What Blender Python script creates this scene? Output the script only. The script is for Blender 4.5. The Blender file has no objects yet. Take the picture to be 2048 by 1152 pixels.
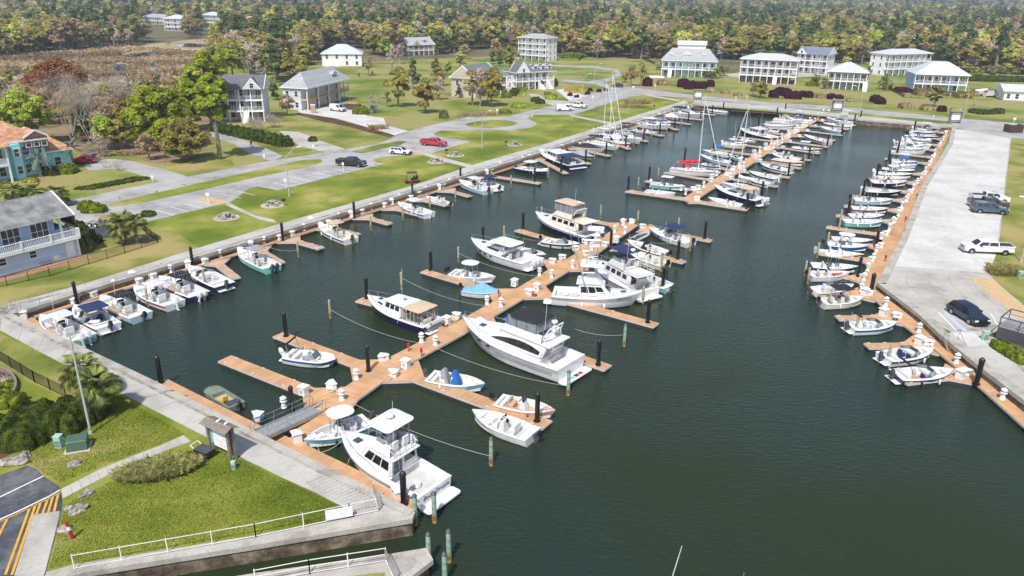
import bpy, bmesh, math, random
import numpy as np
from mathutils import Vector, Matrix
from mathutils.geometry import tessellate_polygon
rnd = random.Random(7)
nprs = np.random.RandomState(11)
S = bpy.context.scene
COL = S.collection
PI = math.pi
# ---------------- camera (calibrated from the dock grid and the leaning piles) ----------------
FPX, PIT, ROL, CZ = 1515.0, math.radians(21.355), math.radians(.82), 33.0
_F = Vector((0, math.cos(PIT), -math.sin(PIT))); _U = Vector((0, math.sin(PIT), math.cos(PIT))); _X = Vector((1, 0, 0))
_c, _s = math.cos(ROL), math.sin(ROL)
XX = _c*_X + _s*_U; UU = -_s*_X + _c*_U
cam = bpy.data.cameras.new('camera'); camo = bpy.data.objects.new('camera', cam); COL.objects.link(camo)
cam.sensor_width = 36; cam.lens = 36*FPX/2048; cam.clip_end = 30000; cam.clip_start = .5
M = Matrix((( XX.x, UU.x, -_F.x, 0), (XX.y, UU.y, -_F.y, 0), (XX.z, UU.z, -_F.z, CZ), (0, 0, 0, 1)))
camo.matrix_world = M
S.camera = camo
# ---------------- world, sun, exposure ----------------
SUN_EL, SUN_AZ = math.radians(54), math.radians(196)   # the sun stands behind the camera, a little to the left
w = bpy.data.worlds.new('World'); S.world = w; w.use_nodes = True
nt = w.node_tree; nt.nodes.clear()
sky = nt.nodes.new('ShaderNodeTexSky'); sky.sky_type = 'NISHITA'; sky.sun_disc = False
sky.sun_elevation = SUN_EL; sky.sun_rotation = SUN_AZ; sky.air_density = 1.0; sky.dust_density = 1.5; sky.ozone_density = 1.0
bg = nt.nodes.new('ShaderNodeBackground'); bg.inputs[1].default_value = .14
wo = nt.nodes.new('ShaderNodeOutputWorld')
nt.links.new(sky.outputs[0], bg.inputs[0]); nt.links.new(bg.outputs[0], wo.inputs[0])
sl = bpy.data.lights.new('sun', 'SUN'); sl.energy = 4.1; sl.angle = math.radians(.53); sl.color = (1, .96, .89)
so = bpy.data.objects.new('sun', sl); COL.objects.link(so)
sd = Vector((math.sin(SUN_AZ)*math.cos(SUN_EL), math.cos(SUN_AZ)*math.cos(SUN_EL), math.sin(SUN_EL)))
so.rotation_euler = sd.to_track_quat('Z', 'Y').to_euler(); so.location = (0, 0, 200)
S.view_settings.view_transform = 'Standard'; S.view_settings.look = 'None'
S.view_settings.exposure = .22; S.view_settings.gamma = 1
S.render.engine = 'CYCLES'
S.cycles.volume_bounces = 0; S.cycles.max_bounces = 6; S.cycles.diffuse_bounces = 2; S.cycles.transparent_max_bounces = 12
S.cycles.volume_step_rate = 4

G0 = 1.3   # land level above the water
DK = .5    # deck level
def P(x, y, z=G0):
 d = _F + XX*((x-1024)/FPX) - UU*((y-576)/FPX)
 t = (z-CZ)/d.z
 return Vector((d.x*t, d.y*t, z))
def Q(v):
 d = Vector(v)-Vector((0, 0, CZ)); z = d.dot(_F)
 return (1024+FPX*d.dot(XX)/z, 576-FPX*d.dot(UU)/z) if z > 0 else (-9999, -9999)

# ---------------- objects and tags ----------------
def tag(o, label=None, cat=None, group=None, kind=None):
 if label: o['label'] = label
 if cat: o['category'] = cat
 if group: o['group'] = group
 if kind: o['kind'] = kind
 return o
def empty(name, loc=(0, 0, 0), rz=0, parent=None):
 o = bpy.data.objects.new(name, None); COL.objects.link(o); o.location = loc; o.rotation_euler = (0, 0, rz); o.empty_display_size = .2
 if parent: o.parent = parent
 return o
def copy_tree(o, parent=None):
 c = o.copy(); COL.objects.link(c); c.parent = parent
 for ch in [x for x in o.children]: copy_tree(ch, c)
 return c
ORD = ['', 'first', 'second', 'third', 'fourth', 'fifth', 'sixth', 'seventh', 'eighth', 'ninth', 'tenth', 'eleventh', 'twelfth', 'thirteenth', 'fourteenth', 'fifteenth', 'sixteenth', 'seventeenth', 'eighteenth', 'nineteenth', 'twentieth']
def nth(i):
 if i <= 20: return ORD[i]
 t = {2: 'twenty', 3: 'thirty', 4: 'forty', 5: 'fifty', 6: 'sixty'}[i//10]
 return t+'-'+ORD[i % 10] if i % 10 else t[:-1]+'ieth'

class MB:
 def __init__(s): s.v = []; s.f = []; s.m = []; s.st = []
 def add(s, vs, fs, m=0):
  b = len(s.v); s.st.append((b, len(s.f))); s.v += [tuple(x) for x in vs]; s.f += [tuple(i+b for i in f) for f in fs]; s.m += [m]*len(fs); return s
 def box8(s, b, t, m=0, mt=None):
  s.add(list(b)+list(t), [(3, 2, 1, 0), (0, 1, 5, 4), (1, 2, 6, 5), (2, 3, 7, 6), (3, 0, 4, 7)], m)
  n = len(s.v)-8; s.f.append((n+4, n+5, n+6, n+7)); s.m.append(m if mt is None else mt); return s
 def box(s, x0, x1, y0, y1, z0, z1, m=0, mt=None):
  return s.box8([(x0, y0, z0), (x1, y0, z0), (x1, y1, z0), (x0, y1, z0)], [(x0, y0, z1), (x1, y0, z1), (x1, y1, z1), (x0, y1, z1)], m, mt)
 def bar(s, a, b, wd, h=None, m=0):
  a = Vector(a); b = Vector(b); h = h or wd; d = (b-a)
  if d.length < 1e-6: return s
  d.normalize(); up = Vector((0, 0, 1)) if abs(d.z) < .95 else Vector((1, 0, 0))
  x = d.cross(up).normalized(); y = x.cross(d).normalized(); x *= wd/2; y *= h/2
  vs = [a-x-y, a+x-y, a+x+y, a-x+y, b-x-y, b+x-y, b+x+y, b-x+y]
  return s.add(vs, [(0, 1, 2, 3), (7, 6, 5, 4), (0, 4, 5, 1), (1, 5, 6, 2), (2, 6, 7, 3), (3, 7, 4, 0)], m)
 def cyl(s, a, b, r0, r1=None, n=8, m=0, cap=True):
  a = Vector(a); b = Vector(b); r1 = r0 if r1 is None else r1; d = (b-a).normalized()
  up = Vector((0, 0, 1)) if abs(d.z) < .95 else Vector((1, 0, 0)); x = d.cross(up).normalized(); y = x.cross(d)
  vs = []
  for i in range(n):
   c = math.cos(2*PI*i/n); q = math.sin(2*PI*i/n); vs.append(a+(x*c+y*q)*r0); vs.append(b+(x*c+y*q)*r1)
  fs = [(2*i, 2*((i+1) % n), 2*((i+1) % n)+1, 2*i+1) for i in range(n)]
  if cap: fs += [tuple(2*i for i in range(n))[::-1], tuple(2*i+1 for i in range(n))]
  return s.add(vs, fs, m)
 def tube(s, pts, r, n=5, m=0):
  for a, b in zip(pts[:-1], pts[1:]): s.cyl(a, b, r, r, n, m, False)
  return s
 def lathe(s, prof, n=12, m=0, c=(0, 0)):
  vs = []
  for r, z in prof:
   for i in range(n): vs.append((c[0]+r*math.cos(2*PI*i/n), c[1]+r*math.sin(2*PI*i/n), z))
  fs = []
  for k in range(len(prof)-1):
   for i in range(n):
    j = (i+1) % n; fs.append((k*n+i, k*n+j, (k+1)*n+j, (k+1)*n+i))
  fs.append(tuple(range(n))[::-1]); fs.append(tuple((len(prof)-1)*n+i for i in range(n)))
  return s.add(vs, fs, m)
 def prism(s, poly, z0, z1, m=0, mt=None):
  n = len(poly); area = sum(poly[i][0]*poly[(i+1) % n][1]-poly[(i+1) % n][0]*poly[i][1] for i in range(n))
  if area < 0: poly = poly[::-1]
  vs = [(p[0], p[1], z0) for p in poly]+[(p[0], p[1], z1) for p in poly]
  s.add(vs, [(i, (i+1) % n, n+(i+1) % n, n+i) for i in range(n)]+[tuple(range(n))[::-1]], m)
  b = len(s.v)-2*n; tri = tessellate_polygon([[Vector((p[0], p[1], 0)) for p in poly]])
  for t in tri: s._tri(b+n, t, m if mt is None else mt)
  return s
 def _tri(s, b, t, m):
  a, c, d = (Vector(s.v[b+i]) for i in t)
  if (c-a).cross(d-a).z < 0: t = (t[0], t[2], t[1])
  s.f.append(tuple(b+i for i in t)); s.m.append(m)
 def sheet(s, poly, z, m=0, holes=()):
  loops = [[Vector((p[0], p[1], 0)) for p in poly]]+[[Vector((p[0], p[1], 0)) for p in h] for h in holes]
  b = len(s.v); allp = [p for l in loops for p in l]; s.v += [(p.x, p.y, z) for p in allp]
  for t in tessellate_polygon(loops): s._tri(b, t, m)
  return s
 def parts(s, name, mats, parent=None, **k):
  """every piece added becomes an object of its own"""
  out = []
  for i, (v0, f0) in enumerate(s.st):
   v1, f1 = s.st[i+1] if i+1 < len(s.st) else (len(s.v), len(s.f)); q = MB(); q.v = s.v[v0:v1]; q.f = [tuple(j-v0 for j in f) for f in s.f[f0:f1]]; q.m = s.m[f0:f1]; out.append(q.build(name, mats, parent, **k))
  return out
 def build(s, name, mats, parent=None, loc=None, rz=0, smooth=False, bevel=0, seg=1):
  me = bpy.data.meshes.new(name); me.from_pydata(s.v, [], s.f)
  if not isinstance(mats, (list, tuple)): mats = [mats]
  for mm in mats: me.materials.append(mm)
  me.polygons.foreach_set('material_index', s.m)
  if bevel:
   bm = bmesh.new(); bm.from_mesh(me); bmesh.ops.remove_doubles(bm, verts=bm.verts, dist=1e-4)
   bmesh.ops.bevel(bm, geom=[e for e in bm.edges if len(e.link_faces) == 2 and e.calc_face_angle(0) > .35], offset=bevel, segments=seg, affect='EDGES', clamp_overlap=True)
   bm.to_mesh(me); bm.free()
  if smooth:
   me.polygons.foreach_set('use_smooth', [True]*len(me.polygons))
   if smooth != True: me.set_sharp_from_angle(angle=math.radians(smooth))
  me.update(); o = bpy.data.objects.new(name, me); COL.objects.link(o)
  if parent: o.parent = parent
  if loc is not None: o.location = loc
  o.rotation_euler = (0, 0, rz)
  return o

# ---------------- materials ----------------
MC = {}
def mat(name, col, rough=.6, var=.12, scale=2.0, col2=None, metal=0, bump=0, bscale=20, coord='Object', spec=.5, rand=0, fine=0, fscale=30, alpha=None, coat=0):
 if name in MC: return MC[name]
 m = bpy.data.materials.new(name); MC[name] = m; m.use_nodes = True; nt = m.node_tree; N = nt.nodes; Lk = nt.links
 b = N['Principled BSDF']; b.inputs['Roughness'].default_value = rough; b.inputs['Metallic'].default_value = metal
 b.inputs['Specular IOR Level'].default_value = spec; b.inputs['Coat Weight'].default_value = coat
 if coord == 'Object': tc = N.new('ShaderNodeTexCoord'); vec = tc.outputs['Object']
 else: tc = N.new('ShaderNodeNewGeometry'); vec = tc.outputs['Position']
 c1 = tuple(c*(1-var) for c in col)+(1,); c2 = tuple(min(1, c*(1+var)) for c in (col2 or col))+(1,)
 if var > 0 or col2:
  nz = N.new('ShaderNodeTexNoise'); nz.inputs['Scale'].default_value = scale; nz.inputs['Detail'].default_value = 4; nz.inputs['Roughness'].default_value = .6
  Lk.new(vec, nz.inputs['Vector'])
  rp = N.new('ShaderNodeValToRGB'); rp.color_ramp.elements[0].position = .36; rp.color_ramp.elements[1].position = .64
  rp.color_ramp.elements[0].color = c1; rp.color_ramp.elements[1].color = c2
  Lk.new(nz.outputs['Fac'], rp.inputs['Fac']); out = rp.outputs['Color']
  if fine:
   n2 = N.new('ShaderNodeTexNoise'); n2.inputs['Scale'].default_value = fscale; n2.inputs['Detail'].default_value = 3; Lk.new(vec, n2.inputs['Vector'])
   mr = N.new('ShaderNodeMapRange'); mr.inputs[1].default_value = .3; mr.inputs[2].default_value = .7; mr.inputs[3].default_value = 1-fine; mr.inputs[4].default_value = 1+fine; Lk.new(n2.outputs['Fac'], mr.inputs[0])
   mx = N.new('ShaderNodeVectorMath'); mx.operation = 'SCALE'; Lk.new(out, mx.inputs[0]); Lk.new(mr.outputs[0], mx.inputs['Scale']); out = mx.outputs[0]
  if rand:
   oi = N.new('ShaderNodeObjectInfo'); hs = N.new('ShaderNodeHueSaturation')
   mr = N.new('ShaderNodeMapRange'); mr.inputs[3].default_value = .5-rand*.09; mr.inputs[4].default_value = .5+rand*.07; Lk.new(oi.outputs['Random'], mr.inputs[0]); Lk.new(mr.outputs[0], hs.inputs['Hue'])
   m2 = N.new('ShaderNodeMath'); m2.operation = 'MULTIPLY'; m2.inputs[1].default_value = 7.31; Lk.new(oi.outputs['Random'], m2.inputs[0])
   m3 = N.new('ShaderNodeMath'); m3.operation = 'FRACT'; Lk.new(m2.outputs[0], m3.inputs[0])
   m4 = N.new('ShaderNodeMapRange'); m4.inputs[3].default_value = 1-rand*.45; m4.inputs[4].default_value = 1+rand*.5; Lk.new(m3.outputs[0], m4.inputs[0]); Lk.new(m4.outputs[0], hs.inputs['Value'])
   Lk.new(out, hs.inputs['Color']); out = hs.outputs[0]
  Lk.new(out, b.inputs['Base Color'])
 else: b.inputs['Base Color'].default_value = tuple(col)+(1,)
 if bump:
  bn = N.new('ShaderNodeTexNoise'); bn.inputs['Scale'].default_value = bscale; bn.inputs['Detail'].default_value = 4; Lk.new(vec, bn.inputs['Vector'])
  bp = N.new('ShaderNodeBump'); bp.inputs['Strength'].default_value = bump; bp.inputs['Distance'].default_value = .05
  Lk.new(bn.outputs['Fac'], bp.inputs['Height']); Lk.new(bp.outputs[0], b.inputs['Normal'])
 return m
def stripes(m, axis, scale, lo=.7, bump=.3, width=None):
 """adds board / course lines along an object axis to a material made with mat()"""
 nt = m.node_tree; N = nt.nodes; Lk = nt.links; b = N['Principled BSDF']
 src = b.inputs['Base Color'].links[0].from_socket
 tc = N.new('ShaderNodeTexCoord'); sp = N.new('ShaderNodeSeparateXYZ'); Lk.new(tc.outputs['Object'], sp.inputs[0])
 a = N.new('ShaderNodeMath'); a.operation = 'MULTIPLY'; a.inputs[1].default_value = scale; Lk.new(sp.outputs[axis], a.inputs[0])
 f = N.new('ShaderNodeMath'); f.operation = 'FRACT'; Lk.new(a.outputs[0], f.inputs[0])
 r = N.new('ShaderNodeMapRange'); r.inputs[1].default_value = 0; r.inputs[2].default_value = width or .18; r.inputs[3].default_value = lo; r.inputs[4].default_value = 1; Lk.new(f.outputs[0], r.inputs[0])
 fl = N.new('ShaderNodeMath'); fl.operation = 'FLOOR'; Lk.new(a.outputs[0], fl.inputs[0])
 wn = N.new('ShaderNodeTexWhiteNoise'); wn.noise_dimensions = '1D'; Lk.new(fl.outputs[0], wn.inputs['W'])
 r2 = N.new('ShaderNodeMapRange'); r2.inputs[3].default_value = .88; r2.inputs[4].default_value = 1.1; Lk.new(wn.outputs['Value'], r2.inputs[0])
 mu = N.new('ShaderNodeMath'); mu.operation = 'MULTIPLY'; Lk.new(r.outputs[0], mu.inputs[0]); Lk.new(r2.outputs[0], mu.inputs[1])
 mx = N.new('ShaderNodeVectorMath'); mx.operation = 'SCALE'; Lk.new(src, mx.inputs[0]); Lk.new(mu.outputs[0], mx.inputs['Scale']); Lk.new(mx.outputs[0], b.inputs['Base Color'])
 if bump:
  bp = N.new('ShaderNodeBump'); bp.inputs['Strength'].default_value = bump; bp.inputs['Distance'].default_value = .02; Lk.new(r.outputs[0], bp.inputs['Height']); Lk.new(bp.outputs[0], b.inputs['Normal'])
 return m
def ground_mat(name, stops, scale=.08, fine=.25, fscale=4, bump=.5, patch=.6, rough=.95, spots=0):
 """several tones mixed by two sizes of noise, for lawns, meadow, marsh, paving"""
 if name in MC: return MC[name]
 m = bpy.data.materials.new(name); MC[name] = m; m.use_nodes = True; nt = m.node_tree; N = nt.nodes; Lk = nt.links
 b = N['Principled BSDF']; b.inputs['Roughness'].default_value = rough; b.inputs['Specular IOR Level'].default_value = .2
 g = N.new('ShaderNodeNewGeometry'); pos = g.outputs['Position']
 n1 = N.new('ShaderNodeTexNoise'); n1.inputs['Scale'].default_value = scale; n1.inputs['Detail'].default_value = 6; n1.inputs['Roughness'].default_value = patch; n1.inputs['Distortion'].default_value = .05
 Lk.new(pos, n1.inputs['Vector'])
 rp = N.new('ShaderNodeValToRGB'); cr = rp.color_ramp; k = len(stops)
 while len(cr.elements) < k: cr.elements.new(.5)
 for i, c in enumerate(stops): cr.elements[i].position = .37+.26*i/(k-1); cr.elements[i].color = tuple(c)+(1,)
 Lk.new(n1.outputs['Fac'], rp.inputs['Fac'])
 n2 = N.new('ShaderNodeTexNoise'); n2.inputs['Scale'].default_value = fscale; n2.inputs['Detail'].default_value = 5; n2.inputs['Roughness'].default_value = .7; Lk.new(pos, n2.inputs['Vector'])
 mr = N.new('ShaderNodeMapRange'); mr.inputs[1].default_value = .3; mr.inputs[2].default_value = .7; mr.inputs[3].default_value = 1-fine; mr.inputs[4].default_value = 1+fine; Lk.new(n2.outputs['Fac'], mr.inputs[0])
 mx = N.new('ShaderNodeVectorMath'); mx.operation = 'SCALE'; Lk.new(rp.outputs[0], mx.inputs[0]); Lk.new(mr.outputs[0], mx.inputs['Scale'])
 if spots:
  n3 = N.new('ShaderNodeTexNoise'); n3.inputs['Scale'].default_value = .55; n3.inputs['Detail'].default_value = 8; n3.inputs['Roughness'].default_value = .75; Lk.new(pos, n3.inputs['Vector'])
  m3 = N.new('ShaderNodeMapRange'); m3.inputs[1].default_value = .56; m3.inputs[2].default_value = .70; m3.inputs[3].default_value = 1; m3.inputs[4].default_value = 1-spots; Lk.new(n3.outputs['Fac'], m3.inputs[0])
  m4 = N.new('ShaderNodeMath'); m4.operation = 'MULTIPLY'; Lk.new(mr.outputs[0], m4.inputs[0]); Lk.new(m3.outputs[0], m4.inputs[1]); Lk.new(m4.outputs[0], mx.inputs['Scale'])
 Lk.new(mx.outputs[0], b.inputs['Base Color'])
 bp = N.new('ShaderNodeBump'); bp.inputs['Strength'].default_value = bump; bp.inputs['Distance'].default_value = .08; Lk.new(n2.outputs['Fac'], bp.inputs['Height']); Lk.new(bp.outputs[0], b.inputs['Normal'])
 return m
WHITE = mat('white_gelcoat', (.70, .70, .70), .25, .06, 1.2, coat=.3, fine=.05, fscale=5)
WPAINT = mat('white_paint', (.72, .72, .71), .5, .07, .7)
CREAM = mat('cream_gelcoat', (.72, .66, .54), .3, .05, .8)
NAVY = mat('navy_gelcoat', (.012, .018, .06), .15, .1, .8, coat=.4)
BLACK = mat('black_plastic', (.012, .012, .014), .35, .1, 3)
DGREY = mat('dark_grey', (.06, .065, .075), .45, .12, 3)
GREY = mat('grey_canvas', (.30, .31, .33), .8, .12, 2)
SILVER = mat('brushed_metal', (.62, .63, .65), .3, .06, 4, metal=.9)
GLASS = mat('dark_glass', (.015, .018, .022), .05, .15, 1, spec=.8)
CLEARISH = mat('pale_vinyl', (.22, .25, .28), .12, .15, 1.5, spec=.7)
RED = mat('red_paint', (.42, .02, .02), .45, .12, 3)
REDC = mat('red_canvas', (.55, .02, .03), .8, .15, 4)
BLUEC = mat('blue_canvas', (.02, .13, .45), .75, .12, 3)
NAVYC = mat('navy_canvas', (.012, .03, .10), .8, .12, 3)
BLACKC = mat('black_canvas', (.015, .016, .02), .75, .2, 3, bump=.3, bscale=8)
TANC = mat('tan_canvas', (.55, .42, .29), .8, .1, 3)
TEALG = mat('light_blue_gelcoat', (.22, .46, .55), .25, .05, .8)
SEAF = mat('seafoam_gelcoat', (.22, .55, .50), .25, .05, .8)
BLUEG = mat('blue_gelcoat', (.03, .14, .34), .2, .05, .8)
GREYG = mat('grey_gelcoat', (.42, .43, .45), .3, .05, .8)
SEAT = mat('white_vinyl', (.70, .69, .66), .5, .06, 3)
TANSEAT = mat('tan_vinyl', (.50, .36, .24), .55, .1, 4)
FLOORM = mat('boat_floor', (.52, .52, .50), .55, .1, 2)
TEAK = mat('teak', (.33, .17, .08), .6, .15, 6)
BOOT = mat('boot_stripe', (.03, .035, .05), .4, .1, 2)
RUBBER = mat('rubber', (.02, .02, .02), .8, .2, 5)
JONG = mat('olive_aluminium', (.18, .22, .17), .5, .2, 2)
# ================= THE SETTING =================
# tones
LAWN = ground_mat('lawn', [(.10, .145, .014), (.15, .19, .02), (.22, .235, .035), (.33, .29, .09)], scale=.11, fine=.22, fscale=6, bump=.6)
LAWN2 = ground_mat('older_lawn', [(.10, .14, .02), (.17, .19, .035), (.28, .25, .075), (.34, .27, .11)], scale=.09, fine=.22, fscale=6, bump=.6)
MEADOW = ground_mat('meadow', [(.11, .155, .022), (.18, .21, .04), (.27, .26, .08), (.29, .225, .11)], scale=.05, fine=.25, fscale=2.5, bump=.5)
WOODF = ground_mat('woodland_floor', [(.09, .09, .04), (.14, .12, .06), (.18, .14, .08)], scale=.05, fine=.3, fscale=1.5)
MARSHM = ground_mat('marsh_grass', [(.26, .20, .12), (.34, .26, .16), (.40, .32, .20), (.30, .27, .14)], scale=.035, fine=.35, fscale=1.2, bump=1)
ASPH = ground_mat('old_asphalt', [(.27, .26, .255), (.33, .32, .31), (.37, .36, .345), (.41, .395, .38)], scale=.22, fine=.12, fscale=5, bump=.2, spots=.3)
ASPHD = ground_mat('dark_asphalt', [(.045, .05, .065), (.075, .08, .095), (.14, .145, .15)], scale=.45, fine=.3, fscale=6, bump=.3)
CONC = ground_mat('walkway_concrete', [(.36, .34, .31), (.43, .41, .375), (.47, .45, .41)], scale=.25, fine=.10, fscale=7, bump=.15, spots=.22)
CONCL = ground_mat('pale_concrete', [(.46, .445, .42), (.53, .515, .49), (.58, .565, .54)], scale=.16, fine=.10, fscale=1.4, bump=.1, spots=.22)
CONCO = ground_mat('worn_concrete', [(.33, .31, .275), (.42, .395, .355), (.46, .44, .40)], scale=.3, fine=.12, fscale=6, bump=.15, spots=.35)
STAIN = ground_mat('stained_concrete', [(.16, .15, .135), (.30, .285, .26), (.40, .38, .34)], scale=.8, fine=.2, fscale=7, bump=.2)
CAPC = ground_mat('seawall_cap', [(.30, .27, .23), (.40, .37, .32), (.44, .41, .36)], scale=.5, fine=.2, fscale=6, bump=.2)
WALLF = ground_mat('seawall_face', [(.07, .05, .035), (.14, .105, .075), (.26, .22, .17)], scale=.7, fine=.35, fscale=4, bump=.5)
MULCH = ground_mat('mulch', [(.06, .028, .018), (.10, .048, .03), (.15, .08, .05)], scale=.5, fine=.3, fscale=10, bump=.8)
SAND = ground_mat('sandy_soil', [(.42, .34, .26), (.50, .42, .33)], scale=.3, fine=.15, fscale=4)
LINEW = mat('road_paint_white', (.72, .72, .70), .7, .12, 3, coord='P')
LINEY = mat('road_paint_yellow', (.60, .33, .035), .7, .15, 3, coord='P')
LINEB = mat('road_paint_blue', (.42, .50, .58), .7, .12, 3, coord='P')
TACT = mat('tan_ramp_paving', (.52, .36, .19), .85, .12, 4, coord='P', fine=.1)

def W(pts, z=G0): return [(P(x, y, z).x, P(x, y, z).y) for x, y in pts]
def struct(name, mb, m, **k): return tag(mb.build(name, m, **k), kind='structure')
def sheet(name, pts, m, dz, world=False, holes=()):
 return struct(name, MB().sheet(pts if world else W(pts), G0+dz, 0, [h if world else W(h) for h in holes]), m)
def smooth_px(pts, n=4, closed=True):
 """Catmull-Rom through pixel points, for curved lawn and road edges"""
 out = []; k = len(pts)
 for i in range(k if closed else k-1):
  p = [Vector(pts[(i+j-1) % k] if closed else pts[min(max(i+j-1, 0), k-1)]) for j in range(4)]
  for t in range(n):
   u = t/n; out.append(tuple(.5*((2*p[1])+(p[2]-p[0])*u+(2*p[0]-5*p[1]+4*p[2]-p[3])*u*u+(3*p[1]-p[0]-3*p[2]+p[3])*u**3)))
 return out
NEARWALL = [(22, 630), (57, 647), (300, 762), (537, 881), (827, 1026)]
BASIN = [(22, 630), (1380, 210), (1536, 220.5), (1721, 240), (1905, 255), (1898, 288), (1846, 370), (1805, 473), (1756, 568), (1836, 628), (1883, 673),
         (1961, 736), (2048, 802), (2500, 1150), (2500, 1600), (900, 1600), (795, 1165), (857, 1118), (853, 1106), (770, 1120), (510, 1157), (300, 1192), (60, 1235),
         (60, 1170), (175, 1144), (512, 1090), (824, 1038), (827, 1026), (537, 881), (300, 762), (57, 647)]
basin = W(BASIN)
R_ = 9000
g = MB(); g.sheet([(-R_, -400), (R_, -400), (R_, R_), (-R_, R_)], G0, 0, [basin]); ground = struct('ground', g, WOODF)
# meadow and lawns round the harbour
sheet('meadow', [(-200, 700), (-200, 330), (0, 230), (280, 215), (380, 100), (560, 70), (640, 128), (1000, 112), (1300, 118), (1480, 150), (1700, 122), (2300, 150), (2600, 700), (2048, 640), (1756, 568), (1905, 255), (1380, 210), (22, 630)], MEADOW, .01)
sheet('lawn', smooth_px([(-150, 640), (0, 612), (150, 574), (400, 495), (587, 440), (590, 400), (480, 395), (300, 447), (230, 400), (100, 420), (60, 390), (-150, 470)], 1), LAWN2, .02)
# the corner lawn with its brighter grass
sheet('lawn', [(400, 497), (360, 470), (290, 455), (300, 440), (600, 340), (980, 230), (1280, 183), (1400, 196), (1380, 206), (1224, 246), (1094, 287), (949, 329), (837, 368), (587, 440)], LAWN, .024)
sheet('lawn', [(0, 661), (85, 707), (220, 776), (370, 853), (425, 881), (492, 921), (602, 974), (697, 1014), (709, 1034), (512, 1071), (147, 1129), (92, 1145), (-300, 1300), (-300, 640)], LAWN, .02)
sheet('lawn', [(-20, 668), (0, 667), (150, 740), (205, 775), (140, 800), (-20, 730)], LAWN2, .024)
sheet('lawn', [(2023, 277), (2021, 288), (2001, 458), (1996, 505), (1978, 528), (1983, 560), (2006, 590), (2100, 660), (2400, 640), (2300, 260)], LAWN2, .02)
sheet('lawn', [(1200, 190), (1360, 196), (1536, 213), (1661, 223), (1898, 243), (1905, 253), (1721, 238), (1536, 219), (1386, 206)], LAWN, .03)
sheet('lawn', smooth_px([(300, 220), (460, 215), (600, 240), (760, 270), (560, 316), (420, 262), (470, 330), (400, 350), (330, 338)], 1), LAWN2, .018)
LITTER = ground_mat('leaf_litter', [(.10, .075, .04), (.20, .14, .085), (.27, .20, .13), (.17, .16, .06)], scale=.12, fine=.3, fscale=2.5)
sheet('leaf_litter', smooth_px([(-60, 165), (120, 160), (300, 170), (430, 150), (455, 215), (430, 250), (410, 300), (330, 325), (290, 322), (240, 300), (200, 312), (150, 300), (100, 270), (-60, 262)], 3), LITTER, .026)
# marsh with its creek
sheet('marsh', smooth_px([(-80, 118), (60, 112), (150, 100), (300, 88), (420, 76), (560, 70), (560, 84), (480, 100), (420, 160), (300, 175), (150, 165), (-80, 150)], 3), MARSHM, .03)
PONDM = mat('marsh_water', (.03, .05, .09), .06, .15, .05, coord='P')
for pts in ([(242, 113), (255, 107), (290, 104), (305, 101), (318, 103), (308, 112), (280, 117), (258, 118)], [(222, 130), (240, 128), (252, 129), (254, 144), (244, 148), (234, 146), (228, 136)], [(298, 131), (312, 130), (314, 142), (301, 148)], [(352, 92), (366, 88), (385, 87), (408, 89), (412, 94), (380, 95)]):
 sheet('marsh_pond', smooth_px(pts, 3), PONDM, .045)
sheet('field_track', [(228, 86), (255, 89), (330, 95), (410, 100), (410, 102), (325, 98), (250, 92), (226, 89)], SAND, .05)
# west road, car park and cul-de-sac as one paved surface
ROAD = [(118, 412), (150, 399), (317, 364), (375, 354), (512, 327), (757, 288), (817, 262), (887, 245), (937, 234), (987, 235), (1024, 231), (1106, 211), (1140, 203), (1172, 190), (1215, 177), (1190, 169), (1120, 163), (1127, 159), (1174, 163), (1215, 157), (1232, 148), (1226, 141), (1180, 136), (1105, 133),
  (1105, 130), (1185, 132), (1234, 138), (1243, 148), (1232, 158), (1205, 166), (1240, 174), (1274, 176), (1394, 191), (1536, 205), (1661, 212), (1911, 236), (2048, 248), (2200, 262), (2200, 285), (2024, 277), (1912, 258), (1898, 243), (1661, 222), (1536, 212), (1384, 197), (1284, 189.5), (1255, 195),
  (1205, 211), (1174, 221), (1144, 230), (1086, 229), (1062, 231), (1054, 236), (1062, 241), (1074, 246), (1070, 252), (1061, 256), (1024, 261), (950, 261), (880, 262), (868, 267), (872, 273), (905, 277), (942, 283), (857, 309), (762, 314), (747, 320), (752, 325), (769, 328), (724, 339), (557, 381), (530, 376), (515, 374), (497, 378), (487, 385), (475, 395), (460, 405), (277, 448), (250, 428), (200, 432), (190, 455), (170, 462), (140, 440), (122, 428)]
sheet('road', ROAD, ASPH, .04)
for pts in ([(215, 411), (250, 400), (380, 371), (512, 341), (607, 320), (642, 319), (645, 324), (632, 330), (512, 355), (400, 381), (290, 405), (222, 414)],
   [(702, 304), (762, 288), (800, 282), (814, 283), (802, 290), (724, 307)],
   smooth_px([(930, 250), (952, 243), (985, 240.5), (1020, 242), (1034, 247), (1022, 252), (990, 256), (952, 255)], 3)):
 sheet('traffic_island', pts, LAWN, .055)
sheet('driveway', [(317, 364), (375, 354), (325, 338), (262, 322), (222, 318), (187, 321), (165, 333), (180, 342), (235, 338), (278, 350)], ASPH, .05)
sheet('driveway', [(420, 262), (442, 265), (520, 292), (566, 312), (545, 324), (500, 308), (470, 290), (420, 272)], ASPH, .05)
sheet('driveway', [(558, 262), (598, 264), (645, 283), (690, 298), (655, 306), (600, 293), (570, 272)], CONCO, .05)
sheet('driveway', [(590, 216), (690, 214), (735, 232), (767, 236), (774, 252), (817, 262), (790, 271), (744, 257), (672, 237), (600, 226)], CONCL, .05)
sheet('mulch_bed', [(590, 228), (600, 226), (672, 238), (744, 258), (788, 271), (780, 275), (690, 252), (640, 242)], MULCH, .055)
sheet('driveway', [(1054, 187), (1080, 190), (1092, 199), (1140, 203), (1106, 211), (1085, 205), (1070, 197)], CONCO, .05)
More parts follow.
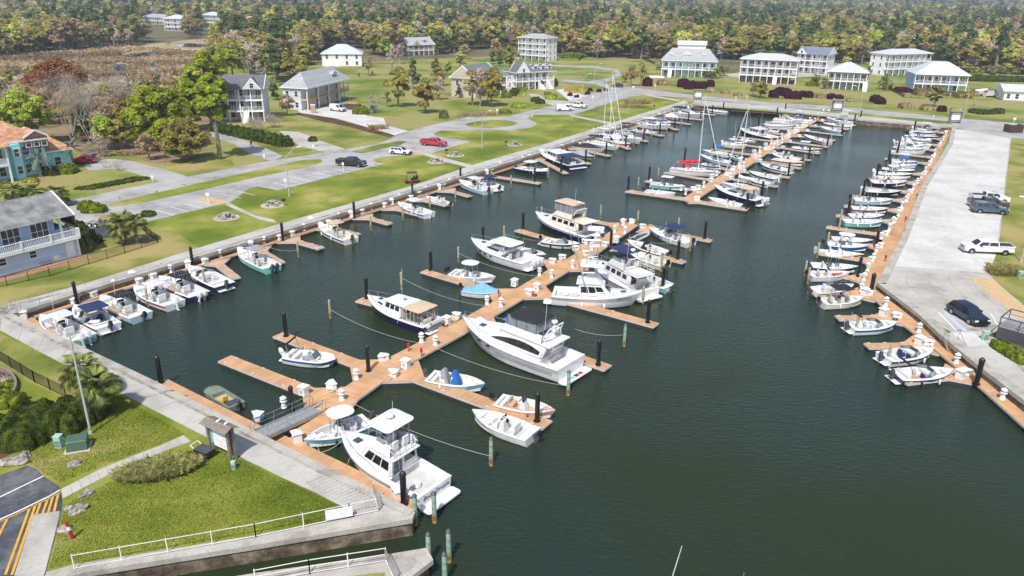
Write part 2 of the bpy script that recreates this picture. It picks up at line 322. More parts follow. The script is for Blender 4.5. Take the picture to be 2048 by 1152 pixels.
sheet('driveway', [(1112, 180), (1130, 178), (1175, 193), (1160, 198), (1140, 203)], CONCL, .05)
sheet('driveway', [(120, 428), (170, 462), (240, 440), (250, 470), (200, 478), (150, 462), (118, 440)], ASPHD, .06)
sheet('driveway', [(1440, 150), (1520, 140), (1800, 140), (1800, 146), (1700, 150), (1500, 158)], CONCO, .03)
# parking bay paint
def stripe(name, a, b, wd, m, dz, z=G0):
 A = P(*a, z); B = P(*b, z); d = (B-A).normalized(); n = Vector((-d.y, d.x, 0))*wd/2
 return struct(name, MB().sheet([(v.x, v.y) for v in (A-n, B-n, B+n, A+n)], G0+dz), m)
for a, b in (((312, 421), (349, 431)), ((340, 414), (378, 424)), ((369, 408), (405, 417)), ((394, 402), (424, 411)), ((422, 396), (457, 404)), ((446, 390), (482, 397)), ((475, 383), (510, 391)),
             ((521, 373), (557, 380)), ((547, 366), (584, 374)), ((567, 360), (604, 368)), ((588, 355), (622, 363)), ((609, 350), (644, 357)), ((630, 346), (664, 353)), ((647, 342), (682, 348)), ((667, 338), (700, 345)), ((728, 328), (755, 334)), ((738, 325), (765, 329)),
             ((810, 302), (845, 307)), ((830, 297), (862, 303)), ((880, 286), (915, 290)), ((893, 282), (925, 286)), ((903, 279), (936, 283))):
 stripe('parking_line', a, b, .13, LINEW, .05)
sheet('painted_paving', [(394, 402), (424, 396), (458, 404), (428, 411)], TACT, .052)
sheet('painted_paving', [(812, 303), (828, 300), (856, 304), (842, 308)], TACT, .052)
# footpaths across the lawn
for pts in ([(454, 403), (470, 412), (512, 432), (548, 440), (553, 447), (520, 440), (480, 424), (450, 410)], [(845, 306), (862, 309), (900, 319), (945, 331), (935, 335), (890, 324), (850, 311)], [(1140, 230), (1155, 232), (1222, 245), (1220, 249), (1170, 239), (1138, 232)], [(1284, 189), (1300, 190), (1360, 201), (1358, 203), (1310, 195)]):
 sheet('footpath', pts, CONC, .05)
# concrete car park on the east side
sheet('car_park', [(1905, 258), (1980, 266), (2023, 277), (2021, 288), (2001, 458), (1996, 505), (1978, 528), (1983, 555), (2006, 576), (2100, 655), (1986, 667), (1906, 667), (1836, 628), (1756, 568), (1805, 473), (1846, 370), (1898, 288)], CONCO, .03)
sheet('concrete_slab', [(1912, 259), (1980, 267), (2020, 278), (2018, 290), (1998, 458), (1994, 505), (1977, 528), (1981, 557), (1900, 545), (1779, 533), (1809, 473), (1850, 370), (1902, 288)], CONCL, .036)
sheet('painted_paving', [(1938, 556), (1962, 556), (1985, 560), (2060, 625), (2060, 655), (1990, 600)], TACT, .062)
for i in range(26):
 y = 283+i*i*.20+i*4.6; xl = 1990-i*2.2; stripe('parking_line', (xl-14, y-1), (2014-i*1.2, y+1.5), .15, LINEW, .062)
for a, b in (((1913, 517), (1975, 527)), ((1908, 502), (1925, 504)), ((1876, 625), (1912, 662)), ((1981, 628), (1996, 652))): stripe('parking_line', a, b, .14, LINEW, .062)
sheet('painted_paving', [(1884, 624), (1892, 624), (1936, 664), (1926, 664)], LINEB, .060)
struct('promenade', MB().sheet(W([(1903, 665), (1965, 665), (2048, 737), (2300, 950), (2300, 1010), (2048, 800), (1961, 734), (1883, 671)]), G0+.035), CONC)
sheet('ramp_slab', [(1903, 666), (1946, 664), (1978, 692), (1938, 694)], CONCL, .045)
sheet('gravel', [(1965, 667), (2048, 700), (2200, 800), (2100, 790), (2000, 702)], STAIN, .04)
# near car park at lower left
sheet('near_car_park', [(-250, 1050), (0, 951), (55, 931), (72, 938), (90, 955), (120, 974), (125, 1004), (121, 1039), (92, 1145), (80, 1200), (-200, 1400)], ASPHD, .03)
sheet('ramp_slab', [(67, 1030), (120, 1023), (116, 1045), (90, 1147), (78, 1170), (20, 1180)], CONCO, .045)
stripe('parking_line', (-60, 1024), (87, 953), .12, LINEW, .045)
def curve_stripe(pts, off, wd, m, dz):
 ps = [P(x, y) for x, y in smooth_px(pts, 4, False)+[pts[-1]]]; L = []; R = []
 for i, p in enumerate(ps):
  d = (ps[min(i+1, len(ps)-1)]-ps[max(i-1, 0)]).normalized(); n = Vector((-d.y, d.x, 0)); L.append(p+n*(off+wd/2)); R.append(p+n*(off-wd/2))
 struct('parking_line', MB().sheet([(v.x, v.y) for v in L+R[::-1]], G0+dz), m)
cv = [(-80, 1075), (0, 1040), (38, 1023), (75, 1005), (100, 993), (120, 981)]
curve_stripe(cv, 0, .13, LINEW, .05); curve_stripe(cv, -.24, .10, LINEY, .05)
for a, b in (((60, 1016), (11, 1151)), ((71, 1012), (24, 1151)), ((15, 1038), (-25, 1120)), ((81, 1008), (73, 1030)), ((95, 1002), (85, 1029)), ((106, 995), (96, 1028)), ((117, 988), (108, 1026))):
 stripe('hatch_line', a, b, .15, LINEY, .05)
# near footpath in single flags with open joints
def strip_slabs(name, owner, A, B, n, m, th=.05, gap=.025, cross=1, z=G0+.03):
 """flags between two world edge polylines A and B (resampled by length); each one an object"""
 def resample(pl, k):
  ds = [0]
  for a, b in zip(pl[:-1], pl[1:]): ds.append(ds[-1]+(b-a).length)
  out = []
  for i in range(k+1):
   t = ds[-1]*i/k; j = max(q for q in range(len(ds)-1) if ds[q] <= t+1e-9); f = (t-ds[j])/max(1e-9, ds[j+1]-ds[j]); out.append(pl[j].lerp(pl[j+1], f))
  return out
 a = resample(A, n); b = resample(B, n)
 for i in range(n):
  for c in range(cross):
   q = [a[i].lerp(b[i], c/cross), a[i+1].lerp(b[i+1], c/cross), a[i+1].lerp(b[i+1], (c+1)/cross), a[i].lerp(b[i], (c+1)/cross)]
   ctr = sum(q, Vector())/4; q = [v+(ctr-v).normalized()*gap for v in q]
   dz = rnd.uniform(-.004, .004)
   o = MB().box8([(v.x-ctr.x, v.y-ctr.y, -th) for v in q], [(v.x-ctr.x, v.y-ctr.y, 0) for v in q])
   if (q[1]-q[0]).cross(q[2]-q[0]).z < 0: o.f = [f[::-1] for f in o.f]
   o = o.build(name, m, owner, (ctr.x, ctr.y, z+dz))
fp = struct('footpath', MB().sheet(W([(122, 979), (200, 939), (252, 918), (322, 891), (367, 871), (382, 883), (322, 906), (265, 930), (217, 951), (175, 971), (125, 998)]), G0+.026), STAIN)
strip_slabs('paving_slab', fp, [P(*p) for p in [(122, 979), (200, 939), (252, 918), (322, 891), (367, 871)]], [P(*p) for p in [(126, 998), (217, 951), (265, 930), (322, 906), (382, 884)]], 14, CONC, z=G0+.05)
# promenade along the near wall, then along the west wall
pr = struct('promenade', MB().sheet(W([(0, 612), (22, 628)]+NEARWALL[1:]+[(760, 1020), (709, 1034), (697, 1014), (602, 974), (492, 921), (425, 881), (370, 853), (220, 776), (85, 707), (0, 661), (-150, 590), (-150, 655)][:-2]), G0+.026), STAIN)
A = [P(x, y) for x, y in [(0, 661), (85, 707), (220, 776), (370, 853), (425, 881), (492, 921), (602, 974), (697, 1014), (712, 1030)]]
B = [P(x-14, y+5) for x, y in [(22, 632), (57, 650), (300, 765), (537, 884), (827, 1029)]]
B[0] = P(5, 636)
strip_slabs('paving_slab', pr, A, B, 13, CONC, z=G0+.05, cross=1)
cp = struct('car_park_base', MB().sheet(W([(1912, 259), (2018, 280), (1998, 458), (1981, 557), (1779, 533), (1850, 370), (1902, 288)]), G0+.033), STAIN)
strip_slabs('concrete_slab', cp, [P(*q) for q in [(1914, 260), (1904, 288), (1852, 370), (1811, 473), (1782, 530)]], [P(*q) for q in [(2021, 279), (2016, 300), (1999, 440), (1994, 505), (1979, 545)]], 34, CONCL, z=G0+.052, cross=6, gap=.03)
cp = struct('car_park_base', MB().sheet(W([(1779, 534), (1981, 558), (2040, 620), (1975, 662), (1908, 662), (1838, 626), (1762, 568)]), G0+.034), STAIN)
strip_slabs('concrete_slab', cp, [P(*q) for q in [(1782, 532), (1764, 566), (1842, 624), (1905, 662)]], [P(*q) for q in [(1979, 547), (1984, 562), (2020, 600), (2060, 640)]], 10, CONCO, z=G0+.052, cross=5, gap=.03)
def cap(pts, wd, name='seawall_cap', side=1, m=None, h=.16):
 ps = [P(*p) for p in pts]
 mb = MB(); L = []; Rr = []
 for i, p in enumerate(ps):
  d = (ps[min(i+1, len(ps)-1)]-ps[max(i-1, 0)]).normalized(); n = Vector((-d.y, d.x, 0))*side; L.append(p-n*.12); Rr.append(p+n*wd)
 mb.prism([(v.x, v.y) for v in L+Rr[::-1]], G0-.25, G0+h)
 return struct(name, mb, m or CAPC)
cap(NEARWALL, .5, side=-1); cap([(22, 630), (257, 557), (512, 480), (1024, 324), (1380, 210)], .45)
cap([(1380, 210), (1536, 220.5), (1721, 240), (1905, 255)], .7); cap([(1905, 255), (1898, 288), (1846, 370), (1805, 473), (1756, 568)], .8); cap([(1756, 568), (1836, 628), (1883, 673), (1961, 736), (2048, 802), (2500, 1150)], .9)
pw = struct('promenade', MB().sheet(W([(0, 612), (22, 627), (257, 555), (512, 478), (1024, 322), (1378, 208), (1369, 201), (1224, 246), (1094, 287), (949, 329), (837, 368), (587, 440), (400, 495), (150, 574)]), G0+.026), STAIN)
A = [P(*p) for p in [(30, 605), (150, 574), (400, 495), (587, 440), (837, 368), (949, 329), (1094, 287), (1224, 246), (1369, 201)]]
B = [P(x, y-3) for x, y in [(40, 622), (257, 554), (512, 477), (1024, 321), (1377, 208)]]
strip_slabs('paving_slab', pw, A, B, 56, CONC, z=G0+.05)
sheet('promenade', [(1390, 200), (1540, 212), (1722, 232), (1906, 250), (1905, 254), (1721, 239), (1536, 219), (1384, 208)], CONC, .035)
# lower walk beside the launch channel, and the pier south of it
lw = struct('promenade', MB().sheet(W([(60, 1152), (92, 1145), (147, 1130), (512, 1071), (709, 1034), (760, 1020), (827, 1026), (824, 1037), (512, 1089), (175, 1143), (60, 1168)]), G0+.03), CAPC)
strip_slabs('paving_slab', lw, [P(*p) for p in [(92, 1147), (147, 1132), (512, 1073), (709, 1036), (770, 1026)]], [P(*p) for p in [(100, 1152), (175, 1138), (512, 1083), (790, 1040), (815, 1036)]], 12, CAPC, z=G0+.055)
cap([(827, 1026), (824, 1038), (512, 1090), (175, 1144), (60, 1170)], .45, side=-1, h=.1)
sheet('pier_deck', [(900, 1600), (795, 1165), (857, 1118), (853, 1106), (770, 1120), (510, 1157), (300, 1192), (100, 1230), (100, 1600)], CONCO, .03)
sheet('lawn', [(560, 1175), (740, 1148), (770, 1146), (770, 1200), (560, 1230)], LAWN2, .045)
cap([(795, 1165), (857, 1118), (853, 1106), (770, 1120), (510, 1157), (300, 1192)], .35, side=-1, h=.1)
# grooved tan ramp with its ribs
rb = MB()
a0, a1, b0, b1 = P(637, 960), P(728, 1008), P(602, 968), P(700, 1012)
for i in range(16):
 p = P(650+i*8.6, 951+i*3.2); q = P(612+i*7.0, 968+i*3.8); rb.bar(Vector((p.x, p.y, G0+.065)), Vector((q.x, q.y, G0+.065)), .14, .03)
for i in range(6):
 p = P(742+0+i*-7, 1004-i*-1.5); q = P(745-i*7, 1028+i*1); rb.bar(Vector((p.x, p.y, G0+.07)), Vector((q.x, q.y, G0+.07)), .1, .03)
tag(rb.build('paving_rib', CONCO), kind='structure')
# seawall faces
wf = MB()
for i in range(len(basin)):
 a, b = basin[i], basin[(i+1) % len(basin)]
 wf.add([(a[0], a[1], -3), (b[0], b[1], -3), (b[0], b[1], G0), (a[0], a[1], G0)], [(0, 1, 2, 3)]); wf.add([(a[0], a[1], -3), (b[0], b[1], -3), (b[0], b[1], G0), (a[0], a[1], G0)], [(3, 2, 1, 0)]) if 0 else None
struct('seawall', wf, WALLF)
# far and near walls carry a timber wale
for pts in ([(1390, 216), (1536, 226), (1721, 245.5), (1900, 260)], [(40, 631), (257, 563), (512, 487), (1024, 329), (1375, 216)]):
 ps = [P(x, y, .95) for x, y in pts]
 for a, b in zip(ps[:-1], ps[1:]): struct('timber_wale', MB().bar(a, b, .25, .22), mat('old_timber', (.14, .09, .06), .85, .25, 2))
# water
def water_mat():
 m = bpy.data.materials.new('harbour_water'); m.use_nodes = True; nt = m.node_tree; N = nt.nodes; Lk = nt.links; b = N['Principled BSDF']
 b.inputs['Base Color'].default_value = (.03, .05, .03, 1); b.inputs['Roughness'].default_value = .10; b.inputs['IOR'].default_value = 1.33
 g = N.new('ShaderNodeNewGeometry'); mp = N.new('ShaderNodeMapping'); mp.inputs['Rotation'].default_value = (0, 0, .5); mp.inputs['Scale'].default_value = (1, 2.6, 1); Lk.new(g.outputs['Position'], mp.inputs['Vector'])
 n1 = N.new('ShaderNodeTexNoise'); n1.inputs['Scale'].default_value = 1.3; n1.inputs['Detail'].default_value = 4; n1.inputs['Roughness'].default_value = .55; n1.inputs['Distortion'].default_value = .3; Lk.new(mp.outputs[0], n1.inputs['Vector'])
 n2 = N.new('ShaderNodeTexNoise'); n2.inputs['Scale'].default_value = .04; n2.inputs['Detail'].default_value = 3; Lk.new(g.outputs['Position'], n2.inputs['Vector'])
 mr = N.new('ShaderNodeMapRange'); mr.inputs[1].default_value = .35; mr.inputs[2].default_value = .65; mr.inputs[3].default_value = .2; mr.inputs[4].default_value = 1.0; Lk.new(n2.outputs['Fac'], mr.inputs[0])
 bp = N.new('ShaderNodeBump'); bp.inputs['Distance'].default_value = .15; Lk.new(mr.outputs[0], bp.inputs['Strength']); Lk.new(n1.outputs['Fac'], bp.inputs['Height']); Lk.new(bp.outputs[0], b.inputs['Normal'])
 rp = N.new('ShaderNodeValToRGB'); rp.color_ramp.elements[0].position = .42; rp.color_ramp.elements[1].position = .6; rp.color_ramp.elements[0].color = (.020, .031, .010, 1); rp.color_ramp.elements[1].color = (.015, .029, .019, 1); Lk.new(n2.outputs['Fac'], rp.inputs['Fac']); Lk.new(rp.outputs[0], b.inputs['Base Color'])
 return m
WAT = water_mat()
struct('water', MB().sheet([(-140, -80), (330, -80), (330, 480), (-140, 480)], 0), WAT)
# hazy air round the whole place
def haze():
 m = bpy.data.materials.new('haze_air'); m.use_nodes = True; nt = m.node_tree; nt.nodes.clear()
 v = nt.nodes.new('ShaderNodeVolumePrincipled'); v.inputs['Color'].default_value = (.80, .88, 1, 1); v.inputs['Density'].default_value = HAZE; v.inputs['Anisotropy'].default_value = .2
 o = nt.nodes.new('ShaderNodeOutputMaterial'); nt.links.new(v.outputs[0], o.inputs['Volume'])
 return tag(MB().box(-R_-50, R_+50, -450, R_+50, -4.2, 46).build('haze', m), 'thin pale haze over the harbour and the woods', 'haze', kind='stuff')
HAZE = .00026
# ================= DOCKS =================
DECK = stripes(mat('composite_decking', (.52, .30, .155), .75, .14, .5, fine=.06, fscale=12), 0, 6.9, .80, .25, .12)
DECKW = stripes(mat('weathered_decking', (.46, .31, .21), .8, .14, .5, fine=.06, fscale=12), 0, 6.9, .80, .25, .12)
FASC = mat('dock_float', (.03, .03, .035), .6, .2, 2)
RUBR = mat('dock_rub_rail', (.52, .50, .48), .5, .12, 3)
PLW = mat('dock_box_white', (.76, .76, .75), .4, .06, 1.2)
def local_poly(wpts, org, rz):
 c, s = math.cos(-rz), math.sin(-rz); return [((p[0]-org[0])*c-(p[1]-org[1])*s, (p[0]-org[0])*s+(p[1]-org[1])*c) for p in wpts]
DZ = [0]
def deck_piece(name, wpts, rz, parent, m=DECK, z1=DK):
 """a floating deck section: boards on top, pale rub rail, dark float below"""
 org = wpts[0]; lp = local_poly(wpts, org, rz); DZ[0] = (DZ[0]+1) % 7; z1 += DZ[0]*.0023
 n = len(lp); ar = sum(lp[i][0]*lp[(i+1) % n][1]-lp[(i+1) % n][0]*lp[i][1] for i in range(n))
 if ar < 0: lp = lp[::-1]
 cx = sum(p[0] for p in lp)/n; cy = sum(p[1] for p in lp)/n
 def off(p, d):
  v = Vector((p[0]-cx, p[1]-cy)); l = v.length; return (cx+v.x*(l-d)/l, cy+v.y*(l-d)/l)
 mb = MB(); mb.prism([off(p, .18) for p in lp], -.05, z1-.2, 1); mb.prism(lp, z1-.2, z1-.02, 2, 2); mb.prism([off(p, .06) for p in lp], z1-.02, z1, 0)
 return mb.build(name, [m, FASC, RUBR], parent, (org[0], org[1], 0), rz)
def axis_quad(a, b, wd):
 d = (b-a).normalized(); n = Vector((-d.y, d.x, 0))*wd/2; return [((a-n).x, (a-n).y), ((b-n).x, (b-n).y), ((b+n).x, (b+n).y), ((a+n).x, (a+n).y)], math.atan2(d.y, d.x)
def dock(name, label, group=None):
 return tag(empty(name), label, 'floating dock', group)
def D(x, y): return P(x, y, DK)
def run(dk, pts, wd, m=DECK, seg=7.0):
 """deck sections of about seven metres butted end to end"""
 for a, b in zip(pts[:-1], pts[1:]):
  a = D(*a); b = D(*b); k = max(1, round((b-a).length/seg))
  for i in range(k):
   p = a.lerp(b, i/k); q = a.lerp(b, (i+1)/k-.0006); qd, rz = axis_quad(p, q, wd); deck_piece('deck_section', qd, rz, dk, m)
def finger(dk, root, tip, wd=1.1, gusset=1.6, m=DECKW, dirn=None, wroot=None):
 a = D(*root); b = D(*tip); d = (b-a); L = d.length; d.normalize(); n = Vector((-d.y, d.x, 0)); gg = gusset
 if L < 3: gg *= .6
 # pentagon with a splayed root
 pts = [a-n*(wd/2+gg)-d*.1, a+d*gg*1.15-n*wd/2, b-n*wd/2, b+n*wd/2, a+d*gg*1.15+n*wd/2, a+n*(wd/2+gg)-d*.1]
 o = deck_piece('finger_pier', [(p.x, p.y) for p in pts], math.atan2(d.y, d.x), dk, m, DK-.012)
 if a.y < 130:
  for f in (.35, .65, .93):
   for s in (-1, 1): MB().bar((-.16, 0, .06), (.16, 0, .06), .05, .05).build('cleat', PLW, o, (L*f, 0, 0)).matrix_parent_inverse = Matrix.Identity(4)
  for k_, cl in enumerate([c_ for c_ in o.children]): p = Matrix.Rotation(-o.rotation_euler.z, 4, 'Z') @ (a.lerp(b, (.35, .65, .93)[k_//2])+n*(1, -1)[k_ % 2]*(wd/2-.12)-o.location); cl.location = (p.x, p.y, DK)
 return a, b, d, n
# --- builders for the things that stand on the docks ---
def make_dock_box():
 t = empty('dock_box'); mb = MB()
 mb.prism([(-.62, -.42), (.62, -.42), (.62, .0), (.0, .62), (-.62, .0)], 0, .62); mb.build('box_body', PLW, t, bevel=.02)
 mb = MB(); pts = [(-.70, -.5), (.70, -.5), (.70, .05), (0, .72), (-.70, .05)]
 n = 5; vs = [(p[0], p[1], .62) for p in pts]+[(p[0], p[1], .68) for p in pts]+[(0, 0, .80)]
 mb.add(vs, [(i, (i+1) % n, n+(i+1) % n, n+i) for i in range(n)]+[(n+i, n+(i+1) % n, 10) for i in range(n)]+[(4, 3, 2, 1, 0)]); mb.build('box_lid', PLW, t)
 MB().box(-.12, .12, -.53, -.50, .5, .6).build('latch', DGREY, t)
 return t
def make_tall_box():
 t = empty('dock_box'); mb = MB(); mb.prism([(-.42, -.42), (.42, -.42), (.42, .42), (-.42, .42)], 0, .95); mb.build('box_body', PLW, t, bevel=.02)
 mb = MB(); mb.add([(-.54, -.54, .95), (.54, -.54, .95), (.54, .54, .95), (-.54, .54, .95), (-.54, -.54, 1.0), (.54, -.54, 1.0), (.54, .54, 1.0), (-.54, .54, 1.0), (-.1, 0, 1.28), (.1, 0, 1.28)],
  [(0, 1, 5, 4), (1, 2, 6, 5), (2, 3, 7, 6), (3, 0, 4, 7), (3, 2, 1, 0), (4, 5, 9, 8), (5, 6, 9), (6, 7, 8, 9), (7, 4, 8)]); mb.build('box_lid', PLW, t)
 MB().box(-.2, .2, -.44, -.42, .25, .6).build('meter_panel', GREYG, t)
 return t
def make_pedestal():
 t = empty('power_pedestal')
 MB().lathe([(.26, 0), (.26, .06), (.22, .12), (.155, .62)], 8).build('base', PLW, t)
 MB().lathe([(.15, .62), (.15, .86)], 8).build('lamp_lens', mat('frosted_lens', (.62, .63, .62), .3, .05, 2), t)
 MB().lathe([(.30, .60), (.30, .65), (.17, .66)], 8).build('collar', PLW, t)
 MB().lathe([(.16, .86), (.29, .88), (.28, .93), (.10, 1.06), (.03, 1.12)], 8).build('cap', PLW, t)
 return t
PILEB = mat('black_pile_sleeve', (.010, .010, .012), .38, .2, 1.5)
def make_pile():
 t = empty('black_pile'); MB().lathe([(.19, -2.5), (.19, 2.35)], 14).build('sleeve', PILEB, t, smooth=40)
 MB().lathe([(.215, 2.32), (.215, 2.42), (.10, 2.62), (.02, 2.68)], 14).build('cap', BLACK, t, smooth=40)
 MB().lathe([(.29, .0), (.29, .05), (.21, .06)], 10).build('guide_ring', BLACK, t)
 return t
WOODP = mat('treated_pile_wood', (.30, .27, .17), .85, .22, 3, col2=(.36, .33, .20))
GREENP = mat('copper_green_pile', (.15, .27, .19), .8, .22, 2.5, col2=(.25, .36, .27))
RUSTP = mat('wet_pile_foot', (.20, .12, .045), .85, .35, 3, col2=(.33, .26, .12))
def make_wpile(green=False, h=2.0, r=.14):
 t = empty('mooring_pile'); MB().lathe([(r*1.02, -2.5), (r*1.02, .75)], 9).build('wet_foot', RUSTP, t, smooth=40)
 MB().lathe([(r, .75), (r*.95, h)], 9).build('shaft', GREENP if green else WOODP, t, smooth=40)
 MB().lathe([(r*1.08, h-.05), (r*1.08, h+.02), (.03, h+.18)], 9).build('cap', DGREY if green else WOODP, t)
 return t
def make_ext():
 t = empty('fire_extinguisher_post'); MB().bar((0, 0, 0), (0, 0, .75), .07).build('post', RED, t); MB().box(-.11, .11, -.08, .08, .45, .9).build('cabinet', RED, t, bevel=.01); return t
PROTO = {}
def inst(kind, maker, loc, rz, label, cat, group):
 if kind not in PROTO: o = PROTO[kind] = maker()
 else: o = copy_tree(PROTO[kind])
 o.location = loc; o.rotation_euler = (0, 0, rz)
 if 'box' in kind: o.scale = (.76, .76, .85)
 return tag(o, label, cat, group)
# --- west dock ---
wd = dock('west_dock', 'long tan floating dock along the west seawall, with short fingers')
WLINE = [(60, 630), (257, 569), (512, 491), (1024, 331.5), (1370, 220)]
run(wd, WLINE, 2.0)
WF = [((197, 598), (247, 634)), ((310, 560), (366, 592)), ((430, 522), (472, 556)), ((515, 497), (562, 525)), ((578, 478), (643, 496)), ((655, 453), (716, 469)), ((726, 432), (780, 447)), ((782, 414), (840, 429)),
      ((836, 397), (895, 410)), ((893, 379), (940, 392)), ((975, 350), (1081, 366)), ((1078, 318), (1132, 346)), ((1120, 305), (1178, 327)), ((1150, 296), (1220, 311)), ((1205, 277), (1258, 297)),
      ((1238, 266), (1293, 282)), ((1264, 258), (1326, 271)), ((1300, 245), (1355, 259)), ((1318, 239), (1382, 248)), ((1340, 232), (1406, 239)), ((1362, 224), (1431, 229))]
for a, b in WF: finger(wd, a, b, 1.15, 1.5 if a[0] < 900 else 1.2)
deck_piece('deck_section', W([(43, 640), (62, 632), (128, 676), (118, 680)], DK), math.radians(-30), wd)
# --- near dock ---
nd = dock('near_dock', 'tan floating dock along the near seawall beside the kiosk')
for pts in ([(304, 764), (333, 757), (495, 838), (537, 884)], [(537, 884), (495, 838), (512, 847), (606, 886), (700, 932), (640, 940)], [(640, 940), (700, 932), (838, 1004), (826, 1028), (760, 995)]):
 q = W(pts, DK); dd = P(537, 881)-P(300, 762); deck_piece('deck_section', q, math.atan2(dd.y, dd.x), nd)
# --- centre dock ---
cd = dock('centre_dock', 'tan floating dock with long fingers, in the middle of the near basin')
run(cd, [(600, 868), (650, 828), (693, 793), (790, 725), (909, 662), (1060, 575), (1186, 499), (1262, 447)], 2.4)
# wide landing where the gangway comes down
deck_piece('deck_section', W([(575, 880), (648, 806), (655, 790), (720, 795), (705, 815), (612, 890)], DK), math.radians(52), cd)
CF = [((655, 797), (449, 716), 1.5), ((745, 738), (556, 668), 1.4), ((905, 645), (718, 598), 1.3), ((1012, 589), (847, 541), 1.2), ((1120, 530), (1048, 510), 1.2), ((1172, 497), (1034, 459), 1.2), ((1245, 452), (1107, 426), 1.2),
      ((800, 742), (1095, 849), 1.5), ((955, 645), (1216, 735), 1.35), ((1068, 584), (1313, 650), 1.3), ((1140, 531), (1340, 577), 1.2), ((1240, 492), (1369, 524), 1.15), ((1288, 455), (1423, 481), 1.15)]
for a, b, w_ in CF: finger(cd, a, b, w_, 1.9, DECK)
# --- second dock ---
sd2 = dock('middle_dock', 'weathered tan floating dock packed with boats, running to the far seawall')
run(sd2, [(1376, 400), (1412, 377), (1480, 335), (1551, 288), (1600, 256), (1652, 224)], 2.3)
finger(sd2, (1385, 399), (1253, 381), 1.6, 1.2); finger(sd2, (1385, 401), (1496, 418), 1.6, 1.2)
NF = [((1400, 382), (1292, 361)), ((1426, 360), (1330, 344)), ((1470, 343), (1425, 330)), ((1512, 310), (1424, 297)), ((1535, 296), (1449, 283)), ((1556, 283), (1477, 273)), ((1580, 271), (1530, 263)), ((1596, 260), (1514, 253)), ((1612, 250), (1531, 243)), ((1628, 241), (1549, 235)), ((1640, 234), (1570, 226)),
      ((1454, 356), (1556, 372)), ((1480, 342), (1580, 354)), ((1512, 321), (1602, 336)), ((1540, 304), (1621, 320)), ((1557, 294), (1640, 306)), ((1572, 282), (1656, 293)), ((1590, 271), (1671, 280)), ((1606, 260), (1685, 270)), ((1622, 251), (1698, 258)), ((1636, 240), (1714, 243))]
for a, b in NF: finger(sd2, a, b, 1.1, 1.1)
# --- east dock ---
ed = dock('east_dock', 'broad tan floating dock under the concrete car park, with boats nosed in')
EL = [(1896, 259), (1876, 296), (1860, 323), (1841, 354), (1823, 377), (1802, 423), (1776, 460), (1762, 486), (1742, 517), (1718, 567), (1733, 588), (1753, 602), (1776, 627), (1843, 677), (1921, 742), (1971, 784), (2048, 853), (2180, 975)]
ER = [(1908, 259), (1901, 293), (1878, 325), (1866, 356), (1848, 377), (1830, 427), (1814, 462), (1802, 489), (1786, 519), (1762, 565), (1768, 585), (1782, 598), (1806, 620), (1868, 672), (1942, 737), (1993, 780), (2065, 838), (2220, 965)]
for i in range(len(EL)-1):
 q = [D(*EL[i]), D(*EL[i+1]), D(*ER[i+1]), D(*ER[i])]; dd = q[1]-q[0]; deck_piece('deck_section', [(v.x, v.y) for v in q], math.atan2(dd.y, dd.x), ed)
EF = [((1926, 748), (1806, 762)), ((1850, 689), (1733, 691)), ((1788, 634), (1674, 635)), ((1731, 588), (1626, 587)), ((1722, 557), (1620, 543)), ((1740, 521), (1638, 505)), ((1757, 493), (1657, 479)), ((1768, 469), (1653, 453)), ((1784, 443), (1672, 430)), ((1797, 421), (1688, 411)), ((1808, 401), (1708, 392)),
      ((1818, 384), (1721, 373)), ((1830, 366), (1736, 357)), ((1845, 348), (1748, 343)), ((1856, 327), (1770, 316)), ((1863, 314), (1781, 305)), ((1870, 300), (1793, 291)), ((1875, 290), (1803, 281)), ((1882, 278), (1815, 270)), ((1888, 265), (1829, 260))]
for i, (a, b) in enumerate(EF): finger(ed, a, b, 1.2, 1.7 if i < 4 else 1.2, DECK if i < 8 else DECKW)
# north west stub walk
# --- black piles ---
def pile_row(pts, text, group, z=DK, sc=1.0):
 for i, p in enumerate(pts):
  o = inst('pile', make_pile, P(p[0], p[1], z), 0, text % nth(i+1), 'pile', group); o.scale = (sc, sc, 1)
pile_row([(155, 607), (386, 533), (566, 481), (709, 436), (825, 395), (921, 362), (1069, 363), (1122, 343), (1171, 324), (1212, 308), (1251, 293), (1287, 280), (1319, 267), (1349, 256), (1376, 245), (1401, 237), (1424, 228), (1446, 222)], 'black pile of the west dock, %s from the near end', 'black piles of the west dock')
pile_row([(572, 672), (734, 597), (862, 541), (966, 488), (1046, 458), (1119, 425)], 'black pile left of the centre dock, %s from the near end', 'black piles left of the centre dock', sc=1.05)
pile_row([(1074, 842), (1196, 730), (1295, 645), (1325, 574), (1355, 518), (1409, 477)], 'black pile right of the centre dock, %s from the near end', 'black piles right of the centre dock', sc=1.05)
pile_row([(586, 828), (737, 742), (1221, 496)], 'black pile in the centre dock walkway, %s from the near end', 'black piles in the centre walkway')
pile_row([(1256, 380), (1298, 360), (1369, 320), (1427, 297), (1476, 273), (1517, 251), (1553, 233), (1570, 224)], 'black pile left of the middle dock, %s from the near end', 'black piles left of the middle dock')
pile_row([(1493, 417), (1523, 392), (1576, 351), (1617, 318), (1654, 291), (1683, 268), (1708, 247), (1720, 240)], 'black pile right of the middle dock, %s from the near end', 'black piles right of the middle dock')
pile_row([(1828, 261), (1814, 281), (1795, 304), (1776, 325), (1753, 353), (1726, 387), (1696, 428), (1751, 495), (1716, 553)], 'black pile among the east dock boats, %s from the far end', 'black piles among the east boats')
pile_row([(1741, 588), (1952, 768)], 'thick black pile on the near bend of the east dock, %s from the car park', 'black piles on the near east dock', sc=1.25)
pile_row([(322, 765), (808, 1008)], 'black capped pile on the near dock, %s from the left', 'black piles on the near dock', sc=1.15)
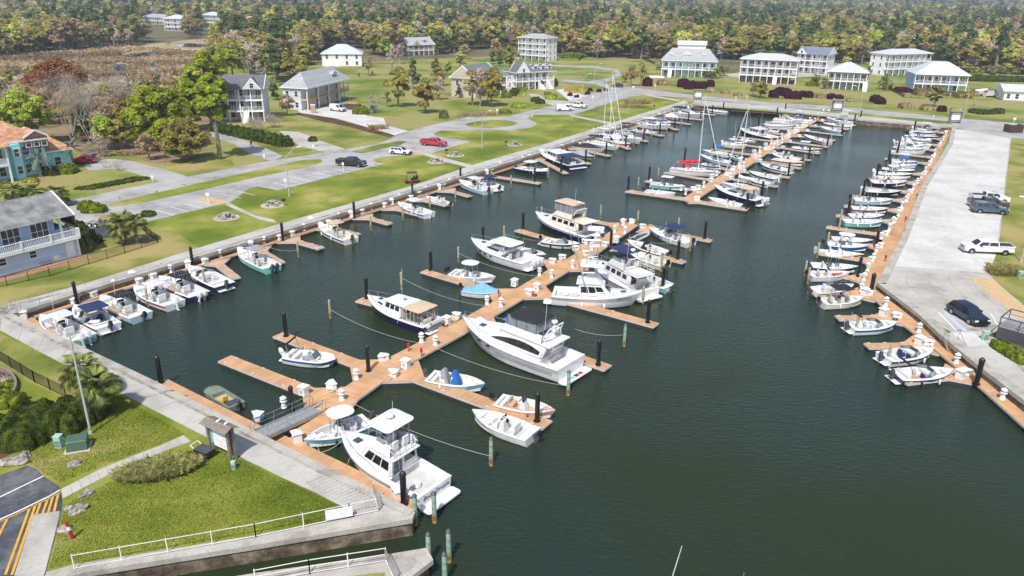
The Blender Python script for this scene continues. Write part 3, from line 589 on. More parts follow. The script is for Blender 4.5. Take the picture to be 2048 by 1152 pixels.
# --- wooden mooring piles, out in the water ---
for i, p in enumerate([(177, 653), (297, 613), (410, 570), (512, 540), (597, 513), (676, 485), (742, 460), (806, 440), (860, 419), (911, 402), (955, 384), (1022, 374), (1096, 354), (1148, 334), (1189, 318), (1230, 305), (1267, 291), (1302, 276), (1333, 265), (1362, 252)]):
 inst('wp', make_wpile, P(p[0], p[1], 0), 0, 'grey-green wooden mooring pile off the west dock, %s from the near end' % nth(i+1), 'mooring pile', 'wooden piles off the west dock')
for i, p in enumerate([(661, 636), (803, 578), (917, 524), (1008, 480), (1083, 440), (1285, 607), (1380, 501), (1275, 448), (1356, 463)]):
 inst('wp', make_wpile, P(p[0], p[1], 0), 0, 'weathered mooring pile near the centre dock, %s from the near left' % nth(i+1), 'mooring pile', 'wooden piles round the centre dock')
for i, p in enumerate([(1276, 377), (1316, 357), (1561, 364), (1585, 345), (1608, 329), (1626, 314), (1644, 298), (1661, 286), (1674, 273), (1505, 405)]):
 inst('wp', make_wpile, P(p[0], p[1], 0), 0, 'wooden mooring pile by the middle dock, %s in a round from its near left end' % nth(i+1), 'mooring pile', 'wooden piles round the middle dock')
for i, p in enumerate([(1775, 727), (1711, 667), (1658, 612), (1615, 567), (1609, 553), (1634, 515), (1654, 493), (1677, 463), (1680, 445), (1702, 414), (1718, 402)]):
 inst('wp', make_wpile, P(p[0], p[1], 0), 0, 'mossy mooring pile behind the east dock boats, %s from the near end' % nth(i+1), 'mooring pile', 'wooden piles off the east dock')
for i, (p, tx) in enumerate([((831, 1049), 'green wooden pile with a rusty foot at the seawall corner'), ((869, 1044), 'green wooden pile standing clear of the seawall corner'), ((858, 1129), 'green wooden pile at the tip of the south pier'), ((898, 1123), 'green wooden pile in open water beyond the south pier tip'),
      ((890, 1170), 'green wooden pile cut by the bottom edge of the photo'), ((982, 930), 'green wooden pile with a white rope collar off the near dock'), ((1136, 790), 'pale green pile roped to the dock, by the stern of the large motor yacht'), ((1248, 692), 'pale green pile roped from the long finger, right of the motor yacht'), ((1322, 542), 'mossy green pile behind the outboard of the cream boat'), ((1201, 437), 'pale green pile behind the tan topped trawler')]):
 o = inst('gp', lambda: make_wpile(True, 2.3, .165), P(p[0], p[1], 0), 0, tx, 'mooring pile', 'green mooring piles'); o.scale = (1, 1, 1.0)
# --- boxes and pedestals of the centre dock ---
for i, (x, y) in enumerate([(517, 838), (663, 776), (788, 752), (766, 720), (914, 636), (960, 648), (1059, 588), (1106, 526), (1123, 518), (1171, 487), (1193, 480), (1211, 492), (1171, 510), (1263, 446), (1284, 456), (1150, 500)]):
 inst('box', make_dock_box, P(x, y, DK), math.radians(-58+rnd.choice([0, 90, 180])), 'white corner box on the centre dock, %s from the near end' % nth(i+1), 'dock box', 'white corner boxes on the centre dock')
for i, (x, y) in enumerate([(608, 789), (812, 735), (894, 648), (1029, 572), (1074, 581), (1233, 485), (1246, 450)]):
 inst('tbox', make_tall_box, P(x, y, DK), math.radians(-28), 'tall peaked white box on the centre dock, %s from the near end' % nth(i+1), 'service box', 'tall white boxes on the centre dock')
for i, (x, y) in enumerate([(568, 815), (684, 800), (713, 758), (843, 684), (871, 690), (974, 609), (1002, 613), (1079, 551), (1103, 555), (1229, 464), (1250, 466), (1183, 500), (1145, 535)]):
 inst('ped', make_pedestal, P(x, y, DK), 0, 'white power pedestal on the centre dock, %s from the near end' % nth(i+1), 'power pedestal', 'pedestals on the centre dock')
inst('tbox', make_tall_box, P(595, 883, DK), math.radians(-60), 'tall white box at the bow of the white T-top boat, by the gangway', 'service box', 'white boxes on the near dock')
o = inst('box', make_dock_box, P(796, 990, DK), math.radians(-60), 'white dock box beside the stern of the near sportfishing boat', 'dock box', 'white boxes on the near dock')
# west: boxes at every finger root, pedestals between them
bx = [(49, 637), (150, 605), (187, 592), (266, 557), (279, 566), (307, 556), (377, 535), (410, 526), (481, 504), (502, 495), (559, 478), (584, 470), (623, 446), (641, 453), (657, 448), (702, 434), (724, 426), (769, 413), (783, 408), (822, 398), (838, 390), (878, 379), (887, 374), (958, 343), (973, 349), (983, 344),
      (1008, 334), (1060, 318), (1076, 313), (1110, 302), (1124, 298), (1160, 290), (1200, 270), (1226, 262), (1252, 254), (1290, 242), (1318, 233), (1340, 226)]
for i, (x, y) in enumerate(bx):
 k = i % 3 == 0
 inst('tbox' if k else 'box', make_tall_box if k else make_dock_box, P(x, y, DK), math.radians(-70 if k else -70), ('tall white box' if k else 'white corner box')+' along the west dock, %s box from the near end' % nth(i+1), 'service box' if k else 'dock box', 'white boxes along the west dock')
for i, (x, y) in enumerate([(229, 576), (342, 545), (441, 514), (529, 487), (608, 461), (678, 439), (742, 419), (799, 400), (852, 384), (899, 368), (1001, 334), (1045, 322), (1090, 308), (1146, 290), (1180, 279), (1215, 268), (1244, 258), (1276, 249), (1304, 240), (1330, 231)]):
 inst('ped', make_pedestal, P(x, y, DK), 0, 'white power pedestal on the west dock, %s from the near end' % nth(i+1), 'power pedestal', 'pedestals on the west dock')
for i, (x, y) in enumerate([(165, 598), (325, 541), (553, 466), (756, 404), (885, 364), (1015, 322), (1112, 293), (1205, 266), (1275, 244)]):
 inst('ext', make_ext, P(x, y, DK), 0, 'red extinguisher post by the west seawall, %s from the near end' % nth(i+1), 'fire extinguisher', 'red extinguisher posts on the west dock')
for i, (x, y) in enumerate([(817, 703), (843, 713), (997, 594), (1240, 455)]):
 inst('ext', make_ext, P(x, y, DK), 0, 'red fire extinguisher post on the centre dock, %s from the near end' % nth(i+1), 'fire extinguisher', 'red extinguisher posts on the centre dock')
# middle dock: boxes and pedestals on both edges
k = 0; kp = 0
for sgn, fl in ((-1, NF[:11]), (1, NF[11:])):
 side = 'left' if sgn < 0 else 'right'; k = kp = 0
 for (rx, ry), _t in fl:
  for dx, dy in ((5*sgn+2, 3), (-2, -5)):
   k += 1; inst('box', make_dock_box, P(rx-sgn*-1+dx, ry+dy, DK), math.radians(rnd.choice([-58, 122, 32])), 'white box on the %s of the middle dock, %s from the near end' % (side, nth(k)), 'dock box', 'white dock boxes on the %s edge of the middle dock' % side)
  kp += 1; inst('ped', make_pedestal, P(rx+7, ry-8, DK), 0, 'white pedestal on the %s of the middle dock, %s from the near end' % (side, nth(kp)), 'power pedestal', 'pedestals on the middle dock')
for i, (x, y) in enumerate([(1371, 389), (1386, 380), (1362, 381), (1393, 400)]):
 inst('ped' if i % 2 == 0 else 'box', make_pedestal if i % 2 == 0 else make_dock_box, P(x, y, DK), 0, 'white %s on the near T end of the middle dock, %s from the left' % ('power pedestal' if i % 2 == 0 else 'dock box', nth(i//2+1)), 'power pedestal' if i % 2 == 0 else 'dock box', 'fittings on the T end')
# east dock
k = 0
for i, ((rx, ry), _t) in enumerate(EF):
 s_ = 1 if i < 4 else .8
 k += 1; inst('box', make_dock_box, P(rx+4, ry+1, DK), math.radians(60 if i > 3 else 0), 'white corner dock box on the east dock, %s from the near end' % nth(k), 'dock box', 'white dock boxes on the east dock')
 if i < 4: inst('tbox', make_tall_box, P((1943, 1857, 1785, 1748)[i]-20+(i == 0)*-4, (756, 688, 631, 590)[i], DK), math.radians(30), 'tall peaked white box on the near east dock, %s from the near end' % nth(i+1), 'service box', 'tall boxes on the near east dock')
for i, (x, y) in enumerate([(2004, 798), (1912, 726), (1837, 664), (1771, 611), (1722, 583), (1727, 561), (1735, 541), (1746, 521), (1752, 503), (1762, 478), (1778, 460), (1786, 446), (1796, 432), (1803, 415), (1811, 403), (1817, 390), (1826, 379), (1834, 367), (1842, 356), (1850, 343), (1857, 331), (1863, 320), (1869, 308), (1875, 300), (1880, 290), (1886, 280), (1891, 270)]):
 inst('ped', make_pedestal, P(x, y, DK), 0, 'white power pedestal on the east dock, %s from the near end' % nth(i+1), 'power pedestal', 'pedestals on the east dock')
for i, (x, y) in enumerate([(1833, 631), (1770, 523), (1810, 444), (1833, 398), (1860, 346), (1884, 301), (1896, 270)]):
 inst('ext', make_ext, P(x, y, DK), 0, 'red extinguisher post on the east dock, %s from the near end' % nth(i+1), 'fire extinguisher', 'red extinguisher posts on the east dock')
# wooden steps up to the east car park
def steps(px, py, rz, label, n=5):
 t = empty('dock_steps', P(px, py, DK), rz)
 for i in range(n): MB().box(-.7, .7, i*.28, i*.28+.28, .12*i, .16*(i+1)).build('step', DECK, t)
 for s in (-1, 1):
  m = MB(); m.bar((s*.72, 0, .9), (s*.72, n*.28, 1.7), .04); m.bar((s*.72, 0, 0), (s*.72, 0, .9), .04); m.bar((s*.72, n*.28, .6), (s*.72, n*.28, 1.7), .04); m.bar((s*.74, 0, 0), (s*.74, n*.28, .85), .05, .2); m.build('handrail', SILVER, t)
 tag(t, label, 'steps', 'wooden steps from the east dock')
def along(a, b): d_ = P(*b)-P(*a); return math.atan2(d_.y, d_.x)-PI/2
steps(1913, 706, along((1961, 736), (1883, 673)), 'tan wooden dock steps up to the promenade near the hedge'); steps(1794, 475, along((1756, 568), (1805, 473)), 'tan wooden dock steps halfway along the concrete car park'); steps(1847, 374, along((1805, 473), (1846, 370)), 'tan wooden dock steps farther along the concrete car park'); steps(1881, 304, along((1846, 370), (1898, 288)), 'tan wooden dock steps at the far end of the east dock')
# --- gangways ---
def gangway(name, a, za, b, zb, wd, label):
 A = P(a[0], a[1], za); B = P(b[0], b[1], zb); d = B-A; L = d.xy.length; t = empty(name, A, math.atan2(d.y, d.x)); t.rotation_euler = (0, -math.atan2(zb-za, L), math.atan2(d.y, d.x)); L = d.length
 ALU = mat('grey_grating', (.36, .37, .37), .5, .12, 3, metal=.3)
 dk_ = MB(); dk_.box(0, L, -wd/2, wd/2, -.08, 0); k = int(L/.5)
 for i in range(1, k): dk_.box(i*.5-.02, i*.5+.02, -wd/2, wd/2, .0, .02)
 dk_.build('grating_deck', ALU, t)
 for s in (-1, 1):
  MB().box(0, L, s*wd/2-.05, s*wd/2+.05, -.2, .12).build('side_beam', ALU, t)
  y = s*(wd/2-.03); m = MB(); m.tube([(-.3, y, 0), (-.45, y, .6), (-.2, y, 1.0), (L+.1, y, 1.0), (L+.4, y, .6), (L+.3, y, 0)], .028); m.tube([(0, y, .55), (L, y, .55)], .02); m.build('handrail', SILVER, t)
  n = max(3, int(L/1.6))
  for i in range(n+1): MB().bar((i*L/n, y, 0), (i*L/n, y, 1.0), .04).build('rail_post', SILVER, t)
 return tag(t, label, 'gangway')
gangway('gangway', (522, 868), G0+.02, (632, 818), DK+.12, 1.5, 'grey metal gangway from the kiosk down to the centre dock')
gangway('gangway', (32, 622), G0+.02, (143, 596), DK+.12, 1.7, 'grey metal gangway in the left corner, down to the west dock')
gangway('gangway', (1673, 214), G0+.02, (1652, 226), DK+.1, 1.6, 'grey gangway at the far end of the middle dock')
gangway('gangway', (1398, 207), G0+.02, (1372, 218), DK+.1, 1.6, 'grey gangway at the far end of the west dock')
# --- ropes ---
ROPE = mat('mooring_rope', (.50, .47, .38), .9, .12, 8)
def rope(a, za, b, zb, sag, label, m=None, r=.017):
 A = P(a[0], a[1], za); B = P(b[0], b[1], zb); pts = []
 for i in range(13):
  u = i/12; p = A.lerp(B, u); p.z -= sag*4*u*(1-u); p.z = max(p.z, .03) if i not in (0, 12) else p.z; pts.append(tuple(p-A))
 tag(MB().tube(pts, r).build('mooring_rope', m or ROPE, None, A), label, 'rope', 'mooring lines')
rope((700, 803), .7, (980, 912), 1.0, .5, 'long pale rope from the centre dock to the near green pile')
rope((662, 620), 1.3, (838, 686), .6, .5, 'long slack rope from the lone pile left of the navy cabin boat to the dock')
rope((804, 556), 1.4, (974, 612), .6, .6, 'slack rope from the pile behind the navy cabin boat to the dock')
rope((872, 696), .6, (1135, 772), 1.0, .5, 'long rope beside the hull of the large motor yacht')
rope((1150, 658), .5, (1246, 670), 1.0, .3, 'rope between the long finger and the pale green pile')
rope((917, 506), 1.4, (1079, 553), .6, .5, 'rope passing the stern of the white express cruiser')
rope((532, 492), .8, (596, 500), 1.0, .35, 'slack rope in the empty slip of the west dock')
rope((250, 594), .8, (296, 603), 1.0, .3, 'rope to the wooden pile between two west boats')
rope((1253, 478), .8, (1379, 488), 1.0, .25, 'rope between the dock and the pile below the white cuddy boat')
rope((1010, 468), 1.4, (1183, 491), .7, .4, 'rope left of the tan topped trawler')
rope((683, 882), 1.1, (628, 905), .6, .3, 'rope from the near sportfishing boat bow to the dock')
rope((634, 888), .9, (640, 905), .6, .1, 'short bow line of the white T-top boat')
rope((702, 907), .9, (690, 935), .6, .15, 'yellow bow line of the near sportfishing boat', mat('yellow_rope', (.65, .42, .03), .8, .1, 5))
rope((735, 940), 1.0, (762, 969), .6, .15, 'spring line of the near sportfishing boat')
for i, (x, y) in enumerate([(779, 757), (890, 652), (663, 784), (1069, 592), (1200, 484), (977, 346), (1855, 692), (1790, 640)]):
 h_ = MB(); h_.tube([(.26*math.cos(a/3)*(1+.03*a/20), .26*math.sin(a/3), .04+.004*a) for a in range(40)], .03, 5); tag(h_.build('hose_coil', BLACK if i % 2 else ROPE, None, P(x, y, DK)), '%s coiled hose on the boards beside a white dock box, %s from the near left' % ('black' if i % 2 else 'pale', nth(i+1)), 'hose', 'coiled hoses')
# --- buoys ---
for i, (x, y) in enumerate([(537, 763), (571, 776)]):
 o = inst('fend', lambda: MB().lathe([(.04, -.3), (.13, -.2), (.13, .2), (.04, .3)], 8).build('fender', PLW, smooth=True), P(x, y, .35), 0, 'white fender hanging on the empty long finger, %s from the tip' % nth(i+1), 'fender', 'white fenders'); o.rotation_euler = (PI/2, 0, .9)
# stray masts that rise into the frame at the bottom
# ================= BOATS =================
COLS = {'W': WHITE, 'N': NAVY, 'T': TEALG, 'S': SEAF, 'K': mat('black_gelcoat', (.015, .015, .02), .15, .1, 1, coat=.4), 'G': GREYG, 'C': CREAM, 'B': BLUEG, 'R': mat('red_gelcoat', (.40, .03, .03), .25, .1, 1), 'J': JONG, 'A': mat('tan_gelcoat', (.50, .34, .24), .35, .08, 1), 'L': mat('pale_blue_gelcoat', (.42, .58, .66), .25, .05, 1)}
CANV = {'w': WHITE, 'k': BLACKC, 'n': NAVYC, 't': TANC, 'g': GREY, 'b': BLUEC, 'r': REDC, 'l': mat('light_blue_canvas', (.16, .36, .52), .8, .12, 3)}
class Hull:
 def __init__(s, L, B, fs, fb, full=.5, pw=2.3, tr=.9, rake=.12):
  s.L, s.B, s.fs, s.fb, s.full, s.pw, s.tr, s.rake = L, B, fs, fb, full, pw, tr, rake; s.st = None
 def hb(s, t): return s.B/2*(s.tr+(1-s.tr)*math.sin(PI/2*min(1, t/.4)))*max(.0, 1-max(0, (t-s.full)/(1-s.full))**s.pw)
 def zt(s, t): return s.fs+(s.fb-s.fs)*t**2.2
 def x(s, t): return -s.L/2+s.L*t
 def mesh(s, name, m, parent, m2=None, n=18):
  mb = MB(); rows = []
  for i in range(n+1):
   t = 1-(1-i/n)**1.0; hb = s.hb(t); x = s.x(t); z = s.zt(t); k = max(0, (t-.45)/.55)
   r = []
   for (fh, fz, rk) in ((1.03, 1.0, 0), (1.05, .93, 0), (1.0, .90, .0), (.96-.10*k, .55, .35), (.90-.30*k, .12, .8), (.86-.42*k, -.02, 1), (.45-.35*k, -.35, 1.5)):
    zz = z*fz if fz > 0 else fz; r.append((x-rk*s.rake*s.L*k**2.5*.9, hb*fh, zz))
   rows.append(r)
  R = 7; vs = []
  for r in rows: vs += [(a, b, c) for a, b, c in r]+[(a, -b, c) for a, b, c in r]
  fs = []; ms = []
  for i in range(n):
   for j in range(R-1):
    a = i*2*R+j; b = (i+1)*2*R+j; mi = 1 if j == 0 else 3 if j == 2 and s.st else (2 if j >= 4 else 0)
    fs.append((a, b, b+1, a+1)[::-1]); fs.append((a+R, a+R+1, b+R+1, b+R)[::-1]); ms += [mi, mi]
   a = i*2*R+R-1; b = a+2*R; fs.append((a, b, b+R, a+R)); ms.append(2)
  for j in range(R-1): fs.append((j, j+1, R+j+1, R+j)[::-1]); ms.append(1 if j == 0 else 0)
  mb.add(vs, fs); mb.m = ms
  return mb.build(name, [m, m2 or WHITE, BOOT, s.st or m], parent, smooth=35)
 def ring(s, name, t0, t1, wd, floor, mrim, mfloor, parent, n=14, mliner=None, wt=.0):
  """gunwale rim, inner liner and floor of an open cockpit"""
  mb = MB(); P_ = []
  for i in range(n+1):
   t = t0+(t1-t0)*i/n; hb = s.hb(t)*1.03; P_.append((s.x(t), hb, max(hb-wd, .01), s.zt(t)))
  for sg in (1, -1):
   for i in range(n):
    a, b = P_[i], P_[i+1]
    q = [(a[0], sg*a[1], a[3]), (b[0], sg*b[1], b[3]), (b[0], sg*b[2], b[3]+.01), (a[0], sg*a[2], a[3]+.01)]
    w_ = [(a[0], sg*a[2], a[3]+.01), (b[0], sg*b[2], b[3]+.01), (b[0], sg*b[2]*.97, floor), (a[0], sg*a[2]*.97, floor)]
    if sg < 0: q = q[::-1]; w_ = w_[::-1]
    mb.add([*q], [(0, 1, 2, 3)[::-1]], 0); mb.add([*w_], [(0, 1, 2, 3)[::-1]], 0)
  for i in range(n):
   a, b = P_[i], P_[i+1]; mb.add([(a[0], -a[2], floor), (b[0], -b[2], floor), (b[0], b[2], floor), (a[0], a[2], floor)], [(0, 1, 2, 3)], 1)
  a = P_[0]; x0 = s.x(0)
  mb.add([(x0, -a[1], a[3]), (a[0], -a[1], a[3]), (a[0], a[1], a[3]), (x0, a[1], a[3])], [(0, 1, 2, 3)], 0)
  mb.add([(a[0], -a[2], a[3]), (a[0], a[2], a[3]), (a[0], a[2], floor), (a[0], -a[2], floor)], [(0, 1, 2, 3)], 0)
  b = P_[-1]; mb.add([(b[0], -b[2], b[3]), (b[0], b[2], b[3]), (b[0], b[2], floor), (b[0], -b[2], floor)], [(3, 2, 1, 0)], 0)
  return mb.build(name, [mrim, mfloor], parent)
 def deck(s, name, t0, t1, camber, m, parent, n=10, inset=0, lift=0, k=7):
  mb = MB(); vs = []
  for i in range(n+1):
   t = t0+(t1-t0)*i/n; hb = max(.0, s.hb(t)*1.03-inset)
   for j in range(k): u = j/(k-1)*2-1; vs.append((s.x(t), hb*u, s.zt(t)+lift+camber*(1-u*u)*min(1, (1-i/n)*3+.25)))
  mb.add(vs, [(i*k+j, (i+1)*k+j, (i+1)*k+j+1, i*k+j+1) for i in range(n) for j in range(k-1)])
  mb.add([vs[j] for j in range(k)]+[(vs[j][0], vs[j][1], vs[0][2]-.5) for j in range(k)], [(j, j+1, k+j+1, k+j) for j in range(k-1)]) if t0 > .02 else None
  return mb.build(name, m, parent, smooth=50)
def sup8(x0, x1, hb0, hb1, z0, z1, rf=.3, rb=.1, tum=.9):
 b = [(x0, -hb0, z0), (x1, -hb1, z0), (x1, hb1, z0), (x0, hb0, z0)]; t = [(x0+rb, -hb0*tum, z1), (x1-rf, -hb1*tum, z1), (x1-rf, hb1*tum, z1), (x0+rb, hb0*tum, z1)]
 return b, t
def wpanel(mb, b, t, face, u0, u1, v0, v1, off=.015, m=0, thick=.02):
 """thin glazing panel on a side of a tapered box; face 0 right, 1 front, 2 left, 3 back"""
 i, j = face, (face+1) % 4; A, B_, C_, D_ = Vector(b[i]), Vector(b[j]), Vector(t[j]), Vector(t[i]); n = (B_-A).cross(D_-A).normalized()
 f = lambda u, v: A.lerp(B_, u).lerp(D_.lerp(C_, u), v)
 q = [f(u0, v0), f(u1, v0), f(u1, v1), f(u0, v1)]
 mb.add([p+n*(off-thick) for p in q]+[p+n*off for p in q], [(4, 5, 6, 7), (0, 1, 5, 4), (1, 2, 6, 5), (2, 3, 7, 6), (3, 0, 4, 7)], m); return mb
def arcpanel(mb, b, t, face, n=9):
 i, j = face, (face+1) % 4; A, B_, C_, D_ = Vector(b[i]), Vector(b[j]), Vector(t[j]), Vector(t[i]); nn = (B_-A).cross(D_-A).normalized()
 pts = []
 for k in range(n): u = .06+.84*k/(n-1); u2 = u if face == 0 else 1-u; v = .28+.52*math.sin(PI*min(1, .12+.88*k/(n-1)))**.7; pts.append((u2, v))
 f = lambda u, v: A.lerp(B_, u).lerp(D_.lerp(C_, u), v); pts = [(p[0], .26) for p in pts[::-1]]+pts if face else [(p[0], .26) for p in pts]+pts[::-1]
 q = [f(u, v)+nn*.02 for u, v in pts]; m_ = len(q)//2
 mb.add(q, [(k, k+1, len(q)-2-k, len(q)-1-k) for k in range(m_-1)])
def outboard(parent, x, y, z, m=BLACK, sc=1.0, tilt=0):
 o = empty('outboard', (x, y, z), 0, parent); o.rotation_euler = (0, tilt, 0)
 mb = MB(); mb.box8([(-.62*sc, -.18*sc, .15), (-.02, -.17*sc, .15), (-.02, .17*sc, .15), (-.62*sc, .18*sc, .15)], [(-.50*sc, -.13*sc, .15+.62*sc), (-.08, -.12*sc, .15+.52*sc), (-.08, .12*sc, .15+.52*sc), (-.50*sc, .13*sc, .15+.62*sc)]); mb.build('cowling', m, o, bevel=.06, seg=2, smooth=40)
 mb = MB(); mb.box8([(-.34, -.05, -.75), (-.12, -.05, -.75), (-.12, .05, -.75), (-.34, .05, -.75)], [(-.45, -.09, .17), (-.1, -.09, .17), (-.1, .09, .17), (-.45, .09, .17)]); mb.box(-.12, .12, -.16, .16, -.15, .1); mb.cyl((-.55, 0, -.7), (-.05, 0, -.7), .05, .07, 7); mb.build('lower_unit', DGREY if m is BLACK else m, o)
 return o
def rrect(x0, x1, y0, y1, r, n=4):
 out = []
 for cx, cy, a in ((x1-r, y1-r, 0), (x0+r, y1-r, 90), (x0+r, y0+r, 180), (x1-r, y0+r, 270)):
  for i in range(n+1): q = math.radians(a+90*i/n); out.append((cx+r*math.cos(q), cy+r*math.sin(q)))
 return out
def canopy(parent, x0, x1, hw, z, m, crown=.08, name='hard_top', r=None, legs=True, zl=.3, lm=None, lx=None, curtain=None):
 pts = rrect(x0, x1, -hw, hw, r or min(.35, hw*.6)); cx = (x0+x1)/2; n = len(pts); vs = [(p[0], p[1], z) for p in pts]+[(p[0], p[1], z+.05) for p in pts]+[(cx+(p[0]-cx)*.55, p[1]*.55, z+.05+crown) for p in pts]
 mb = MB(); mb.add(vs, [(i, (i+1) % n, n+(i+1) % n, n+i) for i in range(n)]+[(n+i, n+(i+1) % n, 2*n+(i+1) % n, 2*n+i) for i in range(n)]+[tuple(2*n+i for i in range(n)), tuple(range(n))[::-1]])
 o = mb.build(name, m, parent, smooth=60)
 if legs:
  f = MB(); a, b = lx or (x0+.25*(x1-x0), x0+.72*(x1-x0)); lm = lm or SILVER
  for s in (-1, 1):
   f.tube([(a-.12, s*hw*.62, zl), (a, s*hw*.78, z)], .03, 6); f.tube([(b+.15, s*hw*.62, zl), (b, s*hw*.78, z)], .03, 6); f.tube([(a, s*hw*.78, z-.02), (b, s*hw*.78, z-.02)], .025, 5); f.tube([(a-.1, s*hw*.64, zl+.5), (b+.1, s*hw*.64, zl+.6)], .02, 5)
  f.build('top_frame', lm, parent)
 return o
def seat(parent, x, y, z, w_, d=.45, h=.5, m=SEAT, rz=0, name='seat'):
 mb = MB(); mb.box(-d/2, d/2, -w_/2, w_/2, 0, .38*h/.5); mb.box(-d/2-.08, -d/2+.08, -w_/2, w_/2, .3, .38+h*.8)
 o = mb.build(name, m, parent, (x, y, z), rz, bevel=.04); return o
def bow_rail(parent, H, t0, t1, h=.5, inset=.1, n=10):
 m = MB(); L_ = []
 ts = [t0+(t1-t0)*i/n for i in range(n+1)]
 right = [(H.x(t), -(max(H.hb(t)-inset, .02)), H.zt(t)) for t in ts]; left = [(a, -b, c) for a, b, c in right][::-1]
 path = right+left[0:]; top = [(a, b, c+h*min(1, .35+.65*min(i, len(path)-1-i)/2.0)) for i, (a, b, c) in enumerate(path)]
 m.tube(top, .02, 5)
 for i in range(0, len(path), 2): m.tube([path[i], top[i]], .016, 4)
 return m.build('bow_rail', SILVER, parent)
def windshield(parent, x, hw, z, h=.42, rake=.3, wrap=.9, frame=BLACK):
 b = [(x-wrap, -hw, z), (x, -hw*.55, z), (x, hw*.55, z), (x-wrap, hw, z)]; t = [(x-wrap-rake*.7, -hw*.92, z+h*.75), (x-rake, -hw*.5, z+h), (x-rake, hw*.5, z+h), (x-wrap-rake*.7, hw*.92, z+h*.75)]
 mb = MB(); mb.add(b+t, [(0, 1, 5, 4), (1, 2, 6, 5), (2, 3, 7, 6), (4, 5, 1, 0), (5, 6, 2, 1), (6, 7, 3, 2)]); o = mb.build('windshield', CLEARISH, parent)
 f = MB(); f.tube(t, .022, 4); f.tube(b, .015, 4)
 for i in range(4): f.tube([b[i], t[i]], .02, 4)
 f.build('windshield_frame', frame, parent); return o
def antenna(parent, x, y, z, h=2.4): MB().tube([(x, y, z), (x-.15, y, z+h)], .018, 4).build('antenna', WPAINT, parent)
def radar(parent, x, z, r=.3):
 MB().lathe([(r*.4, -.35), (r*.3, 0), (r, .02), (r, .16), (r*.6, .24), (.02, .26)], 12, c=(x, 0)).build('radar_dome', WHITE, parent, (0, 0, z), smooth=50)
def lettering(text, size, parent, loc, rot, m, italic=.25):
 cu = bpy.data.curves.new('lettering', 'FONT'); cu.body = text; cu.size = size; cu.shear = italic; cu.align_x = 'CENTER'; cu.align_y = 'CENTER'; cu.extrude = .004; cu.resolution_u = 2
 o = bpy.data.objects.new('tmp', cu); COL.objects.link(o); bpy.context.view_layer.update(); me = bpy.data.meshes.new_from_object(o.evaluated_get(bpy.context.evaluated_depsgraph_get())); bpy.data.objects.remove(o)
 me.materials.clear(); me.materials.append(m); q = bpy.data.objects.new('lettering', me); COL.objects.link(q); q.parent = parent; q.location = loc; q.rotation_euler = rot; return q
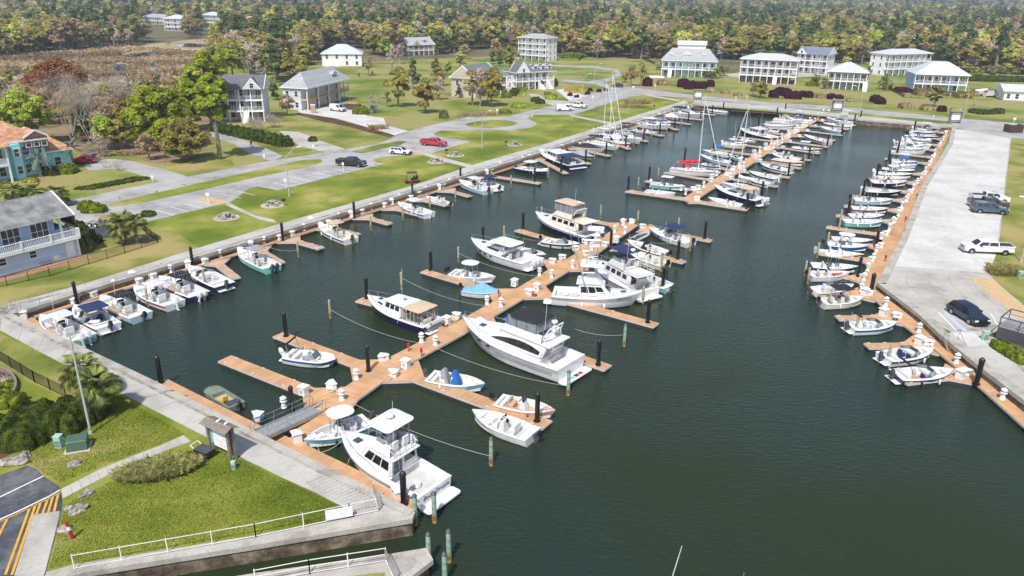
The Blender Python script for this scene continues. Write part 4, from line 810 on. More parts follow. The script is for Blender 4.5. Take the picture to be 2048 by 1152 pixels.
def boat(bow, stern, kind, hull='W', top='', eng='k1', label='', group=None, Lmin=4.6, Lmax=15, z=.75, name=None):
 a = P(bow[0], bow[1], z); b = P(stern[0], stern[1], z); d = a-b; L = min(Lmax, max(Lmin, d.xy.length)); c = (a+b)/2
 NM = {'cc': 'centre_console_boat', 'bow': 'bowrider', 'cuddy': 'cuddy_cabin_boat', 'exp': 'express_cruiser', 'fly': 'sportfishing_boat', 'yacht': 'motor_yacht', 'trawler': 'trawler', 'sail': 'sailboat', 'skiff': 'skiff', 'jon': 'jon_boat', 'cover': 'covered_boat', 'deckb': 'deck_boat', 'dinghy': 'dinghy', 'lob': 'cabin_boat', 'pilot': 'pilothouse_boat'}
 t = empty(name or NM[kind], (c.x, c.y, 0), math.atan2(d.y, d.x)); t.rotation_euler.x = math.radians(rnd.uniform(-.8, .8))
 tag(t, label, 'boat' if kind != 'sail' else 'sailboat', group)
 hm = COLS[hull[0]]; h2 = COLS[hull[1]] if len(hull) > 1 else WHITE
 nE = int(eng[-1]) if eng and eng[-1].isdigit() else 0; em = {'k': BLACK, 'w': WHITE, 'g': DGREY, 's': GREYG}.get(eng[0] if eng else 'k', BLACK)
 big = kind in ('fly', 'yacht', 'trawler', 'lob', 'exp')
 B = min(.36*L+.35, 2.75) if not big else min(.30*L+.55, 4.6)
 if kind == 'sail': B = .30*L
 if kind == 'skiff': B = min(B, 2.1)
 Tt = t
 if kind in ('cc', 'skiff', 'bow', 'cuddy', 'cover', 'deckb'):
  fs = {'skiff': .48}.get(kind, .62+.02*L); H = Hull(L, B, fs, fs*1.42 if kind != 'deckb' else fs*1.25, full=.42 if kind != 'deckb' else .62, pw=2.2 if kind != 'deckb' else 3)
  H.st = rnd.choice([None, None, NAVY, DGREY, BLUEG, COLS['R'], COLS['K']]) if hull[0] in 'WCG' else None; H.mesh('hull', hm, Tt, h2)
  x = H.x; fl = .22
  if c.y < 150:
   for q in (.3, .62): MB().lathe([(.02, -.3), (.10, -.2), (.10, .2), (.02, .3)], 7).build('fender', rnd.choice([WHITE, NAVY, WHITE]), Tt, (x(q), rnd.choice([-1, 1])*(H.hb(q)*1.05+.10), H.fs*.6), smooth=True)
  if kind in ('cc', 'skiff'):
   H.ring('cockpit', .06, .93, .16 if L > 5 else .13, fl, WHITE if hull != 'C' else CREAM, FLOORM if 'A' not in hull else TANSEAT, Tt)
   H.deck('bow_deck', .80 if kind == 'cc' else .72, .995, .02, WHITE if hull[0] != 'A' else COLS['A'], Tt, inset=.05, lift=-.03)
   cl = .75 if L > 6 else .6; cw = min(.45, B*.2); cx = x(.47)
   bb, tt = sup8(cx-cl/2, cx+cl/2, cw, cw*.9, fl, fl+1.0, .22, .05, .88)
   MB().box8(bb, tt).build('console', WHITE, Tt, bevel=.05, seg=2, smooth=40)
   wm = MB(); wm.add([(cx-.05, -cw*.8, fl+1), (cx+cl/2-.2, -cw*.75, fl+1), (cx+cl/2-.2, cw*.75, fl+1), (cx-.05, cw*.8, fl+1), (cx-.12, -cw*.7, fl+1.35), (cx+cl/2-.42, -cw*.65, fl+1.38), (cx+cl/2-.42, cw*.65, fl+1.38), (cx-.12, cw*.7, fl+1.35)], [(0, 1, 5, 4), (1, 2, 6, 5), (2, 3, 7, 6)]); wm.build('windshield', GLASS, Tt)
   MB().lathe([(.17, 0), (.19, .03), (.17, .05)], 10, c=(0, 0)).build('steering_wheel', BLACK, Tt, (cx-cl/2-.05, 0, fl+.9)).rotation_euler = (0, -1.1, 0)
   seat(Tt, cx-cl/2-.75, 0, fl, min(.95, B*.45), .45, .75, SEAT if 'A' not in hull else TANSEAT, name='leaning_post')
   if L > 5.5: seat(Tt, cx+cl/2+.35, 0, fl, .6, .4, .3, name='console_seat')
   mb = MB()
   for s in (-1, 1): mb.box8([(x(.66), s*.12-.02 if s > 0 else -H.hb(.66)+.22, fl), (x(.82), s*.1 if s > 0 else -H.hb(.82)+.2, fl), (x(.82), H.hb(.82)-.2 if s > 0 else -.1, fl), (x(.66), H.hb(.66)-.22 if s > 0 else -.12, fl)], [(x(.66), .14 if s > 0 else -H.hb(.66)+.22, fl+.35), (x(.82), .1 if s > 0 else -H.hb(.82)+.2, fl+.42), (x(.82), H.hb(.82)-.2 if s > 0 else -.1, fl+.42), (x(.66), H.hb(.66)-.22 if s > 0 else -.14, fl+.35)])
   if kind == 'cc': mb.build('bow_cushion', SEAT if rnd.random() < .6 else FLOORM, Tt)
   mb = MB(); mb.box(x(.07), x(.07)+.35, -B*.36, B*.36, fl, H.fs-.08); mb.build('stern_bench', WHITE, Tt, bevel=.03)
   cm = MB()
   for q in (.12, .5, .88):
    for s in (-1, 1): cm.box(x(q)-.09, x(q)+.09, s*(H.hb(q)-.06)-.02, s*(H.hb(q)-.06)+.02, H.zt(q)+.01, H.zt(q)+.06)
   cm.parts('cleat', SILVER, Tt) if c.y < 110 else None
   if top:
    big_ = top.isupper(); m = CANV[top[0].lower()]
    canopy(Tt, cx-1.25, cx+.85, min(.95, B*.42), fl+2.05, m, .07, 'hard_top' if m is WHITE else 'canopy', zl=fl, r=.75 if big_ else .2, lx=(cx-.55, cx+.35))
    if L > 6.5:
     rh = MB()
     for i in range(5): rh.tube([(cx-1.1, -.6+i*.3, fl+2.05), (cx-1.35, -.6+i*.3, fl+2.5)], .022, 4)
     rh.build('rod_holder', SILVER, Tt); antenna(Tt, cx-.3, .6, fl+2.1, 2.2)
  elif kind in ('bow', 'deckb'):
   sm = SEAT if 'A' not in hull else TANSEAT; H.ring('cockpit', .10, .90, .22, fl, WHITE, FLOORM, Tt); H.deck('bow_deck', .80, .995, .03, WHITE, Tt, inset=.04, lift=-.02)
   H.deck('side_deck', .50, .64, .0, WHITE, Tt, inset=.05, lift=.02) if kind == 'bow' else None
   windshield(Tt, x(.64), H.hb(.5)*.86, H.zt(.6)+.03, .42, .35, .9)
   for s in (-1, 1):
    seat(Tt, x(.44), s*B*.22, fl, .5, .5, .5, sm if rnd.random() < .7 else NAVYC); mb = MB(); mb.box8([(x(.66), s*B*.10, fl), (x(.84), s*B*.05, fl), (x(.84), s*(H.hb(.84)-.24), fl), (x(.66), s*(H.hb(.66)-.24), fl)], [(x(.66), s*B*.10, fl+.4), (x(.84), s*B*.05, fl+.42), (x(.84), s*(H.hb(.84)-.24), fl+.42), (x(.66), s*(H.hb(.66)-.24), fl+.4)])
    if s < 0: mb.f = [f[::-1] for f in mb.f]
    mb.build('bow_seat', sm, Tt)
   mb = MB(); mb.box(x(.11), x(.11)+.55, -B*.38, B*.38, fl, fl+.45); mb.box(x(.11), x(.11)+.14, -B*.38, B*.38, fl+.45, fl+.75); mb.build('stern_bench', sm, Tt, bevel=.05)
   MB().box(x(0)-.5, x(0)+.02, -B*.36, B*.36, .18, .28).build('swim_platform', WHITE, Tt, bevel=.03)
   if top:
    m = CANV[top[0].lower()]
    if 'f' in top[1:]:  # bimini folded on an arch
     f = MB(); f.tube([(x(.18), -B*.42, H.fs), (x(.10), -B*.4, H.fs+1.35), (x(.10), B*.4, H.fs+1.35), (x(.18), B*.42, H.fs)], .03, 5); f.build('arch_frame', SILVER, Tt); MB().tube([(x(.10), -B*.4, H.fs+1.4), (x(.10), B*.4, H.fs+1.4)], .10, 7).build('folded_canopy', m, Tt)
    else: canopy(Tt, x(.22), x(.52), B*.42, fl+1.95, m, .12, 'canopy', zl=H.fs, r=.25)
  elif kind == 'cuddy':
   H.ring('cockpit', .07, .52, .18, fl, WHITE, FLOORM, Tt, 8); H.deck('foredeck', .50, .995, .22, WHITE, Tt)
   MB().box(x(.72)-.25, x(.72)+.25, -.25, .25, H.zt(.72)+.17, H.zt(.72)+.26).build('deck_hatch', DGREY, Tt, bevel=.02)
   windshield(Tt, x(.60), H.hb(.5)*.84, H.zt(.55)+.12, .5, .35, .95); bow_rail(Tt, H, .55, .985, .4)
   for s in (-1, 1): seat(Tt, x(.38), s*B*.22, fl, .5, .5, .75)
   mb = MB(); mb.box(x(.08), x(.08)+.4, -B*.36, B*.36, fl, fl+.4); mb.build('stern_bench', SEAT, Tt, bevel=.04)
   if top: canopy(Tt, x(.26), x(.56), B*.42, fl+2.05, CANV[top[0].lower()], .09, 'hard_top' if top[0] in 'wW' else 'canopy', zl=H.fs, r=.25)
   antenna(Tt, x(.5), B*.4, H.fs, 2.2)
  elif kind == 'cover':
   m = CANV[top[0].lower()] if top else GREY; mb = MB(); n = 12; k = 9; vs = []
   for i in range(n+1):
    tt_ = .02+.975*i/n; hb = H.hb(tt_)*1.05
    for j in range(k): u = j/(k-1)*2-1; hgt = (.75*math.exp(-((tt_-.5)/.22)**2)+.18)*(1-abs(u)**1.6)*(1 if tt_ < .9 else (1-tt_)*10); vs.append((x(tt_), hb*u, H.zt(tt_)-.12*abs(u)**6+hgt))
   mb.add(vs, [(i*k+j, (i+1)*k+j, (i+1)*k+j+1, i*k+j+1) for i in range(n) for j in range(k-1)]); mb.build('boat_cover', m, Tt, smooth=60)
  ti = -.5 if 't' in eng[1:] else (0 if rnd.random() < .5 else -.35)
  for i in range(nE): outboard(Tt, H.x(0)-.12-.1*(ti != 0), (i-(nE-1)/2)*.62, H.fs-.02, em, 1.0 if L > 6 else .85, ti)
 elif kind == 'jon':
  H = Hull(L, 1.5, .5, .55, full=.75, pw=4, tr=.98, rake=.06); H.mesh('hull', hm, Tt, hm); H.ring('cockpit', .05, .97, .10, .12, hm, TANSEAT, Tt); H.deck('bow_deck', .66, .99, 0, COLS['J'], Tt, inset=.05, lift=-.04)
  seat(Tt, H.x(.35), .25, .12, .5, .45, .5, mat('yellow_vinyl', (.55, .38, .04), .6, .1, 3)); MB().box(H.x(.1), H.x(.25), -.6, .6, .12, .42).build('stern_bench', DGREY, Tt); outboard(Tt, H.x(0)-.12, 0, .45, BLACK, .8, -.4)
 elif kind == 'dinghy':
  m = MB(); R = .2; pts = [(-L/2, -.55, .25), (L*.15, -.58, .27), (L*.36, -.42, .3), (L*.48, 0, .36), (L*.36, .42, .3), (L*.15, .58, .27), (-L/2, .55, .25)]; m.tube(pts, R, 8); m.build('inflatable_tube', GREYG, Tt, smooth=50)
  MB().box(-L/2+.1, L*.35, -.45, .45, .1, .2).build('floor', DGREY, Tt); MB().box(-L*.15, L*.02, -.42, .42, .2, .42).build('seat', DGREY, Tt, bevel=.03); outboard(Tt, -L/2, 0, .35, BLACK, .6, -.3)
 elif kind == 'exp':
  H = Hull(L, B, 1.15, 1.75, full=.45, pw=2.2); H.mesh('hull', hm, Tt, h2); x = H.x
  H.ring('cockpit', .05, .36, .26, .55, WHITE, FLOORM, Tt, 6); H.deck('foredeck', .36, .995, .16, WHITE, Tt)
  bb, tt = sup8(x(.34), x(.74), B*.37, B*.24, H.zt(.5)+.0, H.zt(.5)+.55, 1.1, 0, .82); MB().box8(bb, tt).build('cabin_trunk', WHITE, Tt, bevel=.12, seg=3, smooth=40)
  mb = MB()
  for f in (0, 2): wpanel(mb, bb, tt, f, .25 if f == 0 else .12, .88 if f == 0 else .75, .3, .8)
  mb.parts('cabin_window', GLASS, Tt)
  bb, tt = sup8(x(.34), x(.60), B*.36, B*.26, H.zt(.5)+.5, H.zt(.5)+1.05, 1.1, 0, .88); mb = MB()
  mb.add([*bb, *tt], [(0, 1, 5, 4), (1, 2, 6, 5), (2, 3, 7, 6)]); mb.build('windshield', CLEARISH, Tt); f = MB(); f.tube([tt[0], tt[1], tt[2], tt[3]], .04, 5); [f.tube([bb[i], tt[i]], .035, 5) for i in range(4)]; f.tube([((bb[1][0]+bb[2][0])/2, 0, bb[1][2]), (tt[1][0], 0, tt[1][2])], .03, 5); f.build('windshield_frame', WHITE, Tt)
  bow_rail(Tt, H, .42, .985, .55)
  for q in (.62, .78): MB().box(x(q)-.28, x(q)+.28, -.28, .28, H.zt(q)+.15, H.zt(q)+.24).build('deck_hatch', DGREY, Tt, bevel=.03)
  if top == 'W': canopy(Tt, x(.22), x(.58), B*.38, H.zt(.5)+1.35, WHITE, .12, 'hard_top', r=.6, zl=1.2, lx=(x(.28), x(.50)))
  elif top: canopy(Tt, x(.14), x(.44), B*.40, H.zt(.5)+1.3, CANV[top[0]], .14, 'canopy', r=.3, zl=1.2)
  f = MB(); f.tube([(x(.26), -B*.46, 1.2), (x(.20), -B*.40, 2.3), (x(.20), B*.40, 2.3), (x(.26), B*.46, 1.2)], .07, 6); f.build('radar_arch', WHITE, Tt) if top != 'W' else None
  for s in (-1, 1): seat(Tt, x(.30), s*B*.2, .55, .6, .5, .7, name='helm_seat')
  MB().box(x(.06), x(.06)+.5, -B*.36, B*.36, .55, 1.05).build('stern_bench', SEAT, Tt, bevel=.06)
  MB().box(x(0)-.8, x(0)+.03, -B*.44, B*.44, .22, .34).build('swim_platform', WHITE, Tt, bevel=.05)
  antenna(Tt, x(.3), B*.42, 1.4, 3)
  for i in range(nE): outboard(Tt, H.x(0)-.5, (i-(nE-1)/2)*.72, .95, em, 1.15, -.3)
  pm = MB()
  for q in (.5, .6, .7):
   for s in (-1, 1): pm.box(x(q)-.2, x(q)+.2, s*(H.hb(q)*.985+.0)-.02, s*(H.hb(q)*.985)+.02, H.zt(q)*.62, H.zt(q)*.74)
  pm.parts('porthole', GLASS, Tt)
 elif kind in ('fly', 'yacht', 'trawler'):
  fs = {'fly': 1.25, 'yacht': 1.55, 'trawler': 1.25}[kind]; H = Hull(L, B, fs, fs*(1.55 if kind != 'yacht' else 1.45), full=.42, pw=2.3, rake=.14); H.mesh('hull', hm, Tt, h2); x = H.x
  ck = .30 if kind == 'fly' else .17
  H.ring('cockpit', .03, ck, .32, .75, WHITE, FLOORM if kind != 'yacht' else SEAT, Tt, 6); H.deck('foredeck', ck, .995, .12, WHITE if hull[0] != 'N' or True else WHITE, Tt, 14)
  h0 = H.zt(.45)+.02; f1 = .69 if kind == 'fly' else (.72 if kind == 'yacht' else .68); hh = 1.35 if kind == 'fly' else 1.3
  cm = CREAM if hull[0] == 'N' and kind == 'trawler' else WHITE
  wb = B*(.41 if kind == 'fly' else .39); bb, tt = sup8(x(ck), x(f1), wb, wb*.80, h0, h0+hh, (1.15 if kind == 'fly' else 1.5) if kind != 'trawler' else .45, .0 if kind != 'yacht' else -.5, .88)
  MB().box8(bb, tt).build('deckhouse', cm, Tt, bevel=.12, seg=3, smooth=40)
  mb = MB()
  if kind == 'trawler':
   for f in (0, 2):
    for i in range(4): u = .12+.21*i; wpanel(mb, bb, tt, f, u, u+.15, .45, .85, .02)
   for i in range(3): wpanel(mb, bb, tt, 1, .08+.31*i, .32+.31*i, .45, .88, .02)
  else:
   (arcpanel(mb, bb, tt, 0), arcpanel(mb, bb, tt, 2)) if kind == 'yacht' else [(wpanel(mb, bb, tt, 0, .08+.27*i, .32+.27*i, .34, .84, .02), wpanel(mb, bb, tt, 2, .68-.27*i, .92-.27*i, .34, .84, .02)) for i in range(3)];
   for i in range(3): wpanel(mb, bb, tt, 1, .08+.3*i, .34+.3*i, .3, .86, .02) if kind == 'fly' or True else None
  wpanel(mb, bb, tt, 3, .12, .40, .10, .85, .02); wpanel(mb, bb, tt, 3, .50, .88, .45, .85, .02); mb.parts('cabin_window', GLASS, Tt)
  # flybridge
  z1 = h0+hh; ov = .9 if kind == 'yacht' else (1.3 if kind == 'trawler' else .3)
  bx0, bx1 = x(ck)-ov, x(f1)-{'fly': 1.25, 'yacht': 2.0, 'trawler': 1.0}[kind]
  bb2, tt2 = sup8(bx0, bx1, wb*.92, wb*.72, z1-.02, z1+.14, .1, 0, 1.0); MB().box8(bb2, tt2).build('bridge_deck', cm, Tt, bevel=.05, seg=2)
  fx0 = x(ck)+.1 if kind != 'trawler' else x(ck)+1.2; fx1 = bx1-.1
  mb = MB(); a_ = sup8(fx0, fx1, wb*.90, wb*.74, z1+.12, z1+.85, .7, 0, .92)
  i_ = sup8(fx0+.05, fx1-.35, wb*.70, wb*.52, z1+.2, z1+.86, .5, 0, .98)
  for k_ in (0, 1, 2): A0, A1 = Vector(a_[0][k_]), Vector(a_[0][(k_+1) % 4]); B0, B1 = Vector(a_[1][k_]), Vector(a_[1][(k_+1) % 4]); I0, I1 = Vector(i_[1][k_]), Vector(i_[1][(k_+1) % 4]); J0, J1 = Vector(i_[0][k_]), Vector(i_[0][(k_+1) % 4]); mb.add([A0, A1, B1, B0, I1, I0, J1, J0], [(0, 1, 2, 3), (3, 2, 4, 5), (5, 4, 6, 7)])
  mb.build('flybridge', cm, Tt)
  mb = MB(); q0, q1 = a_[1][1], a_[1][2]; mb.add([(fx0+.8, -wb*.74, z1+.85), q0, q1, (fx0+.8, wb*.74, z1+.85), (fx0+.7, -wb*.70, z1+1.15), (q0[0]-.3, q0[1]*.95, z1+1.3), (q1[0]-.3, q1[1]*.95, z1+1.3), (fx0+.7, wb*.70, z1+1.15)], [(0, 1, 5, 4), (1, 2, 6, 5), (2, 3, 7, 6)]); mb.build('bridge_windshield', CLEARISH, Tt)
  MB().box(fx1-1.3, fx1-.9, -.5, .5, z1+.14, z1+.95).build('helm_console', WHITE, Tt, bevel=.05)
  for s in (-.5, .5): seat(Tt, fx1-1.9, s, z1+.14, .55, .5, .7, name='helm_seat')
  if kind == 'trawler' and top == 'n':   # rail round the boat deck
   m = MB(); xa, xb = bx0+.1, fx0
   pp = [(xb, -wb*.85, z1+.14), (xa, -wb*.85, z1+.14), (xa, wb*.85, z1+.14), (xb, wb*.85, z1+.14)]
   for hgt in (.3, .6): m.tube([(a, b, c+hgt) for a, b, c in pp], .02, 4)
   for a, b in zip(pp[:-1], pp[1:]):
    for i in range(5): v = Vector(a).lerp(Vector(b), i/4); m.tube([v, v+Vector((0, 0, .6))], .02, 4)
   m.build('boat_deck_rail', WPAINT, Tt)
  if top:
   cv = CANV[top[0].lower()]; canopy(Tt, fx0-.05+(.7 if kind == 'yacht' else 0), fx1-.15-(1.1 if kind == 'yacht' else 0), wb*(.95 if kind == 'fly' else .82), z1+(2.15 if kind != 'yacht' else 1.85), cv, .12 if kind != 'yacht' else .32, 'hard_top' if cv is WHITE else 'canopy', r=.4, zl=z1+.8, lx=(fx0+.35, fx1-.9), lm=SILVER if cv is not NAVYC else NAVYC)
   if kind != 'fly' and 'e' in top[1:]:
    e = sup8(fx0+.15+(.6 if kind == 'yacht' else 0), fx1-.3-(.6 if kind == 'yacht' else 0), wb*.78, wb*.70, z1+.86, z1+(2.14 if kind != 'yacht' else 1.86), .15, .05, .98); mb = MB(); mb.add([*e[0], *e[1]], [(0, 1, 5, 4), (1, 2, 6, 5), (2, 3, 7, 6), (3, 0, 4, 7)]); mb.build('clear_curtain', CLEARISH, Tt)
    fr = MB()
    for k_ in range(4):
     for u in (0, .33, .66): p = Vector(e[0][k_]).lerp(Vector(e[0][(k_+1) % 4]), u); q = Vector(e[1][k_]).lerp(Vector(e[1][(k_+1) % 4]), u); fr.tube([p*1.0, q], .03, 4)
    fr.parts('curtain_frame', cv, Tt)
  if kind == 'fly':
   if 'T' in top:   # tuna tower and outriggers
    tw = MB(); zt_ = z1+4.3
    for s in (-1, 1):
     tw.tube([(fx0+.2, s*wb*.8, z1+.2), (fx0+.9, s*.55, zt_)], .035, 5); tw.tube([(fx1-.6, s*wb*.7, z1+.7), (fx0+1.7, s*.5, zt_)], .035, 5)
     for hgt in (.45, .7): tw.tube([(fx0+.2+.7*hgt, s*(wb*.8*(1-hgt)+.55*hgt), z1+.2+4.1*hgt), (fx1-.6+(fx0+2.3-fx1)*hgt, s*(wb*.7*(1-hgt)+.5*hgt), z1+.7+3.6*hgt)], .025, 4)
    tw.tube([(fx0+.7, -.7, zt_+.8), (fx0+2.0, -.65, zt_+.8), (fx0+2.0, .65, zt_+.8), (fx0+.7, .7, zt_+.8), (fx0+.7, -.7, zt_+.8)], .03, 5)
    for a, b in ((fx0+.7, -.7), (fx0+2, -.65), (fx0+2, .65), (fx0+.7, .7)): tw.tube([(a, b, zt_), (a, b, zt_+.8)], .025, 4)
    tw.build('tuna_tower', SILVER, Tt); canopy(Tt, fx0+.5, fx0+2.3, .9, zt_+1.9, WHITE, .05, 'tower_top', r=.3, zl=zt_+.8); MB().box(fx0+.7, fx0+2.0, -.6, .6, zt_-.03, zt_+.03).build('tower_floor', WHITE, Tt)
    for s in (-1, 1):
     o_ = MB(); o_.tube([(x(.40), s*B*.44, 2.0), (x(.40)-2.2, s*(B*.44+1.0), 9.2)], .035, 5); o_.build('outrigger', SILVER, Tt)
   else:
    l_ = MB()
    for s in (-1, 1): l_.tube([(x(ck)-.05, s*.45+.9, .8), (x(ck)-.05, s*.2+.9, z1+.1)], .03, 4)
    for i in range(6): l_.tube([(x(ck)-.05, .5, 1.1+i*.4), (x(ck)-.05, 1.25, 1.1+i*.4)], .02, 4)
    l_.build('ladder', SILVER, Tt)
    gl = MB()
    for hgt in (.35, .7): gl.tube([(fx1-2, -wb*.78, z1+.8+hgt*.0+.1), (bx0+.1, -wb*.8, z1+.14+hgt), (bx0+.1, wb*.8, z1+.14+hgt), (fx1-2, wb*.78, z1+.9)], .022, 4)
    for b in (-1, -.5, 0, .5, 1): gl.tube([(bx0+.1, b*wb*.8, z1+.1), (bx0+.1, b*wb*.8, z1+.84)], .02, 4)
    gl.build('bridge_rail', SILVER, Tt)
   MB().lathe([(.2, 0), (.3, .05), (.25, .3)], 10).build('fighting_chair', SEAT, Tt, (x(.15), .3, .78))
   if top and 'T' not in top: radar(Tt, (fx0+fx1)/2, z1+2.5, .32)
  else: radar(Tt, fx0-.3 if kind == 'yacht' else fx0+.1, z1+1.9 if kind == 'yacht' else z1+2.4, .30); MB().tube([(fx0-.1, -wb*.7, z1+.8), (fx0-.5, -wb*.6, z1+1.6), (fx0-.5, wb*.6, z1+1.6), (fx0-.1, wb*.7, z1+.8)], .07, 6).build('radar_arch', WHITE, Tt)
  antenna(Tt, fx0, wb*.6, z1+1.4, 3.2)
  bow_rail(Tt, H, .40, .985, .65, .12, 12)
  MB().box(x(.80)-.3, x(.80)+.3, -.3, .3, H.zt(.80)+.10, H.zt(.80)+.19).build('deck_hatch', DGREY, Tt, bevel=.03)
  sp = .95 if kind != 'trawler' else .7; MB().prism(rrect(x(0)-sp, x(0)+.05, -B*.47, B*.47, .25), .25, .38).build('swim_platform', WHITE, Tt, bevel=.03)
  st = MB()
  for s in (-1, 1): st.tube([(x(t_/10), s*(H.hb(t_/10)*1.045+.005), H.zt(t_/10)*.80) for t_ in range(0, 10)], .03 if kind != 'yacht' else .022, 4)
  st.build('rub_stripe', NAVY if hull == 'W' else WHITE, Tt)
  fm = MB()
  for q in (.35, .6):
   fm.lathe([(.03, -.35), (.14, -.22), (.14, .22), (.03, .35)], 8, c=(x(q), -H.hb(q)-.14));
  fm.parts('fender', PLW, Tt, loc=(0, 0, .55), smooth=True)
 elif kind in ('lob', 'pilot'):
  fs = 1.0 if kind == 'lob' else .75; H = Hull(L, B, fs, fs*1.7, full=.42); H.mesh('hull', hm, Tt, h2); x = H.x; c0, c1 = (.36, .66) if kind == 'lob' else (.34, .58)
  H.ring('cockpit', .04, c0, .24, .45, WHITE, FLOORM if kind == 'lob' else TANSEAT, Tt, 6); H.deck('foredeck', c0, .995, .14, WHITE, Tt)
  h0 = H.zt(.5); bb, tt = sup8(x(c0), x(c1), B*.38, B*.30, h0, h0+1.15, .5, 0, .9); MB().box8(bb, tt).build('wheelhouse', WHITE, Tt, bevel=.08, seg=2, smooth=40)
  mb = MB()
  for f in (0, 2):
   for i in range(3): wpanel(mb, bb, tt, f, .10+.29*i, .33+.29*i, .4, .85)
  for i in range(3): wpanel(mb, bb, tt, 1, .07+.3*i, .33+.3*i, .3, .88)
  wpanel(mb, bb, tt, 3, .35, .65, .05, .85); mb.parts('cabin_window', GLASS, Tt)
  MB().box8(*sup8(x(c0)-.5, x(c1)-.25, B*.40, B*.33, h0+1.14, h0+1.24, .1, 0, 1)).build('cabin_roof', WHITE, Tt, bevel=.04, seg=2)
  bb, tt = sup8(x(c1)-.1, x(.84), B*.27, B*.12, H.zt(.7)+.05, H.zt(.7)+.45, .6, 0, .85); MB().box8(bb, tt).build('cabin_trunk', WHITE, Tt, bevel=.06, seg=2, smooth=40)
  mb = MB(); wpanel(mb, bb, tt, 0, .15, .8, .3, .75); wpanel(mb, bb, tt, 2, .2, .85, .3, .75); mb.parts('porthole', GLASS, Tt)
  for q in (.70, .78): MB().box(x(q)-.2, x(q)+.2, -.22, .22, H.zt(.7)+.44, H.zt(.7)+.5).build('deck_hatch', GLASS, Tt)
  bow_rail(Tt, H, .5, .985, .6); radar(Tt, x(c0+.08), h0+1.6, .28); antenna(Tt, x(c0)+.3, .7, h0+1.2, 4.0)
  if top:
   cv = CANV[top[0].lower()]; canopy(Tt, x(.07), x(c0)-.45, B*.42, h0+1.12, cv, .10, 'canopy', r=.2, zl=fs, lm=TANC if top == 't' else SILVER, lx=(x(.09), x(c0)-.7))
   fr = MB(); e = sup8(x(.09), x(c0)-.5, B*.42, B*.42, fs, h0+1.1, 0, 0, .98)
   for k_ in (0, 2, 3):
    for u in (0, .25, .5, .75, 1): p = Vector(e[0][k_]).lerp(Vector(e[0][(k_+1) % 4]), u); q = Vector(e[1][k_]).lerp(Vector(e[1][(k_+1) % 4]), u); fr.tube([p, q], .035, 4)
   fr.build('canopy_frame', cv, Tt)
  MB().box(x(0)-.7, x(0)+.03, -B*.42, B*.42, .25, .36).build('swim_platform', WHITE, Tt, bevel=.04)
  seat(Tt, x(.12), 0, .45, 1.2, .5, .5, name='stern_bench')
  if kind == 'pilot': [outboard(Tt, H.x(0)-.15, 0, .8, em, 1, 0)]
 elif kind == 'sail':
  H = Hull(L, B, 1.0, 1.25, full=.40, pw=2.0, tr=.72, rake=.10); H.mesh('hull', hm, Tt, h2); x = H.x
  H.ring('cockpit', .05, .30, .55, .55, WHITE, TEAK, Tt, 6); H.deck('foredeck', .30, .995, .10, WHITE, Tt)
  bb, tt = sup8(x(.30), x(.74), B*.33, B*.16, H.zt(.5)+.05, H.zt(.5)+.42, .5, .1, .85); MB().box8(bb, tt).build('coach_roof', WHITE, Tt, bevel=.08, seg=2, smooth=40)
  mb = MB()
  for f in (0, 2):
   for i in range(4): wpanel(mb, bb, tt, f, .10+.21*i, .22+.21*i, .4, .8)
  mb.parts('porthole', GLASS, Tt)
  mx = x(.56); mh = max(1.3*L, 14.0); mb = MB(); mb.cyl((mx, 0, 1.4), (mx-.15, 0, mh+1.4), .085, .06, 8); mb.build('mast', WPAINT, Tt, smooth=50)
  sp = MB()
  for q in (.42, .68): sp.tube([(mx-.05, -.9, 1.4+mh*q), (mx-.05, .9, 1.4+mh*q)], .03, 4)
  sp.build('spreader', WPAINT, Tt)
  rg = MB(); tp = (mx-.14, 0, mh+1.3)
  for p in ((x(.99), 0, H.zt(.99)), (x(.01), -.5, H.zt(0)), (x(.01), .5, H.zt(0)), (mx-.1, -B*.46, 1.1), (mx-.1, B*.46, 1.1)): rg.tube([p, tp], .014, 3)
  rg.build('rigging', SILVER, Tt); MB().tube([(x(.985), 0, H.zt(.98)+.3), (mx+.1, 0, mh+.2)], .07, 6).build('furled_jib', WHITE, Tt)
  bm_ = MB(); bm_.tube([(mx-.1, 0, 2.35), (x(.12), 0, 2.25)], .07, 6); bm_.build('boom', WPAINT, Tt)
  sc_ = MB(); pts = []; n = 10
  for i in range(n+1): u = i/n; pts.append(((mx-.12)*(1-u)+x(.14)*u, 0, 2.75-.3*u+.05*math.sin(i*2)))
  for i in range(n): sc_.cyl(pts[i], pts[i+1], .34-.018*i, .34-.018*(i+1), 8, 0, False)
  sc_.build('sail_cover', CANV[top[0]] if top else NAVYC, Tt, smooth=60); bow_rail(Tt, H, .86, .985, .6, .1, 5)
  if top == 'r':
   mb = MB(); mb.add([(x(.30), -.9, 1.75), (x(.42), -.7, 1.55), (x(.42), .7, 1.55), (x(.30), .9, 1.75), (x(.28), -.8, 2.2), (x(.36), -.6, 2.15), (x(.36), .6, 2.15), (x(.28), .8, 2.2)], [(0, 1, 5, 4), (1, 2, 6, 5), (2, 3, 7, 6), (4, 5, 6, 7)]); mb.build('spray_hood', REDC, Tt)
   MB().lathe([(.32, -.1), (.32, .1)], 14).build('wheel_cover', REDC, Tt, (x(.10), 0, 1.5)).rotation_euler = (0, PI/2, 0)
 t['_L'] = L
 return t, H if kind != 'dinghy' else None, L, B
